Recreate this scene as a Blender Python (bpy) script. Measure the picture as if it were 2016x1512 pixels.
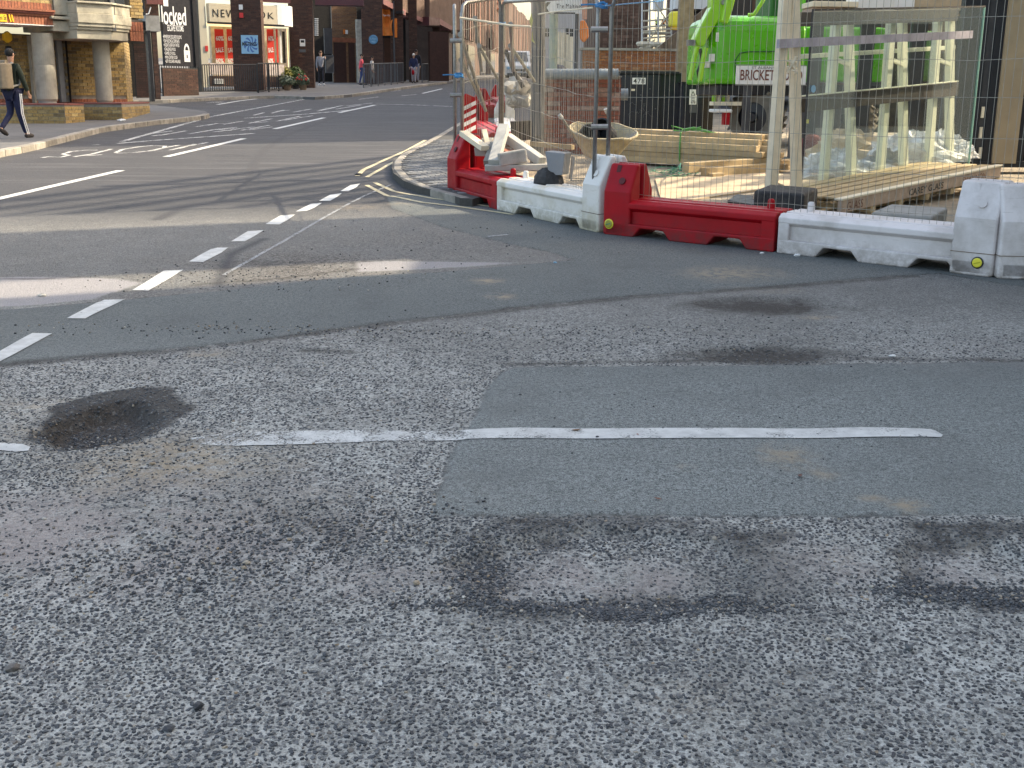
import bpy, bmesh, math, random
import numpy as np
from mathutils import Vector, Matrix
random.seed(7); rng=np.random.default_rng(11)
S=bpy.context.scene; COL=S.collection
for o in list(bpy.data.objects): bpy.data.objects.remove(o)
# ---------------------------------------------------------------- camera
F=2260.; HOR=187.; CH=1.65; SL=.033          # focal length in photo pixels, horizon row, eye height, road gradient
pit=math.atan((756-HOR)/F); roll=.0075
fw=np.array([0,math.cos(pit),-math.sin(pit)]); up_=np.array([0,math.sin(pit),math.cos(pit)]); rt=np.array([1.,0,0])
r2=rt*math.cos(roll)+up_*math.sin(roll); u2=-rt*math.sin(roll)+up_*math.cos(roll)
CAMP=np.array([0,0,CH])
cam=bpy.data.cameras.new('camera'); cam.sensor_width=36; cam.lens=36*F/2016; cam.clip_start=.05; cam.clip_end=600
co=bpy.data.objects.new('camera',cam); COL.objects.link(co); S.camera=co
co.matrix_world=Matrix(((r2[0],u2[0],-fw[0],0),(r2[1],u2[1],-fw[1],0),(r2[2],u2[2],-fw[2],CH),(0,0,0,1)))
S.render.resolution_x=1024; S.render.resolution_y=768
# ---------------------------------------------------------------- light
SUNDIR=Vector((.94,.34,0)).normalized(); ELEV=math.radians(38)
w=bpy.data.worlds.new('World'); S.world=w; w.use_nodes=True
wt=w.node_tree; bg=wt.nodes['Background']; sky=wt.nodes.new('ShaderNodeTexSky'); sky.sky_type='NISHITA'; sky.sun_disc=False
sky.sun_elevation=ELEV; sky.sun_rotation=math.atan2(SUNDIR.x,SUNDIR.y); sky.air_density=1.0; sky.dust_density=4.0; sky.ozone_density=1.0
wt.links.new(sky.outputs[0],bg.inputs[0]); bg.inputs[1].default_value=.15
sl=bpy.data.lights.new('sun','SUN'); sl.energy=2.2; sl.angle=math.radians(.5); sl.color=(1,.93,.82)
so=bpy.data.objects.new('sun',sl); COL.objects.link(so)
sd=Vector((SUNDIR.x*math.cos(ELEV),SUNDIR.y*math.cos(ELEV),math.sin(ELEV)))
so.rotation_euler=sd.to_track_quat('Z','Y').to_euler()
S.view_settings.view_transform='Standard'; S.view_settings.look='None'; S.view_settings.gamma=1; S.view_settings.exposure=1.85
S.view_settings.use_white_balance=True; S.view_settings.white_balance_temperature=7900; S.view_settings.white_balance_tint=8
S.render.engine='CYCLES'
# ---------------------------------------------------------------- geometry helpers
def A(*a): return np.array(a,float)
def gz(x,y): return SL*y
def ray(px,py): return fw+r2*(px-1008)/F+u2*(756-py)/F
def G(px,py,dz=0):
    d=ray(px,py); t=-(CH-dz)/(d[2]-SL*d[1]); return CAMP+d*t
def V(px,py,Y):
    d=ray(px,py); return CAMP+d*(Y/d[1])
def topz(g,py):
    lo,hi=-3.,60.
    for i in range(40):
        m=(lo+hi)/2; q=A(g[0],g[1],g[2]+m)-CAMP
        if 756-F*(q@u2)/(q@fw)>py: lo=m
        else: hi=m
    return lo
class FR:
    """upright frame: u along ex, n towards the viewer, z up; follow=True keeps z measured from the sloping ground"""
    def __init__(s,o,ex,follow=False):
        s.o=np.array(o,float); e=A(ex[0],ex[1],0); s.ex=e/np.linalg.norm(e); s.en=A(s.ex[1],-s.ex[0],0)
        s.sl=0.; s.follow=follow; s.ang=math.atan2(s.ex[1],s.ex[0])
    def p(s,u,n,z):
        q=s.o+s.ex*u+s.en*n+A(0,0,z+s.sl*u)
        if s.follow: q=q+A(0,0,SL*((q[1]-s.o[1])))
        return q
    def px(s,px,py,n=0):
        d=ray(px,py); o=s.o+s.en*n; t=((o-CAMP)@s.en)/(d@s.en); q=CAMP+d*t-s.o
        z=q[2]-(SL*q[1] if s.follow else 0)
        return q@s.ex, z-s.sl*(q@s.ex)
def frg(a,b,dz=0,follow=False):
    p,q=G(*a,dz),G(*b,dz); f=FR(p,q-p,follow); f.L=float(np.hypot(*(q-p)[:2])); return f
def frd(a,b):
    """frame whose base line joins two points known by sight line and distance"""
    p,q=V(*a),V(*b); f=FR(p,q-p); f.L=float(np.hypot(*(q-p)[:2])); f.sl=(q[2]-p[2])/f.L; return f
class MB:
    def __init__(s): s.v=[]; s.f=[]; s.r=[]; s.m=[]; s.cr=None; s.cm=0
    def add(s,vs,fs):
        b=len(s.v); s.v+= [tuple(map(float,x)) for x in vs]; r=random.random() if s.cr is None else s.cr
        for f in fs: s.f.append([b+i for i in f]); s.r.append(r); s.m.append(s.cm)
        return s
    def hexa(s,c):
        return s.add(c,[(0,3,2,1),(4,5,6,7),(0,1,5,4),(1,2,6,5),(2,3,7,6),(3,0,4,7)])
    def box(s,fr,u0,u1,n0,n1,z0,z1):
        P=fr.p; return s.hexa([P(u0,n1,z0),P(u1,n1,z0),P(u1,n0,z0),P(u0,n0,z0),P(u0,n1,z1),P(u1,n1,z1),P(u1,n0,z1),P(u0,n0,z1)])
    def rect(s,fr,x0,y0,x1,y1,n0,n1):      # box in a frame, its front face found from where it is seen
        a=fr.px(x0,y0,n1); b=fr.px(x1,y1,n1)
        u0,u1=sorted((a[0],b[0])); z0,z1=sorted((a[1],b[1])); return s.box(fr,u0,u1,n0,n1,z0,z1)
    def prism(s,pts,off):
        n=len(pts); off=np.array(off,float); v=[np.array(p,float) for p in pts]; v2=[p+off for p in v]
        return s.add(v+v2,[tuple(range(n))[::-1],tuple(range(n,2*n))]+[(i,(i+1)%n,n+(i+1)%n,n+i) for i in range(n)])
    def prof(s,fr,uz,n0,n1):               # outline in (u,z) given thickness in n
        return s.prism([fr.p(u,n0,z) for u,z in uz],fr.en*(n1-n0)+(A(0,0,SL*(fr.en[1]*(n1-n0))) if fr.follow else 0))
    def tube(s,pts,r,k=6,cap=True):
        pts=[np.array(p,float) for p in pts]; rs=r if isinstance(r,(list,tuple)) else [r]*len(pts); vs=[]
        ref=None
        for i,p in enumerate(pts):
            t=pts[min(i+1,len(pts)-1)]-pts[max(i-1,0)]; t=t/(np.linalg.norm(t)+1e-9)
            if ref is None: ref=A(0,0,1) if abs(t[2])<.9 else A(1,0,0)
            a=np.cross(t,ref); a/=np.linalg.norm(a)+1e-9; b=np.cross(t,a); ref=-b if False else ref
            for j in range(k):
                an=2*math.pi*(j+.5)/k; vs.append(p+(a*math.cos(an)+b*math.sin(an))*rs[i])
        fs=[(i*k+j,i*k+(j+1)%k,(i+1)*k+(j+1)%k,(i+1)*k+j) for i in range(len(pts)-1) for j in range(k)]
        if cap: fs+=[tuple(range(k))[::-1],tuple(range((len(pts)-1)*k,len(pts)*k))]
        return s.add(vs,fs)
    def lathe(s,c,axis,prof,k=20):
        c=np.array(c,float); axis=np.array(axis,float); axis/=np.linalg.norm(axis)
        ref=A(0,0,1) if abs(axis[2])<.9 else A(1,0,0); a=np.cross(axis,ref); a/=np.linalg.norm(a); b=np.cross(axis,a); vs=[]
        for r,h in prof:
            for j in range(k):
                an=2*math.pi*j/k; vs.append(c+axis*h+(a*math.cos(an)+b*math.sin(an))*r)
        fs=[(i*k+j,i*k+(j+1)%k,(i+1)*k+(j+1)%k,(i+1)*k+j) for i in range(len(prof)-1) for j in range(k)]
        return s.add(vs,fs)
    def ell(s,c,r,k=10,rows=6,jit=0,ax=None):
        c=np.array(c,float); vs=[];
        for i in range(rows+1):
            th=math.pi*i/rows
            for j in range(k):
                ph=2*math.pi*j/k; q=A(math.sin(th)*math.cos(ph)*r[0],math.sin(th)*math.sin(ph)*r[1],math.cos(th)*r[2])*(1+random.uniform(-jit,jit))
                if ax is not None: q=ax@q
                vs.append(c+q)
        return s.add(vs,[(i*k+j,i*k+(j+1)%k,(i+1)*k+(j+1)%k,(i+1)*k+j) for i in range(rows) for j in range(k)])
    def quadlist(s,pts): return s.add(pts,[tuple(range(len(pts)))])
    def build(s,name,mats,parent=None,bevel=0,smooth=False,kind=None,seg=2,norm=True,label=None):
        o0=A(*parent['_o']) if parent is not None and '_o' in parent else A(0,0,0)
        me=bpy.data.meshes.new(name); me.from_pydata([tuple(A(*x)-o0) for x in s.v],[],s.f)
        if not isinstance(mats,(list,tuple)): mats=[mats]
        for m in mats: me.materials.append(m)
        a=me.attributes.new('rnd','FLOAT','FACE'); a.data.foreach_set('value',s.r)
        me.polygons.foreach_set('material_index',s.m)
        if norm:
            bm=bmesh.new(); bm.from_mesh(me); bmesh.ops.recalc_face_normals(bm,faces=bm.faces); bm.to_mesh(me); bm.free()
        if smooth: me.polygons.foreach_set('use_smooth',[True]*len(me.polygons))
        o=bpy.data.objects.new(name,me); COL.objects.link(o)
        if parent is not None: o.parent=parent; o['_o']=tuple(o0)
        if bevel:
            b=o.modifiers.new('bevel','BEVEL'); b.width=bevel; b.segments=seg; b.limit_method='ANGLE'; b.angle_limit=math.radians(35)
            if smooth is False and seg>1: pass
        if kind: o['kind']=kind
        if label: o['label']=label
        return o
def thing(name,label,cat,o,group=None):
    e=bpy.data.objects.new(name,None); COL.objects.link(e); e.location=tuple(map(float,o)); e['_o']=tuple(map(float,o[:3])); e['label']=label; e['category']=cat
    e.empty_display_size=.1
    if group: e['group']=group
    return e
def tag(o,label,cat,group=None):
    o['label']=label; o['category']=cat
    if group: o['group']=group
    return o
def struct(o): o['kind']='structure'; return o
# ---------------------------------------------------------------- materials
class NT:
    def __init__(s,name):
        s.m=bpy.data.materials.new(name); s.m.use_nodes=True; s.t=s.m.node_tree; s.b=s.t.nodes['Principled BSDF']; s.out=s.t.nodes['Material Output']
    def n(s,typ,ins={},**kw):
        x=s.t.nodes.new(typ)
        for k,v in kw.items(): setattr(x,k,v)
        for k,v in ins.items():
            if isinstance(v,bpy.types.NodeSocket): s.t.links.new(v,x.inputs[k])
            else: x.inputs[k].default_value=v
        return x
    def math(s,op,a,b=0.,c=None,clamp=False):
        d={0:a,1:b}
        if c is not None: d[2]=c
        return s.n('ShaderNodeMath',d,operation=op,use_clamp=clamp).outputs[0]
    def mix(s,f,a,b,mode='MIX'):
        x=s.n('ShaderNodeMix',{0:f,6:a,7:b},data_type='RGBA',blend_type=mode); return x.outputs[2]
    def mapr(s,v,a,b,c=0.,d=1.,sm=False):
        x=s.n('ShaderNodeMapRange',{0:v,1:a,2:b,3:c,4:d}); x.interpolation_type='SMOOTHSTEP' if sm else 'LINEAR'; return x.outputs[0]
    def noise(s,vec,scale,detail=3.,rough=.55): return s.n('ShaderNodeTexNoise',{'Vector':vec,'Scale':scale,'Detail':detail,'Roughness':rough}).outputs[0]
    def attr(s,name): return s.n('ShaderNodeAttribute',attribute_name=name).outputs['Fac']
    def ramp(s,f,stops):
        x=s.n('ShaderNodeValToRGB',{0:f}); cr=x.color_ramp
        while len(cr.elements)>1: cr.elements.remove(cr.elements[-1])
        for i,(p,c) in enumerate(stops):
            e=cr.elements[0] if i==0 else cr.elements.new(p); e.position=p; e.color=(*c,1)
        return x.outputs[0]
    def pos(s): return s.n('ShaderNodeNewGeometry').outputs['Position']
    def set(s,**k):
        for a,v in k.items():
            a=a.replace('_',' ')
            if isinstance(v,bpy.types.NodeSocket): s.t.links.new(v,s.b.inputs[a])
            else: s.b.inputs[a].default_value=v
        return s
    def bump(s,h,st,dist=.01):
        x=s.n('ShaderNodeBump',{'Height':h,'Strength':st,'Distance':dist}); s.t.links.new(x.outputs[0],s.b.inputs['Normal'])
def c4(c): return (c[0],c[1],c[2],1.)
MATS={}
def mat(name,col,rough=.7,metal=0.,var=.25,scale=6.,bump=.15,bscale=60.,dirt=None,dirtamt=.5,dscale=3.,rndamt=0.,coat=0.,spec=None,bdist=.004,splash=None):
    """painted / plain stuff with mottling, fine relief, dirt, and a tone that changes from piece to piece"""
    if name in MATS: return MATS[name]
    T=NT(name); P=T.pos(); n1=T.noise(P,scale,4.); 
    dark=c4([x*(1-var) for x in col]); lite=c4([min(1,x*(1+var)) for x in col])
    c=T.mix(T.mapr(n1,.3,.7),dark,lite)
    if rndamt:
        rr=T.math('FRACT',T.math('ADD',T.attr('rnd'),T.n('ShaderNodeObjectInfo').outputs['Random']))
        k=T.mapr(rr,0.,1.,1-rndamt,1+rndamt); c=T.n('ShaderNodeVectorMath',{0:c,'Scale':k},operation='SCALE').outputs[0]
    if dirt is not None:
        n2=T.noise(P,dscale,6.,.65); c=T.mix(T.math('MULTIPLY',T.mapr(n2,.48,.68),dirtamt),c,c4(dirt))
    if splash is not None:
        sp=T.n('ShaderNodeSeparateXYZ',{0:P}); hz=T.math('SUBTRACT',sp.outputs[2],T.math('MULTIPLY',sp.outputs[1],SL)); k=T.math('MULTIPLY',T.mapr(hz,.0,.22,1.,.0),T.mapr(T.noise(P,9.,6.,.75),.36,.58)); c=T.mix(T.math('MULTIPLY',k,.8),c,c4(splash)); sc=T.n('ShaderNodeMapping',{'Vector':P,'Scale':(1.2,1.2,14.)}); c=T.mix(T.mapr(T.noise(sc.outputs[0],5.,6.,.75),.60,.70,0.,.45),c,c4(splash))
    T.set(Base_Color=c,Metallic=metal,Roughness=T.mapr(T.noise(P,scale*3,3.),.3,.7,max(.05,rough-.1),min(1,rough+.1)))
    if coat: T.set(Coat_Weight=coat,Coat_Roughness=.15)
    if spec is not None: T.set(Specular_IOR_Level=spec)
    if bump: T.bump(T.noise(P,bscale,4.),bump,bdist)
    MATS[name]=T.m; return T.m
def brickmat(name,stops,var=.3):
    T=NT(name); P=T.pos(); rr=T.math('FRACT',T.math('ADD',T.attr('rnd'),T.n('ShaderNodeObjectInfo').outputs['Random']))
    c=T.ramp(rr,stops); n=T.noise(P,22.,5.,.6); k=T.mapr(n,.3,.7,1-var,1+var); c=T.n('ShaderNodeVectorMath',{0:c,'Scale':k},operation='SCALE').outputs[0]
    n2=T.noise(P,1.3,5.,.6); c=T.mix(T.mapr(n2,.5,.75,0.,.4),c,(.05,.045,.04,1))
    T.set(Base_Color=c,Roughness=.85); T.bump(T.noise(P,120.,4.),.4,.003); MATS[name]=T.m; return T.m
M_yel=brickmat('yellow_stock_brick',[(0,(.30,.20,.075)),(.35,(.36,.25,.10)),(.6,(.24,.16,.07)),(.8,(.42,.31,.14)),(1,(.15,.11,.06))])
M_red=brickmat('red_brick',[(0,(.30,.10,.055)),(.5,(.35,.13,.07)),(1,(.24,.08,.05))])
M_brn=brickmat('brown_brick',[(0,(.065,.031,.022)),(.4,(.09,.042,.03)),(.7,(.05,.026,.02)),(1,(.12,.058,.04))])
M_pier=brickmat('old_red_brick',[(0,(.22,.075,.05)),(.3,(.30,.11,.07)),(.6,(.16,.06,.045)),(.8,(.33,.16,.11)),(.93,(.38,.30,.25)),(1,(.3,.12,.08))])
M_org=brickmat('orange_brick',[(0,(.34,.13,.05)),(.4,(.42,.18,.07)),(.7,(.26,.10,.05)),(1,(.45,.24,.12))])
M_mort=mat('mortar',(.22,.20,.17),.95,var=.2,scale=9.,bump=.4,bscale=150.)
M_mortd=mat('dark_mortar',(.055,.047,.042),.95,var=.2,scale=9.,bump=.4,bscale=150.)
M_stone=mat('limestone',(.42,.39,.31),.85,var=.14,scale=3.,bump=.3,bscale=80.,dirt=(.08,.08,.075),dirtamt=.75,dscale=1.6)
M_conc=mat('concrete',(.30,.29,.27),.9,var=.18,scale=5.,bump=.5,bscale=70.,dirt=(.14,.13,.11),dirtamt=.5,dscale=4.,rndamt=.15,bdist=.006)
M_colm=mat('column_concrete',(.33,.31,.26),.85,var=.12,scale=5.,bump=.35,bscale=60.,dirt=(.15,.14,.12),dirtamt=.5,dscale=2.)
M_kerb=mat('kerb_stone',(.27,.25,.22),.9,var=.25,scale=7.,bump=.5,bscale=60.,dirt=(.12,.11,.09),dirtamt=.6,dscale=5.,rndamt=.2,bdist=.006)
M_pave=mat('footway_asphalt',(.105,.105,.108),.95,var=.15,scale=1.2,bump=.5,bscale=220.,dirt=(.16,.155,.15),dirtamt=.5,dscale=.8,bdist=.004)
M_pav2=mat('paving_block',(.17,.175,.18),.9,var=.2,scale=9.,bump=.4,bscale=120.,rndamt=.3)
M_joint=mat('paving_joint',(.06,.058,.055),.95,var=.2,scale=30.,bump=.4)
M_galv=mat('galvanised_steel',(.30,.30,.295),.42,.75,var=.15,scale=30.,bump=.05,dirt=(.25,.22,.18),dirtamt=.35,dscale=9.)
M_wire=mat('fence_wire',(.30,.29,.26),.5,.5,var=.1,bump=0)
M_redp=mat('red_polyethylene',(.38,.003,.010),.5,var=.12,scale=4.,bump=.12,bscale=150.,dirt=(.25,.015,.025),dirtamt=.4,dscale=6.,bdist=.002,spec=.25,splash=(.12,.03,.03))
M_whtp=mat('white_polyethylene',(.74,.72,.69),.45,var=.05,scale=3.,bump=.12,bscale=150.,dirt=(.48,.42,.27),dirtamt=.65,dscale=2.2,bdist=.002,splash=(.28,.25,.16))
M_whtd=mat('dirty_white_polyethylene',(.70,.66,.66),.5,var=.06,scale=3.,bump=.15,bscale=150.,dirt=(.38,.34,.31),dirtamt=.55,dscale=2.6,bdist=.002,splash=(.26,.22,.19))
M_wood=mat('sawn_timber',(.46,.34,.19),.8,var=.16,scale=8.,bump=.2,bscale=90.,dirt=(.25,.21,.15),dirtamt=.5,dscale=6.,rndamt=.2)
M_pale=mat('pale_timber',(.74,.65,.49),.75,var=.1,scale=8.,bump=.15,bscale=90.,rndamt=.08)
M_gwood=mat('greenish_white_timber',(.74,.74,.56),.7,var=.08,scale=8.,bump=.1,bscale=90.,rndamt=.06)
M_oldw=mat('weathered_timber',(.20,.14,.09),.9,var=.25,scale=6.,bump=.3,bscale=60.,rndamt=.2)
M_ply=mat('plywood_sheet',(.50,.39,.26),.85,var=.15,scale=5.,bump=.1,dirt=(.32,.26,.19),dirtamt=.5,dscale=3.)
M_blk=mat('black_paint',(.012,.013,.018),.45,var=.2,scale=5.,bump=.05)
M_blu=mat('dark_navy_panel',(.010,.012,.022),.4,var=.2,scale=5.,bump=.05,dirt=(.06,.06,.06),dirtamt=.2)
M_rub=mat('black_rubber',(.028,.028,.03),.8,var=.3,scale=14.,bump=.4,bscale=80.,dirt=(.12,.11,.10),dirtamt=.4,dscale=9.)
M_grn=mat('green_machine_paint',(.08,.46,.01),.32,var=.07,scale=2.,bump=.03,coat=.4,dirt=(.13,.25,.05),dirtamt=.5,dscale=4.)
M_grn2=mat('lime_machine_paint',(.27,.60,.02),.35,var=.08,scale=3.,bump=.03,coat=.4,dirt=(.3,.42,.1),dirtamt=.3)
M_dgrn=mat('dark_green_paint',(.02,.13,.02),.5,var=.1,bump=.05)
M_grey=mat('grey_column_paint',(.085,.09,.10),.5,.1,var=.1,scale=4.,bump=.05)
M_dgry=mat('dark_grey_metal',(.07,.07,.075),.55,.3,var=.15,bump=.05)
M_whi=mat('white_paint',(.78,.77,.74),.6,var=.05,bump=.05)
M_crm=mat('cream_render',(.60,.54,.42),.85,var=.06,scale=2.,bump=.1)
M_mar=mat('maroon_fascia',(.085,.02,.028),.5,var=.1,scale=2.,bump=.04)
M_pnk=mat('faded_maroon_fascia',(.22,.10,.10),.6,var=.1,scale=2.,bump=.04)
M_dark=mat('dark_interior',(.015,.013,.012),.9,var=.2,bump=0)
M_brd=mat('brown_ribbed_cladding',(.12,.075,.058),.8,var=.2,scale=2.,bump=.1,rndamt=.25)
M_oran=mat('orange_fabric',(.75,.20,.03),.7,var=.12,scale=5.,bump=.1)
M_blue=mat('blue_polyrope',(.02,.19,.42),.6,var=.15,scale=30.,bump=.2)
M_teal=mat('green_twine',(.03,.22,.13),.6,var=.2,scale=30.,bump=.2)
M_yelp=mat('yellow_plastic',(.78,.70,.06),.45,var=.08,bump=.05)
M_yell=mat('yellow_sign',(.80,.48,.03),.5,var=.08,bump=.03)
M_pipe=mat('grey_duct',(.22,.25,.26),.55,var=.15,bump=.05)
M_mark=None
def signmat(n,c,r=.5): return mat(n,c,r,var=.05,scale=4.,bump=.03)
M_navyS=signmat('navy_sign',(.006,.006,.012),.7); M_redS=signmat('red_poster',(.62,.03,.03)); M_lblu=signmat('light_blue_sign',(.25,.48,.66)); M_mblu=signmat('mid_blue_print',(.06,.16,.42))
M_text=signmat('black_lettering',(.02,.02,.02)); M_wtext=signmat('white_lettering',(.8,.8,.8)); M_rtext=signmat('worn_brown_lettering',(.16,.05,.035)); M_plq=signmat('blue_plaque_enamel',(.08,.22,.36))
M_cream2=signmat('ivory_fascia',(.66,.58,.44)); M_purp=signmat('purple_sign',(.10,.03,.25))
# glass, plastic film, lit shop window
def glassmat(name,tint,refl=.12,alpha=.9):
    T=NT(name); tr=T.n('ShaderNodeBsdfTransparent',{'Color':c4(tint)}); gl=T.n('ShaderNodeBsdfGlossy',{'Color':(1,1,1,1),'Roughness':.03})
    fz=T.n('ShaderNodeFresnel',{'IOR':1.5}); f=T.math('MULTIPLY',fz.outputs[0],.3,clamp=True)
    mx=T.n('ShaderNodeMixShader',{0:f,1:tr.outputs[0],2:gl.outputs[0]}); T.t.links.new(mx.outputs[0],T.out.inputs[0]); return T.m
M_glass=glassmat('clear_sheet_glass',(.96,.985,.97)); M_gledge=mat('glass_edge',(.22,.42,.36),.2,var=.1,bump=0)
M_wing=mat('dark_window_glass',(.03,.035,.04),.08,var=.1,bump=0,spec=.8)
def film():
    T=NT('polythene_film'); P=T.pos(); tr=T.n('ShaderNodeBsdfTransparent'); d=T.b; T.set(Base_Color=(.75,.77,.78,1),Roughness=.25)
    T.bump(T.noise(P,18.,5.),.8,.03); f=T.mapr(T.noise(P,7.,5.),.35,.65,.35,.9)
    mx=T.n('ShaderNodeMixShader',{0:f,1:tr.outputs[0],2:d.outputs[0]}); T.t.links.new(mx.outputs[0],T.out.inputs[0]); return T.m
M_film=film()
def litmat(name,col,st):
    T=NT(name); T.set(Base_Color=c4(col),Roughness=.6,Emission_Color=c4(col),Emission_Strength=st); return T.m
# road --------------------------------------------------------------
def roadmat():
    T=NT('worn_road_asphalt'); P=T.pos(); t=T
    sep=T.n('ShaderNodeSeparateXYZ',{0:P}); Y=sep.outputs[1]
    edge=T.math('MULTIPLY_ADD',T.noise(P,16.,6.,.8),.13,-.065)
    def mk(name,wd=.008,k=1.): return T.mapr(T.math('ADD',T.attr(name),T.math('MULTIPLY',edge,k)),-wd,wd)
    sm=mk('smooth'); pale=mk('pale',.02); 
    dust=T.math('MULTIPLY',T.attr('dust'),T.mapr(T.noise(P,13.,6.,.75),.40,.56)); dark=T.math('MULTIPLY',T.attr('dark'),T.mapr(T.noise(P,26.,5.,.7),.32,.6,.7,1.35),clamp=True)
    wash=T.math('MULTIPLY',T.attr('wash'),T.mapr(T.noise(P,3.5,6.,.65),.34,.56)); seam=T.attr('seam')
    # chips: irregular polygonal aggregate in a paler worn binder
    warp=T.n('ShaderNodeVectorMath',{0:P,1:T.n('ShaderNodeVectorMath',{0:T.n('ShaderNodeTexNoise',{'Vector':P,'Scale':70.,'Detail':2.}).outputs['Color'],'Scale':.012},operation='SCALE').outputs[0]},operation='ADD').outputs[0]
    vo=T.n('ShaderNodeTexVoronoi',{'Vector':warp,'Scale':62.}); d1=vo.outputs['Distance']; hue=T.n('ShaderNodeSeparateColor',{0:vo.outputs['Color']}).outputs[0]
    big=T.noise(P,1.1,5.,.6); med=T.noise(P,5.,5.,.65)
    thr=T.mapr(med,.3,.7,.30,.50)
    chip=T.mapr(T.math('SUBTRACT',d1,thr),.05,-.05)
    chipc=T.ramp(hue,[(0,(.035,.038,.044)),(.35,(.055,.06,.07)),(.6,(.075,.08,.09)),(.86,(.11,.11,.12)),(.93,(.22,.2,.18)),(.97,(.06,.06,.07)),(1,(.30,.26,.2))])
    mat_=T.mix(T.mapr(big,.35,.65),(.28,.28,.262,1),(.44,.44,.415,1)); fine=T.noise(P,330.,3.,.7)
    mot=T.math('MULTIPLY_ADD',T.noise(P,170.,4.,.72),.6,T.math('MULTIPLY',T.noise(P,24.,4.,.65),.4)); mat_=T.mix(T.mapr(mot,.40,.49,1.,0.),mat_,(.115,.117,.112,1)); mat_=T.mix(T.math('MULTIPLY',T.mapr(mot,.51,.60),T.mapr(T.noise(P,2.2,5.,.6),.40,.6,.25,1.)),mat_,(.60,.61,.585,1)); mat_=T.mix(T.mapr(T.noise(P,16.,5.,.7),.56,.68,0.,.55),mat_,(.10,.095,.092,1)); 
    # near field stones are real; the printed ones take over beyond
    far=T.mapr(Y,4.2,6.5); chipk=T.math('MULTIPLY',chip,T.mapr(far,0,1,.5,.85))
    rough=T.mix(chipk,mat_,chipc)
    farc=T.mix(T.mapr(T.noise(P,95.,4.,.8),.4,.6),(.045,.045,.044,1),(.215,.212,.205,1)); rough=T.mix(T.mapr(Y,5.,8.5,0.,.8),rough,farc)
    # upper carriageway: finer, purplish, darkened to even out the sun on it
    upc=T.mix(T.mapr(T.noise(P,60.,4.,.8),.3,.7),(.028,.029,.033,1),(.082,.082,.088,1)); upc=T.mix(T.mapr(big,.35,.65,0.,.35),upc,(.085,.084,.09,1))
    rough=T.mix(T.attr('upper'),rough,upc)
    tr=T.n('ShaderNodeMapping',{'Vector':P,'Rotation':(0,0,math.radians(-58)),'Scale':(.25,3.,1.)}); sun_streak=T.noise(tr.outputs[0],1.2,4.,.6)
    rough=T.mix(T.math('MULTIPLY',T.attr('upper'),T.mapr(sun_streak,.52,.66,0.,.45)),rough,(.13,.128,.133,1))  # pale streaks put into the colour, imitating sun streaks on the road
    co_n=T.math('MULTIPLY_ADD',T.noise(P,34.,5.,.75),.6,T.math('MULTIPLY',T.noise(P,110.,3.,.7),.4)); rough=T.mix(T.math('MULTIPLY',T.attr('coarse'),.9),rough,T.mix(T.mapr(co_n,.44,.56),(.035,.032,.032,1),(.27,.255,.235,1)))
    # smooth blue-grey overlays
    f2=T.noise(P,170.,4.,.75); f3=T.noise(P,55.,3.,.6); smc=T.mix(T.mapr(T.math('MULTIPLY_ADD',f3,.25,T.math('MULTIPLY',f2,.75)),.43,.57),(.045,.055,.055,1),(.33,.355,.35,1))
    smc=T.mix(T.mapr(T.noise(P,.9,5.,.6),.35,.7,0.,.45),smc,(.16,.172,.168,1)); scuff=T.mapr(T.noise(P,11.,6.,.75),.63,.72,0.,.5); smc=T.mix(scuff,smc,(.24,.245,.24,1))
    smc=T.mix(T.mapr(T.noise(P,2.2,5.,.6),.5,.7,0.,.35),smc,(.10,.105,.105,1))
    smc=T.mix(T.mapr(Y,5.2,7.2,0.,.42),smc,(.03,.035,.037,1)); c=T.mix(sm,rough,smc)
    c=T.mix(T.math('MULTIPLY',pale,.85),c,T.mix(T.mapr(f2,.3,.7),(.24,.232,.24,1),(.38,.365,.375,1)))
    c=T.mix(T.math('MULTIPLY',wash,.75),c,T.mix(T.mapr(f2,.3,.7),(.27,.235,.225,1),(.36,.315,.30,1)))
    # joint at the edge of the overlays
    jn=T.math('ABSOLUTE',T.math('ADD',T.attr('smooth'),T.math('MULTIPLY',edge,1.))); c=T.mix(T.math('MULTIPLY',T.mapr(jn,.004,.02,.6,0.),T.mapr(T.noise(P,5.,4.,.7),.4,.6)),c,(.03,.028,.027,1))
    c=T.mix(T.math('MULTIPLY',T.mapr(seam,.03,.11,1.,0.),.85),c,(.055,.055,.06,1))
    c=T.mix(T.math('MULTIPLY',T.math('MULTIPLY',dark,T.mapr(chip,0.,1.,1.,.8)),.93),c,T.mix(T.mapr(fine,.3,.7),(.010,.008,.007,1),(.055,.044,.038,1)))
    c=T.mix(T.math('MULTIPLY',dust,.85),c,T.mix(T.mapr(fine,.3,.7),(.26,.205,.14,1),(.40,.33,.24,1)))
    # small dropped bits of stone and grit
    vs=T.n('ShaderNodeTexVoronoi',{'Vector':P,'Scale':13.}); hs=T.n('ShaderNodeSeparateColor',{0:vs.outputs['Color']}); sp=T.math('MULTIPLY',T.mapr(vs.outputs['Distance'],.07,.04),T.math('GREATER_THAN',hs.outputs[1],.8))
    c=T.mix(T.math('MULTIPLY',sp,.8),c,T.mix(T.math('GREATER_THAN',hs.outputs[2],.65),(.03,.03,.033,1),(.4,.38,.33,1)))
    T.set(Base_Color=c,Roughness=T.mapr(f2,.3,.7,.72,.92),Specular_IOR_Level=.35)
    h=T.math('ADD',T.math('MULTIPLY',chip,T.mapr(sm,0,1,.8,.12)),T.math('ADD',T.math('MULTIPLY',f2,.55),T.math('MULTIPLY',fine,.25)))
    T.bump(h,.9,.006); return T.m
M_road=roadmat()
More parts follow.
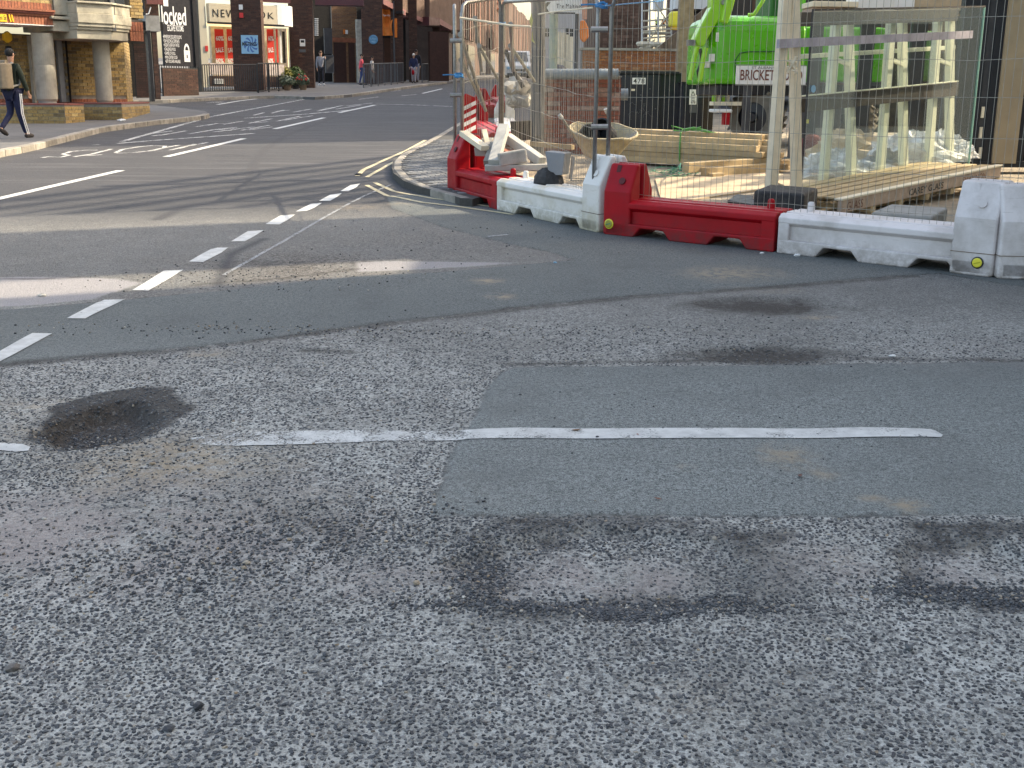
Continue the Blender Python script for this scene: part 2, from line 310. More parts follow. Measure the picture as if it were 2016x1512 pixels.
def markmat(name,col,wear):
    T=NT(name); P=T.pos(); n=T.math('MULTIPLY_ADD',T.noise(P,85.,5.,.75),.6,T.math('MULTIPLY',T.noise(P,6.,4.,.6),.4)); T.set(Base_Color=T.mix(T.mapr(T.noise(P,14.,5.),.35,.7),c4(col),c4([x*.72 for x in col])),Roughness=.7); T.bump(T.noise(P,220.,3.),.5,.003)
    tr=T.n('ShaderNodeBsdfTransparent'); wv=T.math('ADD',T.attr('wear'),wear)
    f=T.mapr(T.math('SUBTRACT',n,wv),-.02,.02); mx=T.n('ShaderNodeMixShader',{0:f,1:tr.outputs[0],2:T.b.outputs[0]}); T.t.links.new(mx.outputs[0],T.out.inputs[0]); return T.m
M_line=markmat('thermoplastic_white',(.60,.61,.60),.385); M_wline=markmat('worn_white_paint',(.62,.62,.60),.47); M_yline=markmat('faded_yellow_line',(.60,.52,.33),.38); M_thin=markmat('thin_worn_line',(.34,.35,.36),.47)
# ---------------------------------------------------------------- road surface
def vnoise(x,y,sc,seed):
    r=np.random.default_rng(seed); g=r.random((256,256)); x=x*sc; y=y*sc; xi=np.floor(x).astype(int); yi=np.floor(y).astype(int); fx=x-xi; fy=y-yi; fx=fx*fx*(3-2*fx); fy=fy*fy*(3-2*fy)
    a=g[xi%256,yi%256]; b=g[(xi+1)%256,yi%256]; c=g[xi%256,(yi+1)%256]; d=g[(xi+1)%256,(yi+1)%256]
    return (a*(1-fx)+b*fx)*(1-fy)+(c*(1-fx)+d*fx)*fy-.5
def gp(l): return np.array([G(*p)[:2] for p in l])
def sdf(poly,x,y):
    d=np.full(x.shape,1e9); ins=np.zeros(x.shape,bool); n=len(poly)
    for i in range(n):
        a=poly[i]; b=poly[(i+1)%n]; e=b-a; wx=x-a[0]; wy=y-a[1]; t=np.clip((wx*e[0]+wy*e[1])/(e@e+1e-12),0,1)
        d=np.minimum(d,(wx-e[0]*t)**2+(wy-e[1]*t)**2)
        c=((a[1]>y)!=(b[1]>y))&(x<(b[0]-a[0])*(y-a[1])/(b[1]-a[1]+1e-12)+a[0]); ins^=c
    d=np.sqrt(d); return np.where(ins,d,-d)
def sdl(pts,x,y):
    d=np.full(x.shape,1e9)
    for i in range(len(pts)-1):
        a=pts[i]; b=pts[i+1]; e=b-a; wx=x-a[0]; wy=y-a[1]; t=np.clip((wx*e[0]+wy*e[1])/(e@e+1e-12),0,1); d=np.minimum(d,(wx-e[0]*t)**2+(wy-e[1]*t)**2)
    return np.sqrt(d)
P_patch=gp([(1012,722),(1300,722),(1700,718),(2200,712),(2400,1015),(2016,1014),(1500,1018),(1100,1018),(846,1018),(868,962),(888,895),(932,825),(958,765),(985,735)])
P_strip=gp([(-200,752),(0,722),(200,700),(420,680),(560,662),(700,642),(900,620),(1050,603),(1250,583),(1380,574),(1560,561),(1700,548),(1850,538),(1980,560),(2300,600),(2300,480),(1700,400),(1180,400),(900,380),(760,385),(770,410),(880,450),(990,478),(1090,498),(1130,512),(1020,522),(880,536),(700,545),(560,560),(440,572),(250,590),(100,604),(-200,625)])
P_pale=[gp([(702,517),(760,514),(1020,517),(930,525),(800,532),(705,536)]),gp([(-200,548),(80,543),(230,548),(280,556),(180,590),(60,602),(-200,612)])]
ELL=[] # pixel ellipses -> ground ellipses
def ell(cx,cy,rx,ry):
    c=G(cx,cy); return (c[0],c[1],abs(G(cx+rx,cy)[0]-c[0]),abs(G(cx,cy-ry)[1]-G(cx,cy+ry)[1])/2)
def eld(e,x,y): return np.sqrt(((x-e[0])/e[2])**2+((y-e[1])/e[3])**2)
PH=[(ell(195,838,112,46),.085),(ell(1500,602,150,17),.02),(ell(1490,700,160,16),.018)]
PR=[ell(1210,1118,290,82),ell(1910,1115,175,72)]
SAND=[(ell(330,905,240,62),1.),(ell(90,800,120,22),.6),(ell(960,556,38,7),1.),(ell(985,586,32,6),.9),(ell(1605,625,38,5),.9),(ell(1440,540,110,16),.75),(ell(1545,900,60,26),.8),(ell(1785,998,42,14),1.),(ell(1715,983,34,9),.8),(ell(1620,935,30,12),.6),(ell(1350,925,20,6),.6),(ell(410,697,50,10),.7),(ell(60,850,90,28),.55),(ell(1490,1085,50,22),.35),(ell(1640,1100,80,30),.25),(ell(600,985,420,60),.12),(ell(790,400,50,6),.4),(ell(700,408,60,7),.4),(ell(1910,1060,40,18),.7),(ell(1500,572,90,7),.4),(ell(1380,1380,150,60),.2),(ell(1350,1350,60,14),.4)]
STROK=[(.13,.95,[(1050,1036),(1200,1030),(1390,1040),(1470,1062)]),(.16,.4,[(1470,1062),(1520,1110),(1480,1160)]),(.11,.8,[(960,1180),(1080,1196),(1250,1192),(1420,1172)]),(.17,.5,[(985,1065),(930,1110),(935,1170)]),(.12,.95,[(1775,1070),(1850,1062),(1900,1048),(2050,1042)]),(.09,.7,[(1760,1080),(1810,1130),(1850,1160)]),(.10,.9,[(1810,1160),(1920,1180),(2080,1182)]),(.10,.4,[(560,1010),(640,1040),(700,1100)]),(.07,.35,[(1180,1255),(1300,1262)]),(.05,.5,[(1570,1318),(1640,1320)])]
SEAM=gp([(700,215),(640,238),(560,268),(520,295),(500,320),(492,358),(440,378),(380,400),(310,432)]); SEAM2=gp([(-50,385),(300,370),(500,358),(700,345)]); SEAM3=gp([(430,560),(455,500),(520,470)])
def masks(x,y):
    m={}
    m['smooth']=np.maximum(sdf(P_patch,x,y),sdf(P_strip,x,y)); m['pale']=np.maximum(sdf(P_pale[0],x,y),sdf(P_pale[1],x,y))
    w=vnoise(x,y,6.,3)*.5+vnoise(x,y,15.,4)*.3
    dk=np.zeros(x.shape)
    for (e,dp) in PH:
        big_=dp>.05; e2=(e[0]+.02*big_,e[1]+.14*big_,e[2]*(1.12 if big_ else 1),e[3]*(1.22 if big_ else 1)); dk=np.maximum(dk,np.clip((1.75 if big_ else 1.35)-eld(e2,x,y)*(1.45 if big_ else 1)+w*.9,0,.2 if big_ else 1)*(5. if big_ else 1))
    for k_,pl in enumerate(STROK):
        wd,am,pp=pl; dl=sdl(gp(pp),x,y); dk=np.maximum(dk,np.clip(1.15-dl/wd+w*1.5+vnoise(x,y,3.1,60+k_)*.9+vnoise(x,y,26.,80+k_)*.8,0,1)*am*.8*(m['smooth']<-.01))
    for e in []:
        d=eld(e,x,y)+w*.75+vnoise(x,y,2.2,41)*.45; ring=np.clip(1-np.abs(d-.84)/np.where(y>e[1],.42,.30),0,1); dk=np.maximum(dk,ring*np.clip(.62+.5*vnoise(x,y,4.,42)+.25*np.abs(y-e[1])/e[3],0,1))
    dl=sdl(gp([(-50,725),(200,702),(420,683),(560,664),(700,644),(900,623),(1050,606),(1250,586),(1560,563),(1800,543)]),x,y); dk=np.maximum(dk,np.clip(.75-dl/.09+w,0,.6))
    for q in ([(1050,1022),(1250,1024),(1420,1030)],[(1000,716),(1340,712),(1600,706),(2100,712)],[(700,530),(560,548),(380,560)],[(600,690),(700,693)],[(0,548),(150,546)],[(1800,1035),(2100,1035)]):
        dl=sdl(gp(q),x,y); dk=np.maximum(dk,np.clip(.8-dl/.06+w,0,.75))
    dk=np.maximum(dk,np.clip(.9-eld(ell(560,525,190,34),x,y)+w*1.2,0,1)*.45)
    m['dark']=dk
    du=np.zeros(x.shape)
    for (e,a) in SAND: du=np.maximum(du,a*np.clip(1.25-eld(e,x,y)+w*.6,0,1))
    m['dust']=np.clip(du,0,1)*(1-np.clip(dk*1.6,0,1))
    ws=np.zeros(x.shape)
    for e,a in ((ell(150,1050,520,95),1.),(ell(420,960,300,40),.5),(ell(1000,1130,150,60),.35),(ell(1200,1125,170,42),1.),(ell(760,1140,300,50),.6),(ell(1640,1120,120,60),.7),(ell(1910,1120,110,40),.8),(ell(2000,700,300,40),.2)): ws=np.maximum(ws,a*np.clip(1.35-eld(e,x,y)+w*.8,0,1))
    m['wash']=np.clip(ws,0,1)
    cz=np.zeros(x.shape)
    for e,a in ((ell(590,520,230,38),1.),(ell(330,585,170,16),.8),(ell(850,480,280,36),.55),(ell(820,525,120,14),.6)): cz=np.maximum(cz,a*np.clip(1.4-eld(e,x,y)+w*1.4,0,1))
    m['coarse']=np.clip(cz,0,1)*(m['smooth']<.02)
    m['seam']=np.minimum(np.minimum(sdl(SEAM,x,y),sdl(SEAM3,x,y)+.02),sdl(SEAM2,x,y)+.05)
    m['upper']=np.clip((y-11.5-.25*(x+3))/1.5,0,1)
    return m
def HG(x,y,m=None):
    if m is None: m=masks(x,y)
    h=SL*y+vnoise(x,y,.7,1)*.012*np.clip(1-(y-9)/5,0,1)+vnoise(x,y,3.,2)*.006*np.clip(1-(y-8)/5,0,1)
    h=h+.007*np.clip(m['smooth']/.03,0,1)+vnoise(x,y,30.,5)*.003*(m['smooth']<0)*np.clip(1-(y-7)/4,0,1)
    w=vnoise(x,y,5.,8)*.35+vnoise(x,y,14.,9)*.2
    for e,dp in PH:
        d=eld(e,x,y)+w; k=np.clip((1.05-d)/.35,0,1); h=h-dp*k*k*(3-2*k)
    for e in PR:
        d=eld(e,x,y)+w*.9+vnoise(x,y,2.2,41)*.45; k=np.clip((1.08-d)/.22,0,1); h=h-.026*k*k*(3-2*k)
    return h
def fastmesh(name,co,loops,starts,totals,mats,attrs={},fattrs={},mi=None,smooth=False):
    me=bpy.data.meshes.new(name); me.vertices.add(len(co)); me.vertices.foreach_set('co',co.astype(np.float32).ravel())
    me.loops.add(len(loops)); me.loops.foreach_set('vertex_index',loops.astype(np.int32)); me.polygons.add(len(starts)); me.polygons.foreach_set('loop_start',starts.astype(np.int32))
    try: me.polygons.foreach_set('loop_total',totals.astype(np.int32))
    except Exception: pass
    for m in mats: me.materials.append(m)
    for k,v in attrs.items(): me.attributes.new(k,'FLOAT','POINT').data.foreach_set('value',v.astype(np.float32).ravel())
    for k,v in fattrs.items(): me.attributes.new(k,'FLOAT','FACE').data.foreach_set('value',v.astype(np.float32).ravel())
    me.update(calc_edges=True); me.polygons.foreach_set('use_smooth',np.full(len(starts),smooth))
    if mi is not None: me.polygons.foreach_set('material_index',mi.astype(np.int32))
    me.validate(); o=bpy.data.objects.new(name,me); COL.objects.link(o); return o
def grid(name,xs,ys,zf,mats,attrf=None,smooth=True):
    X,Y=np.meshgrid(xs,ys); m=attrf(X,Y) if attrf else {}; Z=zf(X,Y,m); co=np.stack([X,Y,Z],-1).reshape(-1,3); nx,ny=len(xs),len(ys)
    i=np.arange(nx-1)[None,:]+nx*np.arange(ny-1)[:,None]; q=np.stack([i,i+1,i+nx+1,i+nx],-1).reshape(-1); n=(nx-1)*(ny-1)
    return fastmesh(name,co,q,np.arange(n)*4,np.full(n,4),mats,m,smooth=smooth)
ys=[-40,-20,-8,-3,0,1]; y=1.5
while y<16: ys.append(y); y+=max(.016,.0065*y)
while y<40: ys.append(y); y+=.25
ys+=list(np.arange(41,80,2.5))+[90,110,150,220,320]
xs=[-200,-80,-40,-25,-18,-14,-11,-9,-8]+list(np.arange(-7,-3.2,.06))+list(np.arange(-3.2,3.7,.026))+list(np.arange(3.7,7.2,.06))+[8,10,13,18,30,60,200]
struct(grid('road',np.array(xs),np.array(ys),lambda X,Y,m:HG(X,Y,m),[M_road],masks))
def HH(x,y):
    x=np.atleast_1d(np.array(x,float)); y=np.atleast_1d(np.array(y,float)); return HG(x,y)
# ---- chippings bedded in the near surface, loose grit on top
def stonemat():
    T=NT('aggregate_stone'); P=T.pos(); r=T.attr('rnd'); c=T.ramp(r,[(0,(.030,.034,.041)),(.4,(.048,.053,.062)),(.66,(.075,.082,.09)),(.86,(.15,.155,.16)),(.91,(.13,.105,.085)),(.94,(.30,.27,.22)),(.965,(.30,.22,.14)),(.985,(.45,.42,.36)),(1,(.5,.48,.44))])
    k=T.mapr(T.noise(P,160.,3.),.3,.7,.75,1.25); c=T.n('ShaderNodeVectorMath',{0:c,'Scale':k},operation='SCALE').outputs[0]; T.set(Base_Color=c,Roughness=.62); T.bump(T.noise(P,300.,3.),.3,.002); return T.m
M_ston=stonemat()
def chips(n_target):
    sp=.0165; pts=[]
    Y0=2.15
    yy=np.arange(Y0,7.4,sp)
    X=[];Y=[]
    for i,yv in enumerate(yy):
        hw=.49*yv+.12; xr=np.arange(-hw,hw,sp)+(sp/2 if i%2 else 0); X.append(xr); Y.append(np.full(len(xr),yv))
    X=np.concatenate(X);Y=np.concatenate(Y); X=X+rng.uniform(-.4,.4,len(X))*sp; Y=Y+rng.uniform(-.4,.4,len(Y))*sp
    m=masks(X,Y); dens=np.clip(.88+vnoise(X,Y,5.,21)*.6+vnoise(X,Y,1.2,22)*.35,0.2,1.)*np.clip((7.2-Y)/3.6,0,1)**.8
    dens*=np.where(m['smooth']>-.004,0,1)*(1-.8*m['wash'])*(1-.7*m['dust']); k=rng.random(len(X))<dens; X=X[k];Y=Y[k]
    n=len(X); Z=HG(X,Y); K=6; an=(np.arange(K)/K*2*np.pi)[None,:]+rng.uniform(-.3,.3,(n,K)); a=(rng.uniform(.0048,.0085,n)+.0045*rng.random(n)**3)[:,None]; b=a*rng.uniform(.5,.95,(n,1)); th=rng.uniform(0,np.pi,n)[:,None]
    rad=rng.uniform(.78,1.15,(n,K)); lx=np.cos(an)*a*rad; ly=np.sin(an)*b*rad; ox=lx*np.cos(th)-ly*np.sin(th); oy=lx*np.sin(th)+ly*np.cos(th)
    hh=rng.uniform(.0008,.0036,n)[:,None]; tx=rng.normal(0,.10,(n,1)); ty=rng.normal(0,.10,(n,1))
    v0=np.stack([X[:,None]+ox,Y[:,None]+oy,np.repeat((Z-.004)[:,None],K,1)],-1); s=.72; v1=np.stack([X[:,None]+ox*s,Y[:,None]+oy*s,Z[:,None]+hh+ox*tx+oy*ty+rng.uniform(-.0004,.0004,(n,K))],-1)
    co=np.concatenate([v0,v1],1).reshape(-1,3); base=(np.arange(n)*2*K)[:,None]
    side=np.stack([np.stack([base[:,0]+j,base[:,0]+(j+1)%K,base[:,0]+K+(j+1)%K,base[:,0]+K+j],-1) for j in range(K)],1).reshape(n,-1); topf=base+K+np.arange(K)[None,:]
    loops=np.concatenate([side,topf],1).reshape(-1); per=np.array([4]*K+[K]); tot=np.tile(per,n); st=np.concatenate([[0],np.cumsum(tot)[:-1]]); rnd=np.repeat(np.where(rng.random(n)<.985,rng.random(n)*.90,rng.uniform(.9,.98,n)),K+1)
    o=fastmesh('aggregate',co,loops,st,tot,[M_ston],fattrs={'rnd':rnd}); o['kind']='stuff'; tag(o,'dark stone chippings bedded in the worn road surface in the foreground','road chippings'); return n
chips(0)
ICO_V=np.array([(0,.53,.85),(0,-.53,.85),(.53,.85,0),(-.53,.85,0),(.85,0,.53),(-.85,0,.53),(0,.53,-.85),(0,-.53,-.85),(.53,-.85,0),(-.53,-.85,0),(.85,0,-.53),(-.85,0,-.53)])
ICO_F=np.array([(0,1,4),(0,4,2),(0,2,3),(0,3,5),(0,5,1),(1,8,4),(4,8,10),(4,10,2),(2,10,6),(2,6,3),(3,6,11),(3,11,5),(5,11,9),(5,9,1),(1,9,8),(7,8,9),(7,10,8),(7,6,10),(7,11,6),(7,9,11)])
def loose():
    L=[]
    def spread(n,e,s0,s1,fall=1.,bias=0.):
        a=rng.normal(0,.55,(n,2))*fall; x=e[0]+a[:,0]*e[2]; y=e[1]+a[:,1]*e[3]; L.append(np.stack([x,y,rng.uniform(s0,s1,n)**1.,np.full(n,bias)],-1))
    spread(1100,ell(600,1050,380,70),.003,.0085); spread(700,ell(330,1120,330,70),.003,.008); spread(240,ell(250,900,240,50),.003,.007,bias=.25); spread(500,ell(175,845,100,30),.003,.007,bias=.0); spread(50,ell(165,850,75,26),.004,.009,bias=1.6)
    spread(2600,ell(1190,1190,280,17),.003,.0075); spread(600,ell(945,1130,55,60),.003,.0075); spread(1300,ell(1890,1160,160,24),.003,.0085); spread(160,ell(1180,1060,200,20),.003,.006)
    spread(260,ell(500,545,260,30),.004,.009); spread(160,ell(1000,1400,900,250),.003,.007); spread(110,ell(1450,850,420,120),.003,.006); spread(200,ell(1300,660,600,50),.004,.008); spread(260,ell(700,655,600,14),.004,.009); spread(160,ell(700,648,600,10),.004,.008,bias=1.2); spread(60,ell(900,470,300,60),.005,.011)
    a=np.concatenate(L)
    extra=[(390,1392,.017,.2),(333,1434,.013,.1),(1790,1277,.017,.75),(24,1315,.019,.89),(300,917,.014,.96),(640,1288,.014,.5),(820,1150,.012,.97),(885,1160,.012,.98),(372,1142,.012,.955),(385,1165,.014,.6),(485,1110,.013,.975),(480,1120,.011,.97),(512,990,.013,.8),(930,1060,.012,.89),(570,1065,.01,.96),(383,985,.012,.3),(1176,865,.01,.05),(1024,780,.009,.05),(1287,803,.008,.05),(1630,1258,.008,.98)]
    ex=np.array([[*G(p[0],p[1])[:2],p[2],p[3]] for p in extra]); nm=len(a); a=np.concatenate([a,ex])
    n=len(a); X,Y,R=a[:,0],a[:,1],a[:,2]; Z=HG(X,Y); sc=rng.uniform(.6,1.25,(n,1,3))*R[:,None,None]; sc[:,:,2]*=.62
    v=ICO_V[None]*(1+rng.uniform(-.22,.22,(n,12,1)))*sc; th=rng.uniform(0,6.28,n); c,s=np.cos(th)[:,None],np.sin(th)[:,None]; vx=v[:,:,0]*c-v[:,:,1]*s; vy=v[:,:,0]*s+v[:,:,1]*c
    co=np.stack([X[:,None]+vx,Y[:,None]+vy,Z[:,None]+v[:,:,2]+R[:,None]*.42],-1)
    rnd=rng.random(n)*.93; q=rng.random(n); rnd=np.where(q<.08+a[:,3]*.5*(np.arange(n)<nm),rng.uniform(.9,1.,n),rnd); rnd[nm:]=a[nm:,3]
    def mk(sel,name):
        k=len(sel); co_=co[sel].reshape(-1,3); f=(ICO_F[None]+np.arange(k)[:,None,None]*12).reshape(-1); return fastmesh(name,co_,f,np.arange(k*20)*3,np.full(k*20,3),[M_ston],fattrs={'rnd':np.repeat(rnd[sel],20)})
    o=mk(np.arange(nm),'loose_grit'); o['kind']='stuff'; tag(o,'loose dark and tan gravel scattered over the broken road surface','gravel')
    lab=['blue grey stone lying low in the foreground below the wide washed patch','small round slate blue stone, lowest pebble near the left bottom','dark angular stone casting a shadow in the right foreground','grey brown stone at the left edge of the foreground','cream stone lying on the sand just below the deep pothole','dark flake of stone in the middle foreground','whitish pebble left of the big shallow pothole','tan pebble at the left rim of the big shallow pothole','tan elongated pebble in the gravel drift, left','grey lump beside the tan elongated pebble','tan pebble in the middle of the gravel drift','orange pebble touching the tan one in the gravel drift','brown pebble above the gravel drift','brown flake right of the gravel drift','small pale pebble on the gravel drift','dark round stone below the sand of the pothole','black chip on the lower edge of the long white line','black chip on the smooth patch near its top left corner','black chip on the smooth patch above the white line','tiny white chip right of the middle foreground']
    for i in range(len(extra)):
        o=mk(np.array([nm+i]),'stone'); tag(o,lab[i],'stone','single stones lying on the road')
loose()
# ---- painted markings
def follow(name,poly,mat_,label,dz=.0045,wearf=None,cat='road marking',group=None,step=.05):
    pts=np.array(poly); bm=bmesh.new(); vs=[bm.verts.new((p[0],p[1],0)) for p in pts]; bm.faces.new(vs)
    lo=pts.min(0); hi=pts.max(0); st=max(step,min(.6,(hi-lo).max()/60))
    for ax in (0,1):
        k=lo[ax]+st
        while k<hi[ax]:
            nrm=(1,0,0) if ax==0 else (0,1,0); co_=(k,0,0) if ax==0 else (0,k,0); bmesh.ops.bisect_plane(bm,geom=bm.verts[:]+bm.edges[:]+bm.faces[:],plane_co=co_,plane_no=nrm); k+=st
    bmesh.ops.triangulate(bm,faces=bm.faces[:]); xy=np.array([v.co[:2] for v in bm.verts]); z=HG(xy[:,0],xy[:,1])+dz
    for v,zz in zip(bm.verts,z): v.co.z=zz
    me=bpy.data.meshes.new(name); bm.normal_update(); bm.to_mesh(me); bm.free()
    if sum(p.normal.z for p in me.polygons)<0: me.flip_normals()
    me.materials.append(mat_); a=me.attributes.new('wear','FLOAT','POINT'); a.data.foreach_set('value',(wearf(xy[:,0],xy[:,1]) if wearf else np.zeros(len(xy))).astype(np.float32))
    o=bpy.data.objects.new(name,me); COL.objects.link(o); o['kind']='structure'; o['label']=label
    return o
def ribbon(pts,wd):
    pts=np.array(pts); L=[];R=[]
    for i in range(len(pts)):
        t=pts[min(i+1,len(pts)-1)]-pts[max(i-1,0)]; t=t/(np.linalg.norm(t)+1e-9); nn=np.array([-t[1],t[0]])*wd/2; L.append(pts[i]+nn); R.append(pts[i]-nn)
    return L,R
def line(name,pxs,wd,mat_,label,dz=.0045,wear=None):
    L,R=ribbon(gp(pxs),wd); co_=[];fs=[]
    # resample
    def rs(P):
        out=[]
        for i in range(len(P)-1):
            k=max(1,int(np.linalg.norm(P[i+1]-P[i])/.25))
            for j in range(k): out.append(P[i]+(P[i+1]-P[i])*j/k)
        out.append(P[-1]); return out
    c=gp(pxs); cc=[]
    for i in range(len(c)-1):
        k=max(1,int(np.linalg.norm(c[i+1]-c[i])/.25))
        for j in range(k): cc.append(c[i]+(c[i+1]-c[i])*j/k)
    cc.append(c[-1]); L,R=ribbon(cc,wd); xy=np.array([p for a in zip(L,R) for p in a]); z=HG(xy[:,0],xy[:,1])+dz
    fs=[(2*i,2*i+1,2*i+3,2*i+2) for i in range(len(cc)-1)]; me=bpy.data.meshes.new(name); me.from_pydata([(*p,zz) for p,zz in zip(xy,z)],[],fs); me.materials.append(mat_); a=me.attributes.new('wear','FLOAT','POINT'); a.data.foreach_set('value',[0.]*len(xy) if wear is None else [wear]*len(xy))
    if sum(p.normal.z for p in me.polygons)<0: me.flip_normals()
    o=bpy.data.objects.new(name,me); COL.objects.link(o); o['kind']='structure'; o['label']=label; return o
for k,q in enumerate([[(-60,727),(64,660),(103,660),(0,716),(-30,732)],[(132,630),(205,591),(248,590),(168,631)],[(260,572),(322,533),(361,531),(292,573)],[(372,515),(415,491),(428,488),(449,488),(436,498),(400,516)],[(455,476),(488,456),(519,454),(500,466),(482,476)],[(523,442),(552,425),(581,423),(566,434),(550,443)],[(582,417),(612,402),(634,400),(620,409),(604,416)],[(628,396),(650,384),(673,381),(664,388),(650,396)],[(670,377),(690,365),(709,362),(702,369),(686,377)]]):
    follow('give_way_dash',gp(q),M_line,'short slanted white give way dash, number %d from the left edge'%(k+1))
nl=[(372,866),(430,857),(520,853),(620,851),(760,851),(900,850),(1020,847),(1140,848),(1350,847),(1500,847),(1700,846),(1818,848),(1832,849),(1842,852),(1856,860),(1852,865),(1838,864),(1700,865),(1500,866),(1300,868),(1140,868),(1000,868),(900,869),(760,871),(620,877),(500,880),(430,881),(400,878)]
x_l=G(372,866)[0]; follow('centre_line',gp(nl),M_line,'long white line across the near road, worn away at its left end',.004,lambda x,y:np.clip(.13-(x-x_l)/.9*.11,.085,.2)-.02+.1*vnoise(x,y,18.,31)+np.where(x<G(900,860)[0],.03,-.03))
follow('centre_line',gp([(-60,872),(0,874),(45,877),(60,884),(56,891),(30,893),(0,889),(-60,888)]),M_line,'short white stub left of the deep pothole',.004)
for q,l in (([(-60,404),(0,391),(120,363),(238,336)],'long white centre dash, nearest at the left edge'),([(327,309),(400,292),(480,273)],'second white centre dash up the road'),([(541,254),(590,243),(638,232)],'third white centre dash up the road'),([(668,222),(738,207)],'fourth white centre dash up the road'),([(832,184),(870,175)],'far white centre dash near the guard rail')):
    line('centre_dash',q,.13,M_line,l)
line('lane_and_sun_line',[(230,283),(300,277),(400,270),(500,263)],.11,M_wline,'white lane line beside the painted letters')
line('lane_and_sun_line',[(240,279),(415,230),(560,203),(640,188)],.11,M_wline,'thin white channel line along the side road mouth',wear=.02)
line('lane_and_sun_line',[(482,233),(600,225),(690,217)],.11,M_wline,'faint white lane line farther up the road')
line('lane_and_sun_line',[(428,206),(470,199),(512,194)],.13,M_line,'white centre line in the side street')
line('lane_and_sun_line',[(740,205),(800,206),(890,210)],.16,M_wline,'pale band painted as sunlight across the road, high up',wear=.03)  # painted band standing in for a line of sunlight across the road
line('edge_line',[(722,365),(760,385),(830,400),(900,408),(985,420),(1010,424)],.06,M_yline,'outer faded double yellow line round the corner')
line('edge_line',[(738,360),(775,377),(850,392),(905,399),(970,409)],.06,M_yline,'inner faded double yellow line round the corner')
line('edge_line',[(703,347),(715,335),(760,314),(800,297),(838,276)],.07,M_yline,'outer faded yellow line along the kerb, farther part')
line('edge_line',[(722,349),(770,322),(812,302),(846,282)],.06,M_yline,'inner faded yellow line along the kerb, farther part')
line('scratch_line',[(770,364),(720,385),(690,400),(640,428),(560,475),(500,508),(440,542)],.035,M_thin,'thin pale line running diagonally from the corner')
line('scratch_line',[(960,468),(1000,464)],.05,M_thin,'short pale scrape in front of the white barrier')
# worn lettering on the carriageway
SL_=[[(82,311),(95,309),(119,310),(136,306),(124,304),(139,299),(169,296),(192,296)],[(146,309),(180,304),(219,294)],[(171,307),(200,305)],
 [(228,301),(240,295),(270,290),(300,287),(325,288),(322,292),(300,297),(262,301),(232,302),(228,301)],[(292,298),(320,292),(353,286)],[(335,296),(365,289),(408,281)],[(352,293),(384,284)],
 [(268,270),(302,263),(340,258)],[(300,268),(345,262)],[(315,267),(366,258)],[(372,264),(420,256),(462,253)],[(420,260),(455,257),(425,255),(467,251)],[(430,259),(500,250)],[(475,257),(530,247)],[(490,256),(538,250)],
 [(385,250),(430,243)],[(410,247),(428,243),(442,244)],[(440,245),(478,239)],[(490,243),(535,234)],[(500,242),(528,240)],[(545,239),(590,229)],[(560,237),(615,228)],
 [(500,227),(520,222)],[(535,223),(560,217),(540,220),(570,217)],[(578,221),(612,215)],[(625,219),(660,212),(640,213)],[(630,217),(675,208)],[(662,215),(712,207)],[(680,209),(733,203)],[(705,196),(745,191)],[(790,189),(820,186)],[(405,203),(440,200),(415,201),(445,203)],[(740,180),(760,178)],[(770,180),(790,178)],[(182,286),(196,285)]]
me_v=[];me_f=[]
for q in SL_:
    L,R=ribbon(gp(q),.072); b=len(me_v); xy=np.array([p for a in zip(L,R) for p in a]); z=HG(xy[:,0],xy[:,1])+.005; me_v+=[(*p,zz) for p,zz in zip(xy,z)]; me_f+=[(b+2*i,b+2*i+1,b+2*i+3,b+2*i+2) for i in range(len(q)-1)]
me=bpy.data.meshes.new('road_lettering'); me.from_pydata(me_v,[],me_f); me.materials.append(M_wline); o=bpy.data.objects.new('road_lettering',me); COL.objects.link(o); struct(o); o['label']='worn white lettering painted on the left lane'
# ---------------------------------------------------------------- pavements
def slab(name,pxs,dz,mat_,extra=[],depth=.25,parent=None):
    pts=[G(p[0],p[1],dz) for p in pxs]+[A(x,y,SL*y+dz) for x,y in extra]; m=MB(); m.prism(pts,(0,0,-depth)); return m.build(name,mat_,parent)
kerbL=[(-80,316),(0,297),(60,286),(100,276),(200,251),(300,238),(370,231),(400,228),(411,224),(404,219),(360,213),(300,207),(255,206)]
pvL=struct(slab('pavement',kerbL,.10,M_pave,[(-40,40),(-40,10)]))
def kerbstones(pv,pxs,dz,n,w=.14,mat_=M_kerb,h=.26,up=.004,label=None):
    P=[G(p[0],p[1],dz) for p in pxs]; seg=[np.linalg.norm(P[i+1]-P[i]) for i in range(len(P)-1)]; tot=sum(seg); 
    def at(s):
        i=0
        while i<len(seg)-1 and s>seg[i]: s-=seg[i]; i+=1
        return P[i]+(P[i+1]-P[i])*min(1,s/seg[i])
    for k in range(n):
        a=at(tot*k/n+.008); b=at(tot*(k+1)/n-.008); d=b-a; d[2]=0; nn=A(d[1],-d[0],0); nn/=np.linalg.norm(nn)+1e-9; m=MB(); j=random.uniform(0,.006)
        m.hexa([a+nn*.02-A(0,0,h),b+nn*.02-A(0,0,h),b-nn*w-A(0,0,h),a-nn*w-A(0,0,h),a+nn*.02+A(0,0,up+j),b+nn*.02+A(0,0,up+j),b-nn*w+A(0,0,up+j),a-nn*w+A(0,0,up+j)]); m.build('kerb_stone',mat_,pv,bevel=.012)
kerbstones(pvL,kerbL[:9],.10,22)
kerbF=[(180,200),(320,197),(430,192),(530,188),(620,191),(690,186),(760,176),(820,168),(880,161)]
pvF=struct(slab('pavement',kerbF,.10,M_pave,[(30,260),(-60,260),(-60,45)])); kerbstones(pvF,kerbF,.10,26)
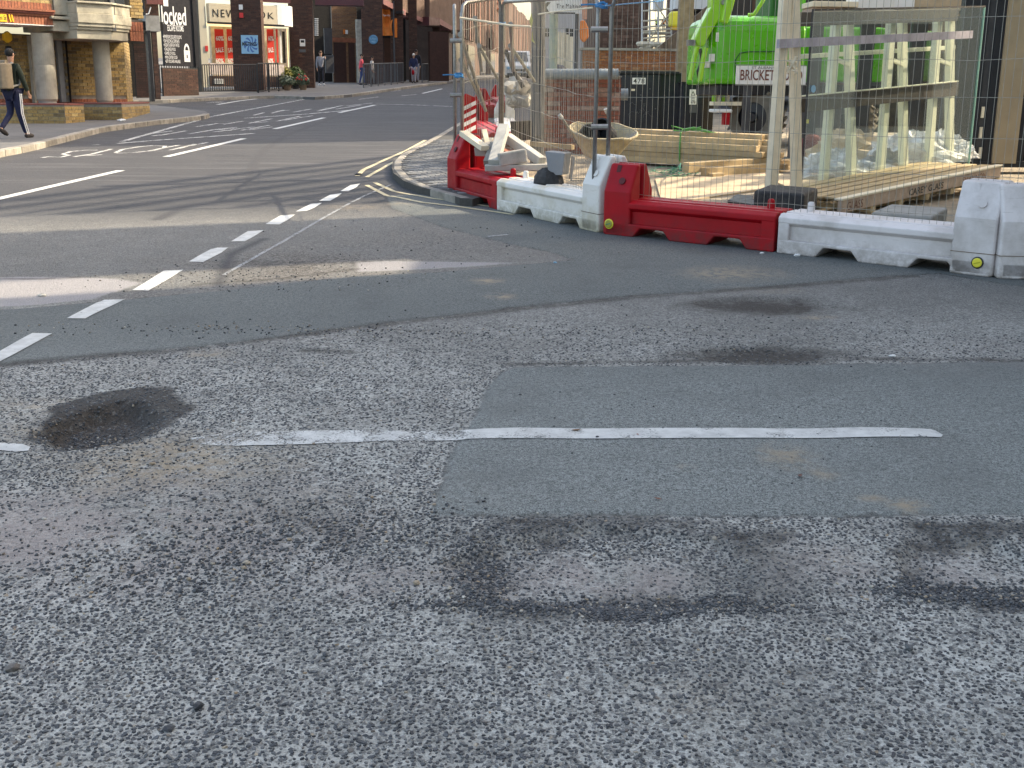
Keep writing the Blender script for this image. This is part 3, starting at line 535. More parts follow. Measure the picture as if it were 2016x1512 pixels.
# block paved corner on the right
kerbR=[(905,240),(868,262),(835,280),(795,299),(776,312),(771,326),(774,340),(795,356),(830,369),(880,380),(905,390)]
inner=[(930,392),(1000,372),(1010,280),(960,238)]
pvR=struct(slab('pavement',kerbR+inner,.09,M_joint)); 
KP=[G(p[0],p[1],.09) for p in kerbR]; kerbstones(pvR,kerbR[::-1],.09,13,w=-.13)
def inpoly(poly,x,y): return sdf(np.array(poly),np.array([x]),np.array([y]))[0]
poly=[p[:2] for p in [G(*q,.09) for q in kerbR+inner]]
pb=bpy.data.meshes.new('paving_block'); mm=MB(); fb=FR(A(0,0,0),(1,0,0)); mm.box(fb,-.097,.097,-.047,.047,-.03,.006); tmpo=mm.build('paving_block',M_pav2); pb=tmpo.data; bpy.data.objects.remove(tmpo)
ang=.35; cnt=0; P0=G(840,330,.09); fbm=MB()
for i in range(-40,60):
    for j in range(-30,50):
        u=i*.204+(j%2)*.102; v=j*.104; x=P0[0]+u*math.cos(ang)-v*math.sin(ang); y=P0[1]+u*math.sin(ang)+v*math.cos(ang)
        if inpoly(poly,x,y)>.19:
            jz=random.uniform(-.002,.003); jt=random.gauss(0,.012)
            if cnt<290 and y<16.8:
                o=bpy.data.objects.new('paving_block',pb); COL.objects.link(o); o.parent=pvR; o.location=(x,y,SL*y+.09+jz); o.rotation_euler=(math.atan(SL)+jt,jt*.7,ang); cnt+=1
            else: fbm.box(FR(A(x,y,SL*y+.09+jz),(math.cos(ang),math.sin(ang))),-.097,.097,-.047,.047,-.03,.006)
o=fbm.build('paving_block',M_pav2,pvR); o['kind']='stuff'
# site ground: dusty made ground behind the barriers
M_site=mat('dusty_made_ground',(.30,.25,.185),.95,var=.25,scale=2.5,bump=.8,bscale=30.,dirt=(.14,.12,.10),dirtamt=.6,dscale=1.5,bdist=.02)
struct(slab('ground',[(1010,300),(1060,255),(1130,235),(1700,215),(2300,240),(2500,480),(1960,500),(1530,452),(1190,420),(1000,385)],.03,M_site,depth=.12))
# ---------------------------------------------------------------- unseen blocks, added and shaped to shade the junction
U=A(SUNDIR.x,SUNDIR.y); 
def shadeline(x,y,X): return y+(X-x)*U[1]/U[0]
def blk(name,label,x0,x1,ya,yb,h,mat_,win=True):
    """block whose two flanks run along the sun's bearing; ya, yb are its south and north corner at x0"""
    s=U[1]/U[0]; t=thing(name,label,'building',(x0,ya,gz(0,ya))); m=MB(); P=[A(x0,ya,-1),A(x0,yb,-1),A(x1,yb+(x1-x0)*s,-1),A(x1,ya+(x1-x0)*s,-1)]
    m.prism(P,(0,0,h+1)); m.build('wall',mat_,t); 
    if win:
        f=FR(A(x0,yb,0),(0,-1)); n=int((yb-ya)/2.6)
        for i in range(n):
            for z in np.arange(1.2,h-2,3.1):
                w_=MB(); w_.box(f,.8+i*2.6,2.+i*2.6,-.05,.03,z,z+1.6); o=w_.build('window',M_wing,t)
    return t
xe=10.; yN=shadeline(-3.5,11.3,xe); yn1=shadeline(-3.6,8.55,xe); yn0=shadeline(-3.6,7.85,xe)
blk('shade_block','unseen tall block added beyond the right edge to shade the near road',xe,xe+10,yn1,yN,17,M_crm)  # added for its shade; walls kept pale to bounce light back
blk('sun_gap_block','unseen low block added beyond the right edge, leaving a gap for a sun band',xe,xe+10,yn0,yn1,9.3,M_crm,False)  # added low so that a band of sun passes over it
blk('shade_block','second unseen tall block added to shade the near road, nearer the camera',xe,xe+10,-16,yn0,17,M_crm)
yF=shadeline(-6.6,21.4,17.); blk('far_shade_block','unseen tall block added farther up the right side to shade the far road',17,30,yF,yF+60,25,mat('far_brown_brick',(.16,.09,.06),.9,scale=.6))  # added out of view to put the far road in shade
# unseen scaffold added between them: its boards throw thin shadow streaks over the road
t=thing('scaffold','unseen boarded scaffold added beyond the right edge to streak the sunlight','scaffold',(11,17,.5)); fs=FR(A(10.6,yN+1.5,0),(.5,.866))
for k,z in enumerate(np.arange(4.3,15,.62)):
    m=MB(); m.box(fs,0,10.5,-.03,.06,z,z+.08+.09*(k%3)); m.build('board',M_oldw,t)
for u in np.arange(0,11,2.1):
    m=MB(); m.tube([fs.p(u,0,0),fs.p(u,0,15)],.024); m.build('pole',M_galv,t)
# ---------------------------------------------------------------- brickwork, lettering, rails
BR={}
def bricks(fr,u0,u1,z0,z1,n,mat_,parent,single=0,bw=.215,bh=.065,j=.010,excl=(),proud=.006,mort=None,soldier=False,back=.1,zf=None):
    if mort is not None:
        m=MB(); m.box(fr,u0,u1,n-back,n,z0,z1); m.build('mortar_bed',mort,parent)
    if soldier: bw,bh=bh,min(bw,z1-z0-j)
    key=(round(bw,3),round(bh,3),mat_.name,round(proud,3))
    if key not in BR:
        mm=MB(); f0=FR(A(0,0,0),(1,0,0)); mm.box(f0,-bw/2,bw/2,-.03,proud,-bh/2,bh/2); mm.r=[0.]*6; o=mm.build('brick',mat_); BR[key]=o.data; bpy.data.objects.remove(o)
    rows=int((z1-z0)/(bh+j)+.3); J=MB(); cnt=0; po=A(*parent['_o'])
    for r in range(rows):
        zc=z0+j/2+bh/2+r*(bh+j); off=0 if (r%2==0 or soldier) else (bw+j)/2
        u=u0+j/2-off
        while u<u1-.01:
            a=max(u,u0+j/2); b=min(u+bw,u1-j/2); u+=bw+j
            if b-a<.03: continue
            uc=(a+b)/2
            if any(e[0]<uc<e[1] and e[2]<zc<e[3] for e in excl): continue
            if b-a>bw-.002 and cnt<single:
                o=bpy.data.objects.new('brick',BR[key]); COL.objects.link(o); o.parent=parent; q=fr.p(uc,n+random.uniform(-.002,.002),zc)-po; o.location=tuple(q); o.rotation_euler=(0,0,fr.ang); cnt+=1
            else: J.box(fr,a,b,n-.02,n+proud+random.uniform(-.002,.002),zc-bh/2,zc+bh/2)
    if J.v: 
        # per brick tone
        for i in range(0,len(J.f),6):
            v=random.random(); J.r[i:i+6]=[v]*6
        J.build('brick',mat_,parent,kind='stuff' if (cnt or rows*((u1-u0)/bw)>8) else None)
TXT={}
def textgeo(s,off=0.,shear=0.,space=1.):
    k=(s,off,shear,space)
    if k in TXT: return TXT[k]
    cu=bpy.data.curves.new('t','FONT'); cu.body=s; cu.size=1; cu.offset=off; cu.shear=shear; cu.space_character=space; cu.resolution_u=3
    o=bpy.data.objects.new('t',cu); COL.objects.link(o); dg=bpy.context.evaluated_depsgraph_get(); dg.update(); me=bpy.data.meshes.new_from_object(o.evaluated_get(dg))
    v=np.array([q.co[:] for q in me.vertices]) if len(me.vertices) else np.zeros((0,3)); f=[list(p.vertices) for p in me.polygons]
    bpy.data.objects.remove(o); bpy.data.meshes.remove(me); TXT[k]=(v,f); return TXT[k]
def text(fr,s,u0,u1,z0,z1,n,mat_,parent,name='lettering',off=.01,rot=0.,shear=0.,space=1.,curve=None,th=.004):
    v,f=textgeo(s,off,shear,space)
    if not len(v): return
    lo=v.min(0); hi=v.max(0); c=(v-lo)/(hi-lo+1e-9); uu=u0+(u1-u0)*c[:,0]; zz=z0+(z1-z0)*c[:,1]
    if rot:
        cu_,cz=(u0+u1)/2,(z0+z1)/2; a=math.radians(rot); du=uu-cu_; dz=zz-cz; uu=cu_+du*math.cos(a)-dz*math.sin(a); zz=cz+du*math.sin(a)+dz*math.cos(a)
    m=MB(); m.add([fr.p(a,n+th,b) for a,b in zip(uu,zz)],f); return m.build(name,mat_,parent,norm=False)
def textpx(fr,s,x0,y0,x1,y1,n,mat_,parent,**k):
    a=fr.px(x0,y1,n); b=fr.px(x1,y0,n); return text(fr,s,a[0],b[0],a[1],b[1],n,mat_,parent,**k)
def pbox(name,fr,x0,y0,x1,y1,n0,n1,mat_,parent,bevel=0,**k):
    m=MB(); m.rect(fr,x0,y0,x1,y1,n0,n1); return m.build(name,mat_,parent,bevel=bevel,**k)
def uz(fr,x0,y0,x1,y1,n=0):
    a=fr.px(x0,y1,n); b=fr.px(x1,y0,n); return min(a[0],b[0]),max(a[0],b[0]),min(a[1],b[1]),max(a[1],b[1])
# ---------------------------------------------------------------- left corner building
p0=G(0,243,.10); F1=FR(p0,(.62,.785)); T1=thing('corner_building','yellow brick corner building with stone bay, concrete columns and red brick bands, at left','building',p0)
def foot(pxs,dz,h,back,mat_,name,parent,capm=None):
    P=[G(a,b,dz) for a,b in pxs]; e=F1.en*-back; Q=P+[P[-1]+e,P[0]+e]; zt=P[0][2]+h
    Q=[A(q[0],q[1],P[0][2]-.15) for q in Q]; m=MB(); m.prism(Q,(0,0,h+.15)); o=m.build(name,mat_,parent)
    if capm: m=MB(); c=sum(Q)/len(Q); m.prism([A(q[0]+(q[0]-c[0])*.01,q[1]+(q[1]-c[1])*.01,zt) for q in Q],(0,0,.035)); m.build('coping',capm,parent)
    return P,zt
M_purp=mat('purple_brick_coping',(.20,.07,.06),.85,var=.2,scale=14.,bump=.3)
for pxs,h in (([(-60,243),(129,243),(167,240)],.40),([(166,236),(241,236.5),(295,222)],.36)):
    P,zt=foot(pxs,.10,h,1.6,M_mort,'plinth',T1,M_purp)
    for i in range(2):
        d=P[i+1]-P[i]; L=float(np.hypot(d[0],d[1])); f=FR(A(P[i][0],P[i][1],P[0][2]),d); bricks(f,0,L,0,h-.01,0.004,M_yel,T1,single=70)
NW=-1.15                                  # wall plane behind the columns
ua,ub,za,zb=uz(F1,-60,215,252,62,NW)
W_ex=[uz(F1,108,215,140,68,NW)]
m=MB(); m.box(F1,ua,ub,NW-.3,NW-.02,-.2,zb); m.build('wall',M_mort,T1)
us,_,zs,zs2=uz(F1,-60,205,0,187,NW)
bricks(F1,ua,ub,zs2,zb,NW,M_yel,T1,single=130,excl=W_ex)
bricks(F1,ua,ub,zs-.1,zs2,NW,M_red,T1,soldier=True,excl=W_ex)
# the return wall at the far end, facing the side street
q=F1.p(ub,NW,0); FE=FR(q,(-.25,.97)); m=MB(); m.box(FE,0,2.2,-.3,-.02,-.2,zb); m.build('wall',M_mort,T1); bricks(FE,0,2.2,0,zb,0,M_yel,T1,single=0)
pbox('pilaster',F1,57,70,74,204,NW,NW+.12,M_colm,T1); pbox('downpipe_casing',F1,111,76,131,202,NW,NW+.10,mat('grey_casing',(.20,.21,.22),.6,var=.08),T1)
pbox('door_recess',F1,131,76,139,202,NW+.005,NW+.03,M_dark,T1)
for cx,y0,yb,rr in ((94,66,203,21.5),(207,78,205,16.5)):
    n_=-.42; u,z=F1.px(cx,yb,n_); _,z1=F1.px(cx,y0,n_); sc=F1.px(cx+rr,yb,n_)[0]-u; r=sc*.86; c=F1.p(u,n_,z)
    t_=MB(); h=z1-z; jn=h*.54; t_.lathe(c,(0,0,1),[(0,.05),(r*.9,.05),(r,.09),(r,jn),(r*.985,jn+.012),(r,jn+.024),(r,h),(0,h)],32); c_=t_.build('column',M_colm,T1,smooth=False)
    b_=MB(); b_.lathe(c,(0,0,1),[(0,-.03),(r*.86,-.03),(r*.86,.07),(0,.07)],28); b_.build('column_base',M_conc,T1)
# overhanging upper storey: soldier band, moulding, stone blocks, canted stone bay
def band(x0,ya0,ya1,x1,n0,n1,mat_,name,bev=0,y1a=None,y1b=None):
    a=F1.px(x0,ya1,n1); b=F1.px(x0,ya0,n1); u1=F1.px(x1,ya1,n1)[0]; m=MB(); m.box(F1,a[0],u1,n0,n1,a[1],b[1]); return m.build(name,mat_,T1,bevel=bev)
nO=-.10
band(-60,-60,8,103,nO-1.6,nO,M_mort,'wall'); u0,u1,z0,z1=uz(F1,-60,8,103,-40,nO); bricks(F1,u0,u1,z0,z1,nO,M_yel,T1,single=0)
a=F1.px(-5,44,nO); b=F1.px(-5,25,nO); c_=F1.px(-5,9,nO); uR=F1.px(104,40,nO)[0]; uL=F1.px(-60,40,nO)[0]
m=MB(); m.box(F1,uL,uR,nO-1.6,nO-.01,a[1],c_[1]); m.build('lintel',M_mortd,T1)
bricks(F1,uL,uR,a[1],b[1]-.02,nO,M_red,T1,soldier=True); bricks(F1,uL,uR,b[1]+.12,c_[1]+.1,nO,M_red,T1,soldier=True)
for k in range(3):
    m=MB(); m.box(F1,uL,uR+.02,nO-.4,nO+.03+.035*k,b[1]-.02+.05*k,b[1]+.025+.05*k); m.build('moulding',M_purp if k==1 else M_red,T1)
m=MB(); m.box(F1,uL,uR,nO-1.0,nO+.03,a[1]-.02,a[1]-.003); m.build('soffit_edge',M_whi,T1)
# stone block between brick band and bay
for (x0,x1,y0,y1,nn) in ((103,148,-30,31,.02),(101,151,31,40,.10),(103,143,40,63,.0)):
    m=MB(); m.rect(F1,x0,y0,x1,y1,nO-1.3,nO+nn); m.build('stone_block',M_stone,T1,bevel=.015)
# bay: footprint canted at its right end
zb0=F1.px(180,79,0)[1]
def bayring(z0,z1,gr,name,mat_):
    def pt(px,n): u=F1.px(px,70,n)[0]; return u
    uL=pt(142,0)-gr*.2; uM=pt(219,.28); uE=pt(254,.0)
    P=[(uL,.20+gr),(uM,.28+gr),(uE+gr,-.05),(uE+gr,-1.2),(uL,-1.2)]
    m=MB(); m.prism([F1.p(u,n,z0) for u,n in P],(0,0,z1-z0)); return m.build(name,mat_,T1,bevel=.012)
zz=lambda y: F1.px(200,y,.28)[1]
bayring(zz(78),zz(60),0,'bay_base',M_stone); bayring(zz(60),zz(54),.05,'bay_moulding',M_stone); bayring(zz(54),zz(47),.10,'bay_moulding',M_stone)
bayring(zz(47),zz(28),.13,'bay_course',M_stone); bayring(zz(28),zz(9),.10,'bay_course',M_stone); bayring(zz(9),zz(5),.16,'bay_sill',M_stone); bayring(zz(5),zz(-60),-.02,'bay_window',M_wing)
for x in (219,):
    u=F1.px(x,5,.28)[0]; m=MB(); m.box(F1,u-.05,u+.05,.2,.33,zz(60),zz(-40)); m.build('downpipe',M_grey,T1)
# right end of upper storey: yellow brick over red quoins
u0,u1,z0,z1=uz(F1,252,37,283,-40,-.2); m=MB(); m.box(F1,u0,u1,-1.4,-.22,z0,z1); m.build('wall',M_mort,T1); bricks(F1,u0,u1,z0,z1,-.2,M_yel,T1)
u0,u1,z0,z1=uz(F1,254,82,284,38,-.15); m=MB(); m.box(F1,u0-.2,u1,-1.4,-.17,z0,z1); m.build('lintel',M_mortd,T1); bricks(F1,u0,u1,z0,z1,-.15,M_red,T1,soldier=True)
# small yellow sign and alarm box
t=thing('hanging_sign','yellow banner sign with black stripes on the brick band at far left','sign',F1.p(0,0,2.6)); pbox('panel',F1,-40,25,14,43,nO+.01,nO+.05,M_yell,t)
for x in (17,22):
    a=F1.px(x,28,nO+.04); b=F1.px(x+4,43,nO+.04); m=MB(); m.prof(F1,[(a[0],a[1]),(a[0]+.03,a[1]),(b[0]+.03,b[1]),(b[0],b[1])],nO+.01,nO+.03); m.build('stripe',M_yell,t)
textpx(F1,'London St',-16,30,12,38,nO+.052,M_text,t,off=0)
t=thing('alarm_box','hexagonal yellow alarm box on the brick wall above the walking man','alarm box',F1.p(.2,NW,2.2)); a=F1.px(12,73,NW); r=F1.px(21,73,NW)[0]-a[0]
m=MB(); m.prism([F1.p(a[0]+r*math.cos(i*math.pi/3+.52)*1,NW,a[1]+r*1.2*math.sin(i*math.pi/3+.52)) for i in range(6)],F1.en*.1); m.build('case',M_yell,t,bevel=.01); m=MB(); m.box(F1,a[0]-.05,a[0]+.06,NW,NW+.08,a[1]-.32,a[1]-.2); m.build('lamp',M_blk,t)
# ---------------------------------------------------------------- dark passage and the black shop panel
pA=G(246,203,.10); F2=FR(A(-13.3,37.5,gz(0,37.5)+.1),(.86,.51)); 
T2=thing('passage_building','dark brick building with a shadowed passage behind the corner building','building',F2.o)
def onf(fr,x0,y0,x1,y1,n0,n1,mat_,par,name,**k): return pbox(name,fr,x0,y0,x1,y1,n0,n1,mat_,par,**k)
onf(F2,190,-30,303,215,-4.3,-4.1,M_dark,T2,'passage_back')  # near-black sheet standing in for the depth of shade in the passage
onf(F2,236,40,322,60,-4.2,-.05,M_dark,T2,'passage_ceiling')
u0,u1,z0,z1=uz(F2,262,205,302,84,-3.0); bricks(F2,u0,u1,z0,z1,-3.0,brickmat('passage_shade_brick',[(0,(.03,.012,.01)),(.5,(.045,.018,.014)),(1,(.02,.01,.009))]),T2,mort=M_dark)  # brick colour darkened to carry the shade inside the passage
onf(F2,236,86,252,141,-1.0,-.96,signmat('pale_notice_board',(.35,.38,.36)),T2,'notice_board'); onf(F2,238,106,247,120,-.955,-.95,M_redS,T2,'red_notice'); onf(F2,238,122,246,128,-.955,-.95,M_redS,T2,'red_notice')
onf(F2,236,143,262,205,-.99,-.5,M_blk,T2,'dark_bin_store')
u0,u1,z0,z1=uz(F2,286,62,316,30,0); m=MB(); m.box(F2,u0,u1,-1.,0,z0,z1); m.build('concrete_lintel',M_conc,T2)
u0,u1,z0,z1=uz(F2,280,31,313,-60,-.05); bricks(F2,u0,u1,z0,z1,-.05,M_brn,T2,mort=M_mortd)
u0,u1,z0,z1=uz(F2,298,196,317,62,-.02); bricks(F2,u0,u1,z0,z1,-.02,M_brn,T2,mort=M_mortd); onf(F2,296,60,299,200,-.3,.02,M_blk,T2,'door_jamb')
t=thing('projecting_sign','purple projecting sign on a bracket above the passage','sign',F2.p(0,0,4)); onf(F2,288,-20,322,9,.1,.2,M_purp,t,'panel'); m=MB(); a=F2.px(297,14,.15); b=F2.px(287,28,.15); m.tube([F2.p(a[0],.15,a[1]),F2.p((a[0]+b[0])/2,.15,(a[1]+b[1])/2-.1),F2.p(b[0],.15,b[1])],.02); m.build('bracket',M_whi,t)
F2b=FR(G(322,189,.1),(.70,.71)); T2b=thing('escape_room_front','black shop front panel with white padlock and lettering over a brick base','shop front',F2b.o)
PN=onf(F2b,313,-60,383,131,-.15,0,M_navyS,T2b,'panel'); onf(F2b,383,-60,386,133,-.2,.04,M_blk,T2b,'frame')
u0,u1,z0,z1=uz(F2b,319,190,392,133,.06); bricks(F2b,u0,u1,z0,z1,.06,M_brn,T2b,mort=M_mortd,single=60)
onf(F2b,386,-60,400,180,-1.2,-.3,mat('grey_brown_reveal',(.16,.14,.11),.8),T2b,'reveal')
textpx(F2b,'locked',319,14,365,48,.005,M_wtext,PN,off=.018); textpx(F2b,'l',322,-8,330,12,.005,M_wtext,T2b,off=.02)
textpx(F2b,'ESCAPE ROOMS',330,50,361,61,.005,M_wtext,PN,off=.012)
for i,s in enumerate(['•IMMERSIVE ESCAPE ROOMS','•TEAM BUILDING & CORPORATE','•HOLIDAYS & BIRTHDAY PARTIES','•CHALLENGE PACKS','•GAMES OF SKILL','•MAIN CENTRE FLOOR','•GIFT VOUCHERS AVAILABLE']):
    y=70+i*8.0; wd=[36,31,30,22,21,24,29][i]; textpx(F2b,s,321+i*.8,y,321+i*.8+wd,y+5.5,.005,M_wtext,PN,off=.0)
def ring(fr,cu,cz,r0,r1,a0,a1,n,mat_,par,name,k=14,sq=1.):
    m=MB(); pts=[]
    for i in range(k+1):
        a=a0+(a1-a0)*i/k; pts.append((cu+r1*math.cos(a),cz+r1*math.sin(a)*sq))
    for i in range(k+1):
        a=a1+(a0-a1)*i/k; pts.append((cu+r0*math.cos(a),cz+r0*math.sin(a)*sq))
    for i in range(k):
        m.add([fr.p(*(pts[i][0],n,pts[i][1])),fr.p(pts[i+1][0],n,pts[i+1][1]),fr.p(pts[2*k-i][0],n,pts[2*k-i][1]),fr.p(pts[2*k+1-i][0],n,pts[2*k+1-i][1])],[(0,1,2,3)])
    return m.build(name,mat_,par)
a=F2b.px(362,99,.006); b=F2b.px(375,122,.006); m=MB(); m.quadlist([F2b.p(a[0],.006,b[1]),F2b.p(b[0],.006,b[1]),F2b.p(b[0],.006,a[1]),F2b.p(a[0],.006,a[1])]); m.build('padlock_print',M_wtext,PN)
cu_=(a[0]+b[0])/2; ring(F2b,cu_,a[1],(b[0]-a[0])*.27,(b[0]-a[0])*.45,0,math.pi,.006,M_wtext,T2b,'padlock_print',sq=2.2); m=MB(); w_=(b[0]-a[0])*.1; zc=(a[1]+b[1])/2; m.quadlist([F2b.p(cu_-w_,.008,zc-w_*3),F2b.p(cu_+w_,.008,zc-w_*3),F2b.p(cu_+w_*.8,.008,zc+w_*2),F2b.p(cu_-w_*.8,.008,zc+w_*2)]); m.build('keyhole_print',M_navyS,PN)
# ---------------------------------------------------------------- fashion shop behind the arcade
F4=FR(G(395,180,.1)+A(0,1.2,0),(.80,.60)); T4=thing('clothes_shop','clothes shop with ivory fascia and red sale posters in its window','shop front',F4.o)
onf(F4,378,-60,413,172,-.3,.0,M_crm,T4,'wall'); onf(F4,404,90,410,101,.0,.03,M_redS,T4,'notice')
onf(F4,411,-60,572,6,-.3,.03,M_mar,T4,'soffit_beam')
onf(F4,411,6,470,46,-.25,.06,M_cream2,T4,'fascia'); onf(F4,411,46,560,49,-.1,.07,M_blk,T4,'fascia_trim')
onf(F4,470,8,546,50,-.25,.06,M_cream2,T4,'fascia'); 
textpx(F4,'NEW',419,20,463,33,.065,M_text,T4,off=0,space=1.25); textpx(F4,'K',528,25,539,37,.065,M_text,T4,off=.0); textpx(F4,'LOO',474,22,522,35,.065,M_text,T4,off=0,space=1.25)
# curved end of the fascia and bay window, whitened as if catching the sun
m=MB(); P=[]; a=F4.px(546,30,.06); ztop=F4.px(546,10,.06)[1]; zbt=F4.px(546,50,.06)[1]
for i in range(7):
    th=i/6*1.2; P.append((a[0]+1.15*math.sin(th),.06-1.15*(1-math.cos(th))))
m.prism([F4.p(u,n,zbt) for u,n in P]+[F4.p(a[0],-.9,zbt)],(0,0,ztop-zbt)); m.build('fascia',M_whi,T4,smooth=False)
M_lit=litmat('lit_shop_ceiling',(.9,.72,.45),.4); M_shop=mat('shop_interior_wall',(.55,.45,.33),.8)
onf(F4,414,50,572,170,-2.2,-2.,M_shop,T4,'interior_wall'); onf(F4,412,46,548,50,-2.,-.1,M_lit,T4,'interior_light'); onf(F4,413,149,572,172,-.2,.02,M_mortd,T4,'stall_riser')
u0,u1,z0,z1=uz(F4,413,172,545,149,.02); bricks(F4,u0,u1,z0,z1,.02,M_brn,T4,single=40)
onf(F4,413,124,560,149,-.5,.0,mat('pink_white_window_bed',(.72,.60,.54),.6),T4,'window_bed')
M_red2=litmat('lit_red_poster',(.6,.03,.02),.06)
for x0,x1 in ((422,443),(446,466),(525,541),(543,549)):
    po_=onf(F4,x0,57,x1,123,-.42,-.40,M_red2,T4,'poster')
    if x1-x0>12:
        for y,s in ((71,'60%'),(94,'SALE'),(115,'60%')): textpx(F4,s,x0+3,y,x1-3,y+9,-.39,M_wtext,po_,off=.03,rot=8 if s=='SALE' else 0)
onf(F4,550,60,556,124,-.6,-.5,M_wtext,T4,'mannequin_dress'); onf(F4,557,62,563,124,-.8,-.7,M_dark,T4,'dark_garment'); onf(F4,566,56,569,132,-.7,-.6,M_lit,T4,'strip_light')
onf(F4,412,49,560,149,-.06,-.05,M_glass,T4,'window_glass')
onf(F4,421,155,441,165,.02,.05,M_whi,T4,'vent_grille')
for x in (424,428,432,436): onf(F4,x,156.5,x+1,163.5,.05,.055,M_grey,T4,'vent_slot')
# ---------------------------------------------------------------- arcade of brick pillars
F3=FR(G(468,180,.1),G(885,159,.1)-G(468,180,.1)); T3=thing('shopping_arcade','dark brown brick arcade of square pillars under maroon fascia beams','building',F3.o)
def pillar(x0,x1,yb,ytop=-70,side=None,single=60):
    # near face seen from x0 to x1 facing the camera, footprint square
    b=G((x0+x1)/2,yb,.1); f=FR(G(x0,yb,.1),(.97,-.22+.0)); f=FR(f.o,(1.,.12)); L=f.px(x1,yb,0)[0]; h=max(3.8,f.px(x0,ytop,0)[1])
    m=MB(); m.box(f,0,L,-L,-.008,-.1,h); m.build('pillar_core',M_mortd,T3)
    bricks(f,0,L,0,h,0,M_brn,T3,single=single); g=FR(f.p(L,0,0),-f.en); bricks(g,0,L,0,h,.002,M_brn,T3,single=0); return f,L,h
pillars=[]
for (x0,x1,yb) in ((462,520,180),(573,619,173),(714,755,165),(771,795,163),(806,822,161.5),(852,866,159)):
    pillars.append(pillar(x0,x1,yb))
f=pillars[0][0]
t=thing('wall_sign','square blue and white swirl sign on the first brick pillar','sign',f.p(.3,0,2)); pn_=onf(f,474,69,509,106,.0,.05,M_lblu,t,'panel')
u0,u1,z0,z1=uz(f,475,105,508,70,.05); cu_,cz=(u0+u1)/2+.05,(z0+z1)/2; R_=(u1-u0)*.49
for i in range(9):
    a=i*2*math.pi/9; m=MB(); pts=[(cu_,cz)]
    for k in range(5): r=R_*(k+1)/5; aa=a+.16*k; pts.append((cu_+r*math.cos(aa)*.95,cz+r*math.sin(aa)*1.))
    for k in range(5): r=R_*(5-k)/5; aa=a+.16*(4-k)+.34; pts.append((cu_+r*math.cos(aa)*.95,cz+r*math.sin(aa)))
    pts=[(min(max(p[0],u0),u1),min(max(p[1],z0),z1)) for p in pts]; m.add([f.p(p[0],.053,p[1]) for p in pts],[tuple(range(len(pts)))]); m.build('swirl_print',M_mblu,pn_)
textpx(f,'MALTINGS',477,83,505,90,.055,M_text,pn_,off=.03)
t=thing('notice','small white notice on the first brick pillar with a red box below','notice',f.p(.3,0,3)); onf(f,470,9,478,19,0,.05,M_whi,t,'plate'); onf(f,471,25,479,35,0,.06,M_redS,t,'red_box')
f=pillars[1][0]; t=thing('notice','small white plate above a grey plate on the second brick pillar','notice',f.p(.3,0,2)); onf(f,590,77,601,91,0,.04,M_whi,t,'plate'); onf(f,592,79,599,84,.04,.045,M_text,t,'print'); onf(f,589,97,602,103,0,.04,M_grey,t,'plate')
f=pillars[2][0]; c=f.px(735,78,.0); r=(f.px(744,78,0)[0]-c[0])
t=thing('round_plaque','round blue plaque on the third brick pillar','plaque',f.p(c[0],0,c[1])); m=MB(); m.lathe(f.p(c[0],.0,c[1]),f.en,[(0,0),(r,0),(r,.05),(r*.9,.06),(0,.06)],28); pn_=m.build('disc',M_plq,t); 
textpx(f,'St Albans',729,74,741,78,.062,M_lblu,pn_,off=0); textpx(f,'1880',731,80,739,84,.062,M_lblu,pn_,off=0)
c_=0
# beams and upper walls
def beam(x0,yA0,yA1,x1,mat_,nn=0.): 
    pass
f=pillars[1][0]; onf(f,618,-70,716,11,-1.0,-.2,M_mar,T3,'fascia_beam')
def quadwall(fr,pxs,n0,n1,mat_,name):
    P=[fr.px(x,y,n1) for x,y in pxs]; m=MB(); m.prof(fr,P,n0,n1); return m.build(name,mat_,T3)
FB=FR(pillars[2][0].p(.3,.1,0),G(880,158,.1)-pillars[2][0].p(.3,.1,0))
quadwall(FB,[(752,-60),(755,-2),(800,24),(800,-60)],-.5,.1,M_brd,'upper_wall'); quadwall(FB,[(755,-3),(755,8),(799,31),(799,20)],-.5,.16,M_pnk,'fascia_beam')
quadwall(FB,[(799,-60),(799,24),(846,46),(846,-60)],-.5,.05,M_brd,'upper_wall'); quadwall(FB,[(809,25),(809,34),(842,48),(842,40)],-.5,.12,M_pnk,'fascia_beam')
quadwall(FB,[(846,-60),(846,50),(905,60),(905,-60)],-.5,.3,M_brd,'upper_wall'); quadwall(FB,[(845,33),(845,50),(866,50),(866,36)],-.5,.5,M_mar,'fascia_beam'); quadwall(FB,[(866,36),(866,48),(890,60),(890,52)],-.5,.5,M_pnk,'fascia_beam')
for i in range(14): 
    x=757+i*9.5
    m=MB(); a=FB.px(x,0,.11); m.box(FB,a[0],a[0]+.10,.05,.12,a[1]+.2+.0*i,a[1]+6); 
    m.build('cladding_rib',M_brd,T3)
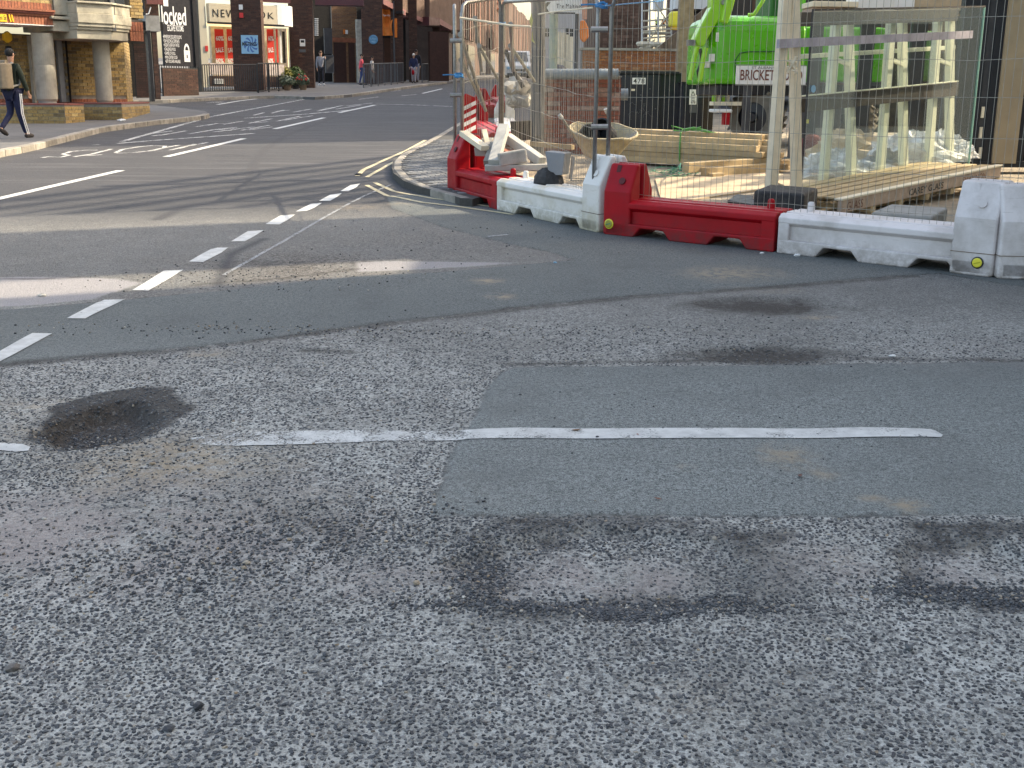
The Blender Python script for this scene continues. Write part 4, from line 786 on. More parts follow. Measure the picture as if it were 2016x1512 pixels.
# back wall of arcade with doorways
FR5=FR(G(640,166,.1)+A(.4,2.5,0),(.85,.53)); 
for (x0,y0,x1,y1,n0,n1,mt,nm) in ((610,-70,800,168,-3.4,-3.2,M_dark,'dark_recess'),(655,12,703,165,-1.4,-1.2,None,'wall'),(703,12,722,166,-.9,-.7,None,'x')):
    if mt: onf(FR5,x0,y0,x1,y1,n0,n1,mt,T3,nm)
u0,u1,z0,z1=uz(FR5,652,166,706,10,-1.2); M_lbrn=brickmat('light_brown_brick',[(0,(.20,.10,.05)),(.5,(.26,.14,.07)),(1,(.16,.08,.05))]); bricks(FR5,u0,u1,z0,z1,-1.2,M_lbrn,T3,mort=M_mort)
onf(FR5,702,38,719,166,-1.3,-1.0,mat('white_column_paint',(.55,.54,.48),.7),T3,'white_pier')
for x0,x1 in ((657,683),(686,700)): onf(FR5,x0,84,x1,166,-1.19,-1.15,M_oldw if False else mat('dark_brown_door',(.045,.018,.014),.6),T3,'door')
onf(FR5,655,74,702,84,-1.2,-1.16,M_oran if False else mat('terracotta_lintel',(.28,.10,.055),.8),T3,'lintel'); onf(FR5,680,59,685,67,-1.19,-1.1,M_whi,T3,'wall_lamp'); onf(FR5,677,58,680,67,-1.19,-1.1,M_oran,T3,'wall_lamp')
onf(FR5,638,55,655,106,-.7,-.6,M_dgry,T3,'shutter'); onf(FR5,640,108,658,144,-.62,-.55,M_grey,T3,'notice_case'); onf(FR5,642,111,656,141,-.55,-.54,M_dgry,T3,'notice_print')
for k in range(9): onf(FR5,621,36+k*4,627,38+k*4,-.1,.0,M_whi,T3,'louvre')
onf(FR5,756,75,784,165,-1.5,-1.3,mat('dark_brown_door',(.045,.018,.014),.6),T3,'door'); onf(FR5,846,62,884,160,-.3,-.1,mat('dark_brown_door',(.045,.018,.014),.6),T3,'door')
# banner on a pole
g=V(752,163,57.5); t=thing('banner','orange fabric banner hanging from a lamp column in front of the arcade','banner',G(775,163,.1)); fb_=FR(G(775,163,.1),(1,-.25))
m=MB(); X0,X1=fb_.px(750,14,0),fb_.px(774,70,0); nu,nz=14,12; vs=[]
for j in range(nz+1):
    for i in range(nu+1):
        s_=i/nu; tt=j/nz; u=X0[0]+(X1[0]-X0[0])*s_+.03*math.sin(tt*7); z=X0[1]+(X1[1]-X0[1])*tt-.10*math.sin(s_*3)*(1-tt); n=.10*math.sin(s_*5+tt*4)+.06*math.sin(s_*11-tt*3); vs.append(fb_.p(u,n,z))
m.add(vs,[(j*(nu+1)+i,j*(nu+1)+i+1,(j+1)*(nu+1)+i+1,(j+1)*(nu+1)+i) for j in range(nz) for i in range(nu)]); m.build('cloth',M_oran,t,smooth=True,norm=False); textpx(fb_,'Pipe dry',754,28,768,33,.17,M_wtext,t,off=0)
m=MB(); m.tube([fb_.p(X1[0]+.05,0,0),fb_.p(X1[0]+.05,0,X0[1]+.3)],.05,8); m.build('pole',M_grey,t); m=MB(); m.box(fb_,X1[0]+.1,X1[0]+.22,-.05,.05,X1[1]-.1,X0[1]-.6); m.build('second_cloth',M_oran,t)
m=MB(); m.box(fb_,X0[0]+.2,X0[0]+.5,-.1,.1,X0[1]+.1,X0[1]+.25); m.box(fb_,X1[0]+.2,X1[0]+.6,-.1,.1,X0[1]-.35,X0[1]-.2); m.build('camera',M_blk,t)
# receding ribbed facade closing the street on its left side, seen through the fence
pa=G(884,158,.1); pe=V(1044,152,150); pe[2]=gz(0,150); F6=FR(pa,pe-pa); T6=thing('ribbed_building','tall brown building with vertical ribs closing the left side of the street','building',pa)
L6=float(np.hypot(*(pe-pa)[:2])); H6=F6.px(1040,42,0)[1]; m=MB(); m.box(F6,0,L6,-4,-.05,-1,H6); m.build('wall',M_brd,T6)
for i in range(70):
    u=.3+i*L6/70; m=MB(); m.box(F6,u,u+.45,-.1,.12,2.8+.8*(i%9==3),H6+.2*((i//6)%2)); m.build('rib',M_brd if i%3 else mat('reddish_cladding',(.22,.12,.09),.8,rndamt=.2),T6)
for i in range(5):
    m=MB(); m.box(F6,2+i*8,6+i*8,-.06,.02,0,2.5); m.build('shop_window',M_wing,T6)
t=thing('shop_signs','small orange sign bars on the ribbed building behind the fence','sign',F6.p(20,0,5)); onf(F6,985,4,992,10,.15,.4,M_oran,t,'sign_bar'); onf(F6,985,16,992,24,.15,.4,M_oran,t,'sign_bar')
# ---------------------------------------------------------------- railings
def railing(fr,x0,x1,ytop,ybot,mat_,name,label,n,group,posts=2,r=.009,feet=True,single=True):
    t=thing(name,label,'railing',fr.p(0,0,0),group); a=fr.px(x0,ybot,0); b=fr.px(x1,ybot,0); zt=fr.px(x0,ytop,0)[1]; zb=max(.08,a[1]); 
    for z in (zt,zb): m=MB(); m.tube([fr.p(a[0],0,z),fr.p(b[0],0,z)],.02); m.build('rail',mat_,t)
    for i in range(n+1):
        u=a[0]+(b[0]-a[0])*i/n; m=MB(); m.tube([fr.p(u,0,zb),fr.p(u,0,zt)],r,5); m.build('baluster',mat_,t)
    for i in range(posts):
        u=a[0]+(b[0]-a[0])*i/(posts-1); m=MB(); m.tube([fr.p(u,0,-.05),fr.p(u,0,zt+.02)],.028,6); m.build('post',mat_,t)
    return t
fr_=FR(G(312,189,.1),G(509,182,.1)-G(312,189,.1),follow=True); railing(fr_,312,507,128,183,M_blk,'railing','long black railing on the kerb in front of the shop panel and window',44,'black railings',posts=2,r=.018)
fr_=FR(G(509,183,.1),G(549,180,.1)-G(509,183,.1),follow=True); railing(fr_,509,549,125,180,M_blk,'railing','short black railing end beside the plant tubs',9,'black railings',posts=3,r=.018)
fr_=FR(G(716,173,.1),G(795,164,.1)-G(716,173,.1),follow=True); railing(fr_,716,794,126,170,M_galv if False else M_grey,'guard_rail','grey pedestrian guard rail beside the two children',28,'grey guard rails',posts=7,r=.018)
fr_=FR(G(832,163,.1),G(854,160,.1)-G(832,163,.1),follow=True); railing(fr_,831,854,126,160,M_grey,'guard_rail','shorter grey guard rail right of the elderly couple',10,'grey guard rails',posts=3,r=.018)
# ---------------------------------------------------------------- planters
def leafmat(n,a,b):
    T=NT(n); r=T.attr('rnd'); T.set(Base_Color=T.mix(r,c4(a),c4(b)),Roughness=.6); return T.m
M_lf1=leafmat('dark_leaves',(.02,.055,.012),(.07,.13,.03)); M_lf2=leafmat('silver_leaves',(.07,.10,.06),(.18,.22,.15)); M_lf3=leafmat('yellow_leaves',(.10,.11,.02),(.30,.28,.04))
def bush(t,c,r,n,mat_,ls=.07,name='foliage'):
    m=MB()
    for i in range(n):
        d=A(*rng.normal(0,1,3)); d/=np.linalg.norm(d); q=A(*c)+d*A(*r)*random.uniform(.45,1.08); a=A(*rng.normal(0,1,3)); a/=np.linalg.norm(a); b=np.cross(a,d); b/=np.linalg.norm(b)+1e-6; s_=ls*random.uniform(.6,1.3)
        m.add([q-a*s_,q+b*s_*.4,q+a*s_,q-b*s_*.4],[(0,1,2,3)])
    return m.build(name,mat_,t,norm=False)
for (x,y,w_,kind,lab) in ((562,176,15,M_lf3,'clipped yellow green shrub in a pot, leftmost of the plant tubs'),(582,175,18,M_lf1,'round dark green shrub in a tub beside the second pillar'),(566,178,16,M_lf2,'low silvery plant spilling from a pot in front of the shrubs'),(597,177,13,M_lf2,'tub of trailing plants with red flowers against the second pillar')):
    g=G(x,y,.1); s_=F/g[1]; t=thing('planter',lab,'plant pot',g,'plant tubs by the arcade'); m=MB(); m.lathe(g,(0,0,1),[(0,0),(.13,0),(.18,.26),(.16,.27),(0,.25)],14); m.build('pot',M_oldw if kind is M_lf2 else M_rub,t); r=w_/s_*.9
    hgt=.66 if kind in(M_lf1,M_lf3) else .34; bush(t,g+A(0,0,.24+hgt*.45),(r,r,hgt*.62),900,kind,ls=.085); 
    if lab.startswith('tub'):
        m=MB()
        for k in range(14): m.ell(g+A(random.uniform(-.25,.25),-.25+random.uniform(-.1,.1),.5+random.uniform(-.1,.15)),(.035,.035,.03),5,3)
        m.build('flowers',M_redS,t)
# ---------------------------------------------------------------- people
M_skin=mat('skin',(.45,.25,.17),.6,var=.06,bump=0)
def skinobj(name,pts,edges,rad,mat_,parent,root=0,sub=2):
    me=bpy.data.meshes.new(name); o0=A(*parent['_o']); me.from_pydata([tuple(A(*p)-o0) for p in pts],edges,[]); me.materials.append(mat_); o=bpy.data.objects.new(name,me); COL.objects.link(o); o.parent=parent
    o['_o']=tuple(o0); o.modifiers.new('skin','SKIN'); sv=me.skin_vertices[0].data
    for i,r in enumerate(rad): sv[i].radius=(r,r) if not isinstance(r,tuple) else r; sv[i].use_root=(i==root)
    b=o.modifiers.new('sub','SUBSURF'); b.levels=sub; b.render_levels=sub
    return o
def person(label,px,py,ytop,face,top,leg,shoe,hair,name='person',stride=.12,armL=(.03,.0),armR=(.03,.0),coat=0.,lean=0.,sleeve=1,cap=None,bend=None,hairlen=0,skinm=None,bulk=1.):
    g=G(px,py,.1) if px<950 else G(px,py,.03); h=topz(g,ytop); t=thing(name,label,'person',g); sk=skinm or M_skin
    ca,sa=math.cos(face),math.sin(face); fwd=A(ca,sa,0); sd=A(-sa,ca,0)   # fwd: where the figure faces; sd: its left
    def P(f,s,z): return g+(fwd*(f+lean*z)+sd*s)*h+A(0,0,z*h)
    b=bend or (0,0)
    J={'pel':P(0,0,.52),'sp':P(0,0,.62),'ch':P(.005,0,.74),'nk':P(.01,0,.835),'hd0':P(.012,0,.87),'hd1':P(.016,0,.945),
       'hl':P(0,.048,.50),'kl':P(stride*.55+b[0],.05,.28),'al':P(stride*.75-b[0]*1.5,.05,.045+max(0,b[0])),'fl':P(stride*.75+.085-b[0]*1.5,.05,.018+max(0,b[0])*.6),
       'hr':P(0,-.048,.50),'kr':P(-stride*.15+b[1],-.05,.28),'ar':P(-stride*.75-b[1]*1.2,-.05,.045+max(0,b[1])),'fr':P(-stride*.75+.085-b[1]*1.2,-.05,.018+max(0,b[1])*.2),
       'shl':P(0,.098,.80),'el':P(-.01+armL[0]*.5,.128,.63+armL[1]*.3),'wl':P(armL[0],.125,.485+armL[1]),'nl':P(armL[0]+.02,.122,.445+armL[1]),
       'shr':P(0,-.098,.80),'er':P(-.01+armR[0]*.5,-.128,.63+armR[1]*.3),'wr':P(armR[0],-.125,.485+armR[1]),'nr':P(armR[0]+.02,-.122,.445+armR[1])}
    N=list(J); I={k:i for i,k in enumerate(N)}; E=[('pel','sp'),('sp','ch'),('ch','nk'),('nk','hd0'),('hd0','hd1'),('pel','hl'),('hl','kl'),('kl','al'),('al','fl'),('pel','hr'),('hr','kr'),('kr','ar'),('ar','fr'),('ch','shl'),('shl','el'),('el','wl'),('wl','nl'),('ch','shr'),('shr','er'),('er','wr'),('wr','nr')]
    R={'pel':.062,'sp':.058,'ch':.068,'nk':.028,'hd0':.038,'hd1':.048,'hl':.048,'kl':.031,'al':.019,'fl':.018,'hr':.048,'kr':.031,'ar':.019,'fr':.018,'shl':.034,'el':.024,'wl':.017,'nl':.018,'shr':.034,'er':.024,'wr':.017,'nr':.018}
    B_=skinobj('body',[J[k] for k in N],[(I[a],I[b_]) for a,b_ in E],[R[k]*h*.93 for k in N],sk,t)
    def sub(keys,edges,k_,m_,nm,ov={}):
        ii={k:i for i,k in enumerate(keys)}; skinobj(nm,[J[k] for k in keys],[(ii[a],ii[b_]) for a,b_ in edges],[ov.get(k,R[k]*k_*bulk)*h for k in keys],m_,t)
    J['cuffl']=J['wl']*.93+J['el']*.07; J['cuffr']=J['wr']*.93+J['er']*.07; R['cuffl']=R['cuffr']=.02; J['hem']=P(0,0,.50-coat); R['hem']=.066 if coat else .064; J['col']=P(.008,0,.815); R['col']=.036
    J['anl']=J['al']*.97+J['kl']*.03; J['anr']=J['ar']*.97+J['kr']*.03; R['anl']=R['anr']=.022
    sub(['sp','hem','ch','col','shl','el','cuffl','shr','er','cuffr'],[('sp','hem'),('sp','ch'),('ch','col'),('ch','shl'),('shl','el'),('el','cuffl'),('ch','shr'),('shr','er'),('er','cuffr')],1.2,top,'jacket' )
    sub(['pel','hl','kl','anl','hr','kr','anr'],[('pel','hl'),('hl','kl'),('kl','anl'),('pel','hr'),('hr','kr'),('kr','anr')],1.2,leg,'trousers')
    for a,b_ in (('al','fl'),('ar','fr')):
        m=MB(); d=J[b_]-J[a]; c=(J[a]+J[b_])/2-A(0,0,.006*h); ax=np.stack([fwd,sd,A(0,0,1)],1)
        if a=='al' and b[0]>.02 or a=='ar' and b[1]>.02: dd=d/np.linalg.norm(d); ax=np.stack([dd,sd,np.cross(dd,sd)],1)
        m.ell(c,(.075*h,.027*h,.028*h),12,8,ax=ax); m.build('shoe',shoe,t,smooth=True)
    hc=P(.008,0,.948); m=MB(); ax=np.stack([fwd,sd,A(0,0,1)],1); m.ell(hc+A(0,0,.006*h)-fwd*.006*h,(.056*h,.047*h,.05*h),14,10,ax=ax)
    if hairlen: m.ell(P(-.03,0,.91),(.03*h,.042*h,.055*h),10,8,ax=ax)
    m.build('cap' if cap else 'hair',cap or hair,t,smooth=True)
    if cap: m=MB(); m.ell(P(.06,0,.95),(.045*h,.04*h,.007*h),12,6,ax=ax); m.build('cap_peak',cap,t,smooth=True)
    # face and ears
    m=MB(); m.ell(P(.062,0,.925),(.012*h,.008*h,.012*h),8,6,ax=ax); m.build('nose',sk,B_,smooth=True)
    for s_ in (-1,1): 
        m=MB(); m.ell(P(.054,.018*s_,.94),(.006*h,.008*h,.005*h),8,6,ax=ax); m.build('eye',M_text,B_); m=MB(); m.ell(P(.01,.048*s_,.93),(.012*h,.006*h,.018*h),8,6,ax=ax); m.build('ear',sk,B_,smooth=True)
    # fingers
    for w1,n1 in (('wl','nl'),('wr','nr')):
        m=MB(); d=(J[n1]-J[w1]); d/=np.linalg.norm(d)
        for k in range(4): q=J[n1]+fwd*(k-1.5)*.011*h; m.tube([q,q+d*.022*h,q+d*.038*h+fwd*.004*h],[.006*h,.0055*h,.004*h],6)
        q=J[n1]-d*.015*h+fwd*.018*h; m.tube([q,q+fwd*.014*h+d*.012*h,q+fwd*.016*h+d*.026*h],[.007*h,.006*h,.0045*h],6); m.build('fingers',sk,B_,smooth=True)
    return t,P,h,J
C_=lambda n,c: mat(n,c,.85,var=.15,scale=12.,bump=.15,bscale=40.)
wk=C_('dark_green_jersey',(.018,.028,.018)); nv=C_('navy_trousers',(.01,.014,.05))
fmv=math.radians(70)
T_,P,h,J=person('man walking away at left in black cap, dark green top and navy striped trousers',34,272,95,fmv,wk,nv,C_('black_shoes',(.03,.025,.025)),C_('black_hair',(.02,.015,.012)),stride=-.13,armL=(-.02,.01),armR=(.10,.03),cap=C_('black_cap',(.012,.012,.013)),bend=(.06,0),bulk=1.05)
for (k1,k2,k3) in (('hr','kr','ar'),):
    s_=-A(-math.sin(fmv),math.cos(fmv),0); m=MB()
    for off in (-.012,.014):
        f_=A(math.cos(fmv),math.sin(fmv),0)*off*h; a=J[k1]+s_*.058*h+f_; b=J[k2]+s_*.040*h+f_; c=J[k3]+s_*.028*h+f_; m.tube([a,b,c],[.007*h,.006*h,.005*h],5)
    m.build('side_stripe',M_wtext,T_)
t=thing('backpack','large beige roll top backpack worn by the man walking at left','backpack',P(-.12,0,.62)); f_=FR(P(-.09,0,.62),(math.sin(fmv),-math.cos(fmv)),False); f_.o[2]=P(0,0,.55)[2]
m=MB(); w_=.115*h; m.prism([f_.p(u,n,0) for u,n in ((-w_,0),(w_,0),(w_*1.05,.10*h),(w_*.7,.16*h),(-w_*.7,.16*h),(-w_*1.05,.10*h))],(0,0,.285*h)); m.build('bag',C_('beige_canvas',(.22,.18,.13)),t,bevel=.03,seg=3)
m=MB(); m.tube([f_.p(-w_*.9,.08*h,.29*h),f_.p(w_*.9,.08*h,.29*h)],.028*h,8); m.build('rolled_top',C_('beige_canvas',(.22,.18,.13)),t)
for sgn in (-1,1): m=MB(); m.tube([f_.p(w_*.5*sgn,.0,.25*h),f_.p(w_*.5*sgn,-.05*h,.29*h),f_.p(w_*.62*sgn,-.16*h,.24*h),f_.p(w_*.7*sgn,-.12*h,.05*h),f_.p(w_*.7*sgn,0,.03*h)],.012*h,6); m.build('strap',C_('grey_webbing',(.3,.3,.28)),t)
person('woman in grey top and dark trousers scratching her head beside the second pillar',633,168,100,math.radians(-70),C_('grey_top',(.25,.26,.30)),C_('dark_trousers',(.02,.02,.03)),M_whi,C_('brown_hair',(.08,.045,.03)),armL=(.05,.35),hairlen=1)
person('girl in a pink jacket and blue trousers walking by the guard rail',713,167,106,math.radians(-5),C_('pink_jacket',(.85,.12,.16)),C_('blue_trousers',(.03,.06,.18)),M_blk,C_('black_hair',(.02,.015,.012)),armR=(-.06,.02),stride=.1)
person('child in a white coat behind the guard rail, right of the pink jacket',733,166.5,110,math.radians(-5),C_('white_coat',(.55,.52,.48)),C_('grey_tights',(.2,.2,.2)),M_blk,C_('black_hair',(.02,.015,.012)),coat=.12,stride=.08,bulk=1.1)
person('tall person in black standing just behind the white haired woman',820,162,97,math.radians(-90),C_('black_coat',(.015,.015,.025)),C_('pale_trousers',(.35,.33,.36)),M_blk,C_('dark_hair',(.03,.02,.02)),stride=.02,coat=.06,bulk=1.25)
T_,P,h,J=person('white haired woman in a navy coat with a red bag, in front of the arcade',815,164,105,math.radians(-95),C_('navy_coat',(.02,.025,.07)),C_('pale_trousers',(.35,.33,.36)),M_blk,C_('white_hair',(.65,.62,.58)),stride=.03,coat=.07,armR=(.10,.04),armL=(.10,.04),bulk=1.15)
t=thing('handbag','small red bag held by the white haired woman','bag',P(.15,0,.4)); m=MB(); m.ell(P(.16,0,.36),(.05*h,.05*h,.09*h),10,8); m.build('bag',M_redp,t,smooth=True); m=MB(); m.tube([P(.14,-.08,.47),P(.16,-.04,.50),P(.16,0,.44)],.006*h,5); m.build('handle',M_redp,t)
# ================================================================= the fenced building site on the right
# ---- interlocking water filled barriers
def barrier(p0,p1,tower,mat_,label,cap=None,tl=.27,th=.70,body=.34,W=.44,capside=None,group='red and white barriers along the site edge'):
    P0,P1=G(*p0,.004),G(*p1,.004); f=FR(P0,P1-P0,True); L=float(np.hypot(*(P1-P0)[:2]))-.008; t=thing('water_barrier',label,'barrier',P0,group)
    # n runs from 0 (front) to -W (back); u 0..L
    rd=.035
    def prof_with_pockets(u0,u1,z1,n0,n1,zb=0.):
        a=[]; a.append((u0,zb))
        for c in (L*.30,L*.74):
            if u0<c-.2 and c+.2<u1: a+=[(c-.19,zb),(c-.12,zb+.085),(c+.12,zb+.085),(c+.19,zb)]
        a+=[(u1,zb),(u1,z1),(u0,z1)]; return a
    ut0,ut1=(0,tl) if tower=='L' else (L-tl,L); g=.06
    m=MB()
    bu0,bu1=(.02,L) if tower=='L' else (0,L-.02)
    # recessed core, top lip, bottom skirt, end stiles
    m.prof(f,prof_with_pockets(bu0,bu1,body-.05,-W+.045,-.045),-W+.045,-.045)
    o=m.build('body',mat_,t,bevel=.012)
    m=MB()
    for s0,s1 in ((-.02,0),(-W,-W+.02)):
        pass
    # top: bulging rail with two grooves
    hs=[(-.0,body-.075),(-.0,body-.03),(-.05,body),(-.10,body),(-.115,body-.018),(-.145,body-.018),(-.16,body+.004),(-W+.16,body+.004),(-W+.145,body-.018),(-W+.115,body-.018),(-W+.10,body),(-W+.05,body),(-W,body-.03),(-W,body-.075),(-W+.05,body-.11),(-.05,body-.11)]
    bu=(ut1-.02,L) if tower=='L' else (0,ut0+.02)
    m.prism([f.p(bu[0],n,z) for n,z in hs],f.p(bu[1],0,0)-f.p(bu[0],0,0)); m.build('top_rail',mat_,t,bevel=.008)
    # bottom skirt with fork pockets, sloping top
    for (na,nb,nc) in ((-.05,0.,-.045),(-W,-W+.05,-W+.045)):
        m=MB(); q=prof_with_pockets(bu0+.01,bu1,.12,na,nb); m.prof(f,q,na,nb); m.build('skirt',mat_,t,bevel=.012)
    for ua in ((bu0,bu0+.10),(bu1-.13,bu1)):
        m=MB(); m.box(f,ua[0],ua[1],-W+.003,-.003,.0,body-.05); m.build('end_stile',mat_,t,bevel=.012)
    # tower: two halves with the fence slot between, outer faces leaning in towards the top
    for sgn in (0,1):
        pr=[(0,0),(0,th*.62),(-.13,th),(-W/2+.028,th),(-W/2+.028,body*.6),(-W/2+.1,0)]
        if sgn: pr=[(-W-n,z) for n,z in pr]
        m=MB(); a=f.p(ut0,0,0); m.prism([f.p(ut0,n,z) for n,z in pr],f.p(ut1,0,0)-f.p(ut0,0,0)); 
        TW=m.build('tower',mat_,t,bevel=.022,seg=3)
        c=f.p((ut0+ut1)/2,(-.055 if not sgn else -W+.055),th*.78); sl=A(*(f.en*(1 if not sgn else -1)*(th*.38)))+A(0,0,.13); sl/=np.linalg.norm(sl)
        cc=f.p((ut0+ut1)/2+.03,(-.05 if not sgn else -W+.05),th*.62+.05*th*.38/.13)
        dk=mat('hole_shadow_plastic',(.09,.01,.012),.7) if mat_ is M_redp else mat('grime_plastic',(.5,.47,.4),.7)
        if not sgn:
            m=MB(); m.lathe(cc+sl*.012,sl,[(0,-.01),(.033,-.01),(.033,.002),(0,.002)],18); m.build('drain_hole',dk if mat_ is M_redp else mat_,TW)
            ct=f.p((ut0+ut1)/2-.04,-.105,th*.93); m=MB(); f2=FR(ct,f.ex); ax=f.ex*.022; vv=A(*(-f.en*.13))+A(0,0,th*.38); vv/=np.linalg.norm(vv); vv*=.035
            m.hexa([ct-ax-vv,ct+ax-vv,ct+ax-vv-sl*.02,ct-ax-vv-sl*.02,ct-ax+vv+sl*.006,ct+ax+vv+sl*.006,ct+ax+vv-sl*.02,ct-ax+vv-sl*.02]); m.build('slot',dk if mat_ is M_redp else mat_,TW)
    # waist seam
    m=MB(); m.box(f,ut0-.002,ut1+.002,-W-.003,.003,.175,.181); m.build('mould_seam',mat('seam_grime',(.2,.16,.13),.8),t) if mat_ is not M_redp else None
    # peg near the free end
    up=L-.16 if tower=='L' else .16; m=MB(); q=f.p(up,-W/2-.06,body); m.lathe(q,(0,0,1),[(.038,-.01),(.03,.07),(.02,.085),(0,.087)],10); m.build('peg',mat_,t)
    if cap is not None:
        q=f.p(ut0+.10 if capside is None else capside,.0,.105); m=MB(); m.lathe(q,f.en,[(.047,-.002),(.047,.006),(.036,.010)],20); m.build('cap_rim',M_blk if mat_ is not M_redp else M_yelp,t); m=MB(); m.lathe(q,f.en,[(.037,.004),(.037,.014),(.03,.018),(0,.018)],20); k=m.build('filler_cap',cap,t)
        m=MB(); m.prism([q+f.en*.017+f.ex*.024*c_+A(0,0,.012*s_) for c_,s_ in ((-1,-1),(1,.2),(1,.9),(-1,-.3))],f.en*.004); m.build('cap_grip',M_teal if mat_ is M_redp else mat('cap_shade',(.45,.42,.02),.6),k)
    return f,L
bA=barrier((880,384),(977,413),'L',M_redp,'red water filled barrier, leftmost of the front row on the paved corner',tl=.29,th=.72)
bB=barrier((977,413),(1178,459),'R',M_whtp,'white water filled barrier with a green stained foot, between the two red ones',tl=.29,th=.72)
bC=barrier((1186,461),(1524,497),'L',M_redp,'long red water filled barrier with a yellow filler cap, front row',cap=mat('cap_olive',(.35,.33,.05),.5),tl=.29,th=.66,capside=.07)
bD=barrier((1528,498),(1954,547),'R',M_whtd,'dirty white water filled barrier with a bright yellow cap, right of the long red one',cap=M_yelp,tl=.33,th=.72,W=.5,capside=1.69)
barrier((1962,549),(2300,556),'L',M_whtd,'white water filled barrier cut off by the right edge, beyond the yellow cap',tl=.42,th=.71)
# second row seen beyond the debris
barrier((1012,300),(957,268),'R',M_redp,'red water filled barrier behind the rubble, beyond the first fence corner',tl=.4,th=.75,group='barriers standing behind the rubble')
barrier((1030,297),(1012,262),'R',M_whtp,'white barrier end just right of the red one behind the rubble',tl=.3,th=.78,group='barriers standing behind the rubble')
barrier((985,232),(962,222),'R',M_redp,'small far red barrier between the leaning fence tubes',tl=.4,th=.7,group='barriers standing behind the rubble')
barrier((1010,222),(992,210),'R',M_redp,'farthest red barrier seen right of the fence post',tl=.4,th=.7,group='barriers standing behind the rubble')
# ---- mesh fences
def fence(a,b,ha,hb,label,dirty=0,posts='AB',zbA=.12,zbB=.12,tilt=0,brace=True,curve=True):
    """a, b: ground pixels of the two posts, ha, hb: rows where their tops are seen"""
    A0,B0=[q if isinstance(q,np.ndarray) else G(*q,.0) for q in (a,b)]; f=FR(A0,B0-A0); L=float(np.hypot(*(B0-A0)[:2])); t=thing('mesh_fence',label,'fence',A0,'site fence panels')
    zA0,zB0=A0[2]+zbA-f.o[2],B0[2]+zbB-f.o[2]; H=2.12; 
    def q(u,z,n=0): s=u/L; return f.p(u,n,(zA0*(1-s)+zB0*s)+z)
    zt=H; r=.021
    m=MB(); m.tube([q(0,0),q(0,zt-.12),q(.035,zt-.03),q(.12,zt),q(L-.12,zt),q(L-.035,zt-.03),q(L,zt-.12),q(L,0)],r,10); m.build('frame',M_galv,t,smooth=True)
    for z in (.02,): m=MB(); m.tube([q(0,z),q(L,z)],.018,8); m.build('bottom_tube',M_galv,t)
    m=MB(); n=int(L/.058)
    for i in range(1,n):
        u=i*L/n; j=random.gauss(0,.004); m.tube([q(u,.02),q(u+j,.7,random.gauss(0,.004)),q(u+j*1.5,1.4,random.gauss(0,.004)),q(u,zt-.01)],.0022,3,False)
    for k in range(1,7):
        z=zt*k/7; pts=[q(L*i/12,z+random.gauss(0,.006)) for i in range(13)]; m.tube(pts,.0027,4,False)
    m.build('wire_mesh',M_wire,t,norm=False); return f,L,q,t
def clampon(q1,q2,label):
    t=thing('fence_clamp',label,'clamp',(q1+q2)/2,'fence clamps'); d=q2-q1; L=np.linalg.norm(d); e=d/L; m=MB(); m.tube([q1-e*.03,q2+e*.03],.028,8); m.build('collar',M_galv,t); m=MB(); c=(q1+q2)/2; m.tube([c-A(0,.05,0),c+A(0,.03,0)],.012,6); m.build('bolt',M_galv,t)
SA=bA[0].p(-.05,-.22,.0); SB=SA+A(-.085,.02,0); SC=bC[0].p(-.09,-.22,.0); SE=bD[0].p(bD[1]+.7,-.22,0.)
fa=fence(SA,(984,366),0,0,'mesh fence panel leaning back beside the leftmost barrier, left of the grey column',zbA=.10,zbB=.22)
fb2=fence((988,366),(1167,455),0,0,'mesh fence panel in front of the rubble and brick pier',zbA=.16,zbB=.06)
fc=fence(SC,SE,0,0,'long mesh fence panel in front of the timber, sign and glass',zbA=.06,zbB=.15)
fz=fence(SB,A(SB[0]*(SB[1]+3.3)/SB[1],SB[1]+3.3,gz(0,SB[1]+3.3)),0,0,'mesh fence panel seen edge on at the left end, running up the road',zbA=.08,zbB=.1)
def ropetie(c,label,r=.05):
    t=thing('rope_tie',label,'rope',c,'blue rope ties on the fence posts'); m=MB()
    for k in range(5):
        pts=[]; ph=random.random()*6; tl=random.uniform(-.4,.4)
        for i in range(9):
            a=ph+i*2*math.pi/8; pts.append(c+A(r*1.1*math.cos(a),r*math.sin(a),r*.5*math.sin(a*1+tl)+random.uniform(-.01,.01)))
        m.tube(pts,.007,5)
    m.tube([c,c+A(-.10,0,.005),c+A(-.19,.0,.0)],.008,5); m.tube([c,c+A(.06,0,-.03)],.008,5); m.build('rope',M_blue,t)
def onray(px,py,Y): return V(px,py,Y)
Yl=fa[0].o[1]
ropetie(onray(903,148,Yl-.05),'blue rope knotted round the two posts at the left fence corner',.045)
ropetie(onray(1184,10,fb2[0].p(fb2[1],0,0)[1]-.05),'blue rope round the twin posts at the top, middle of the picture',.05)
ropetie(onray(990,46,fa[0].p(fa[1],0,0)[1]-.03),'small blue tie high on the post left of the grey column',.03)
for (y,lab) in ((80,'upper clamp joining the two left fence posts'),(187,'lower clamp joining the two left fence posts')): clampon(onray(891,y,Yl-.02),onray(904,y,Yl-.02),lab)
for (y,lab) in ((58,'upper clamp joining the twin posts above the white barrier'),(250,'lower clamp joining the twin posts above the white barrier')): clampon(onray(1170,y,10.9),onray(1190,y,10.9),lab)
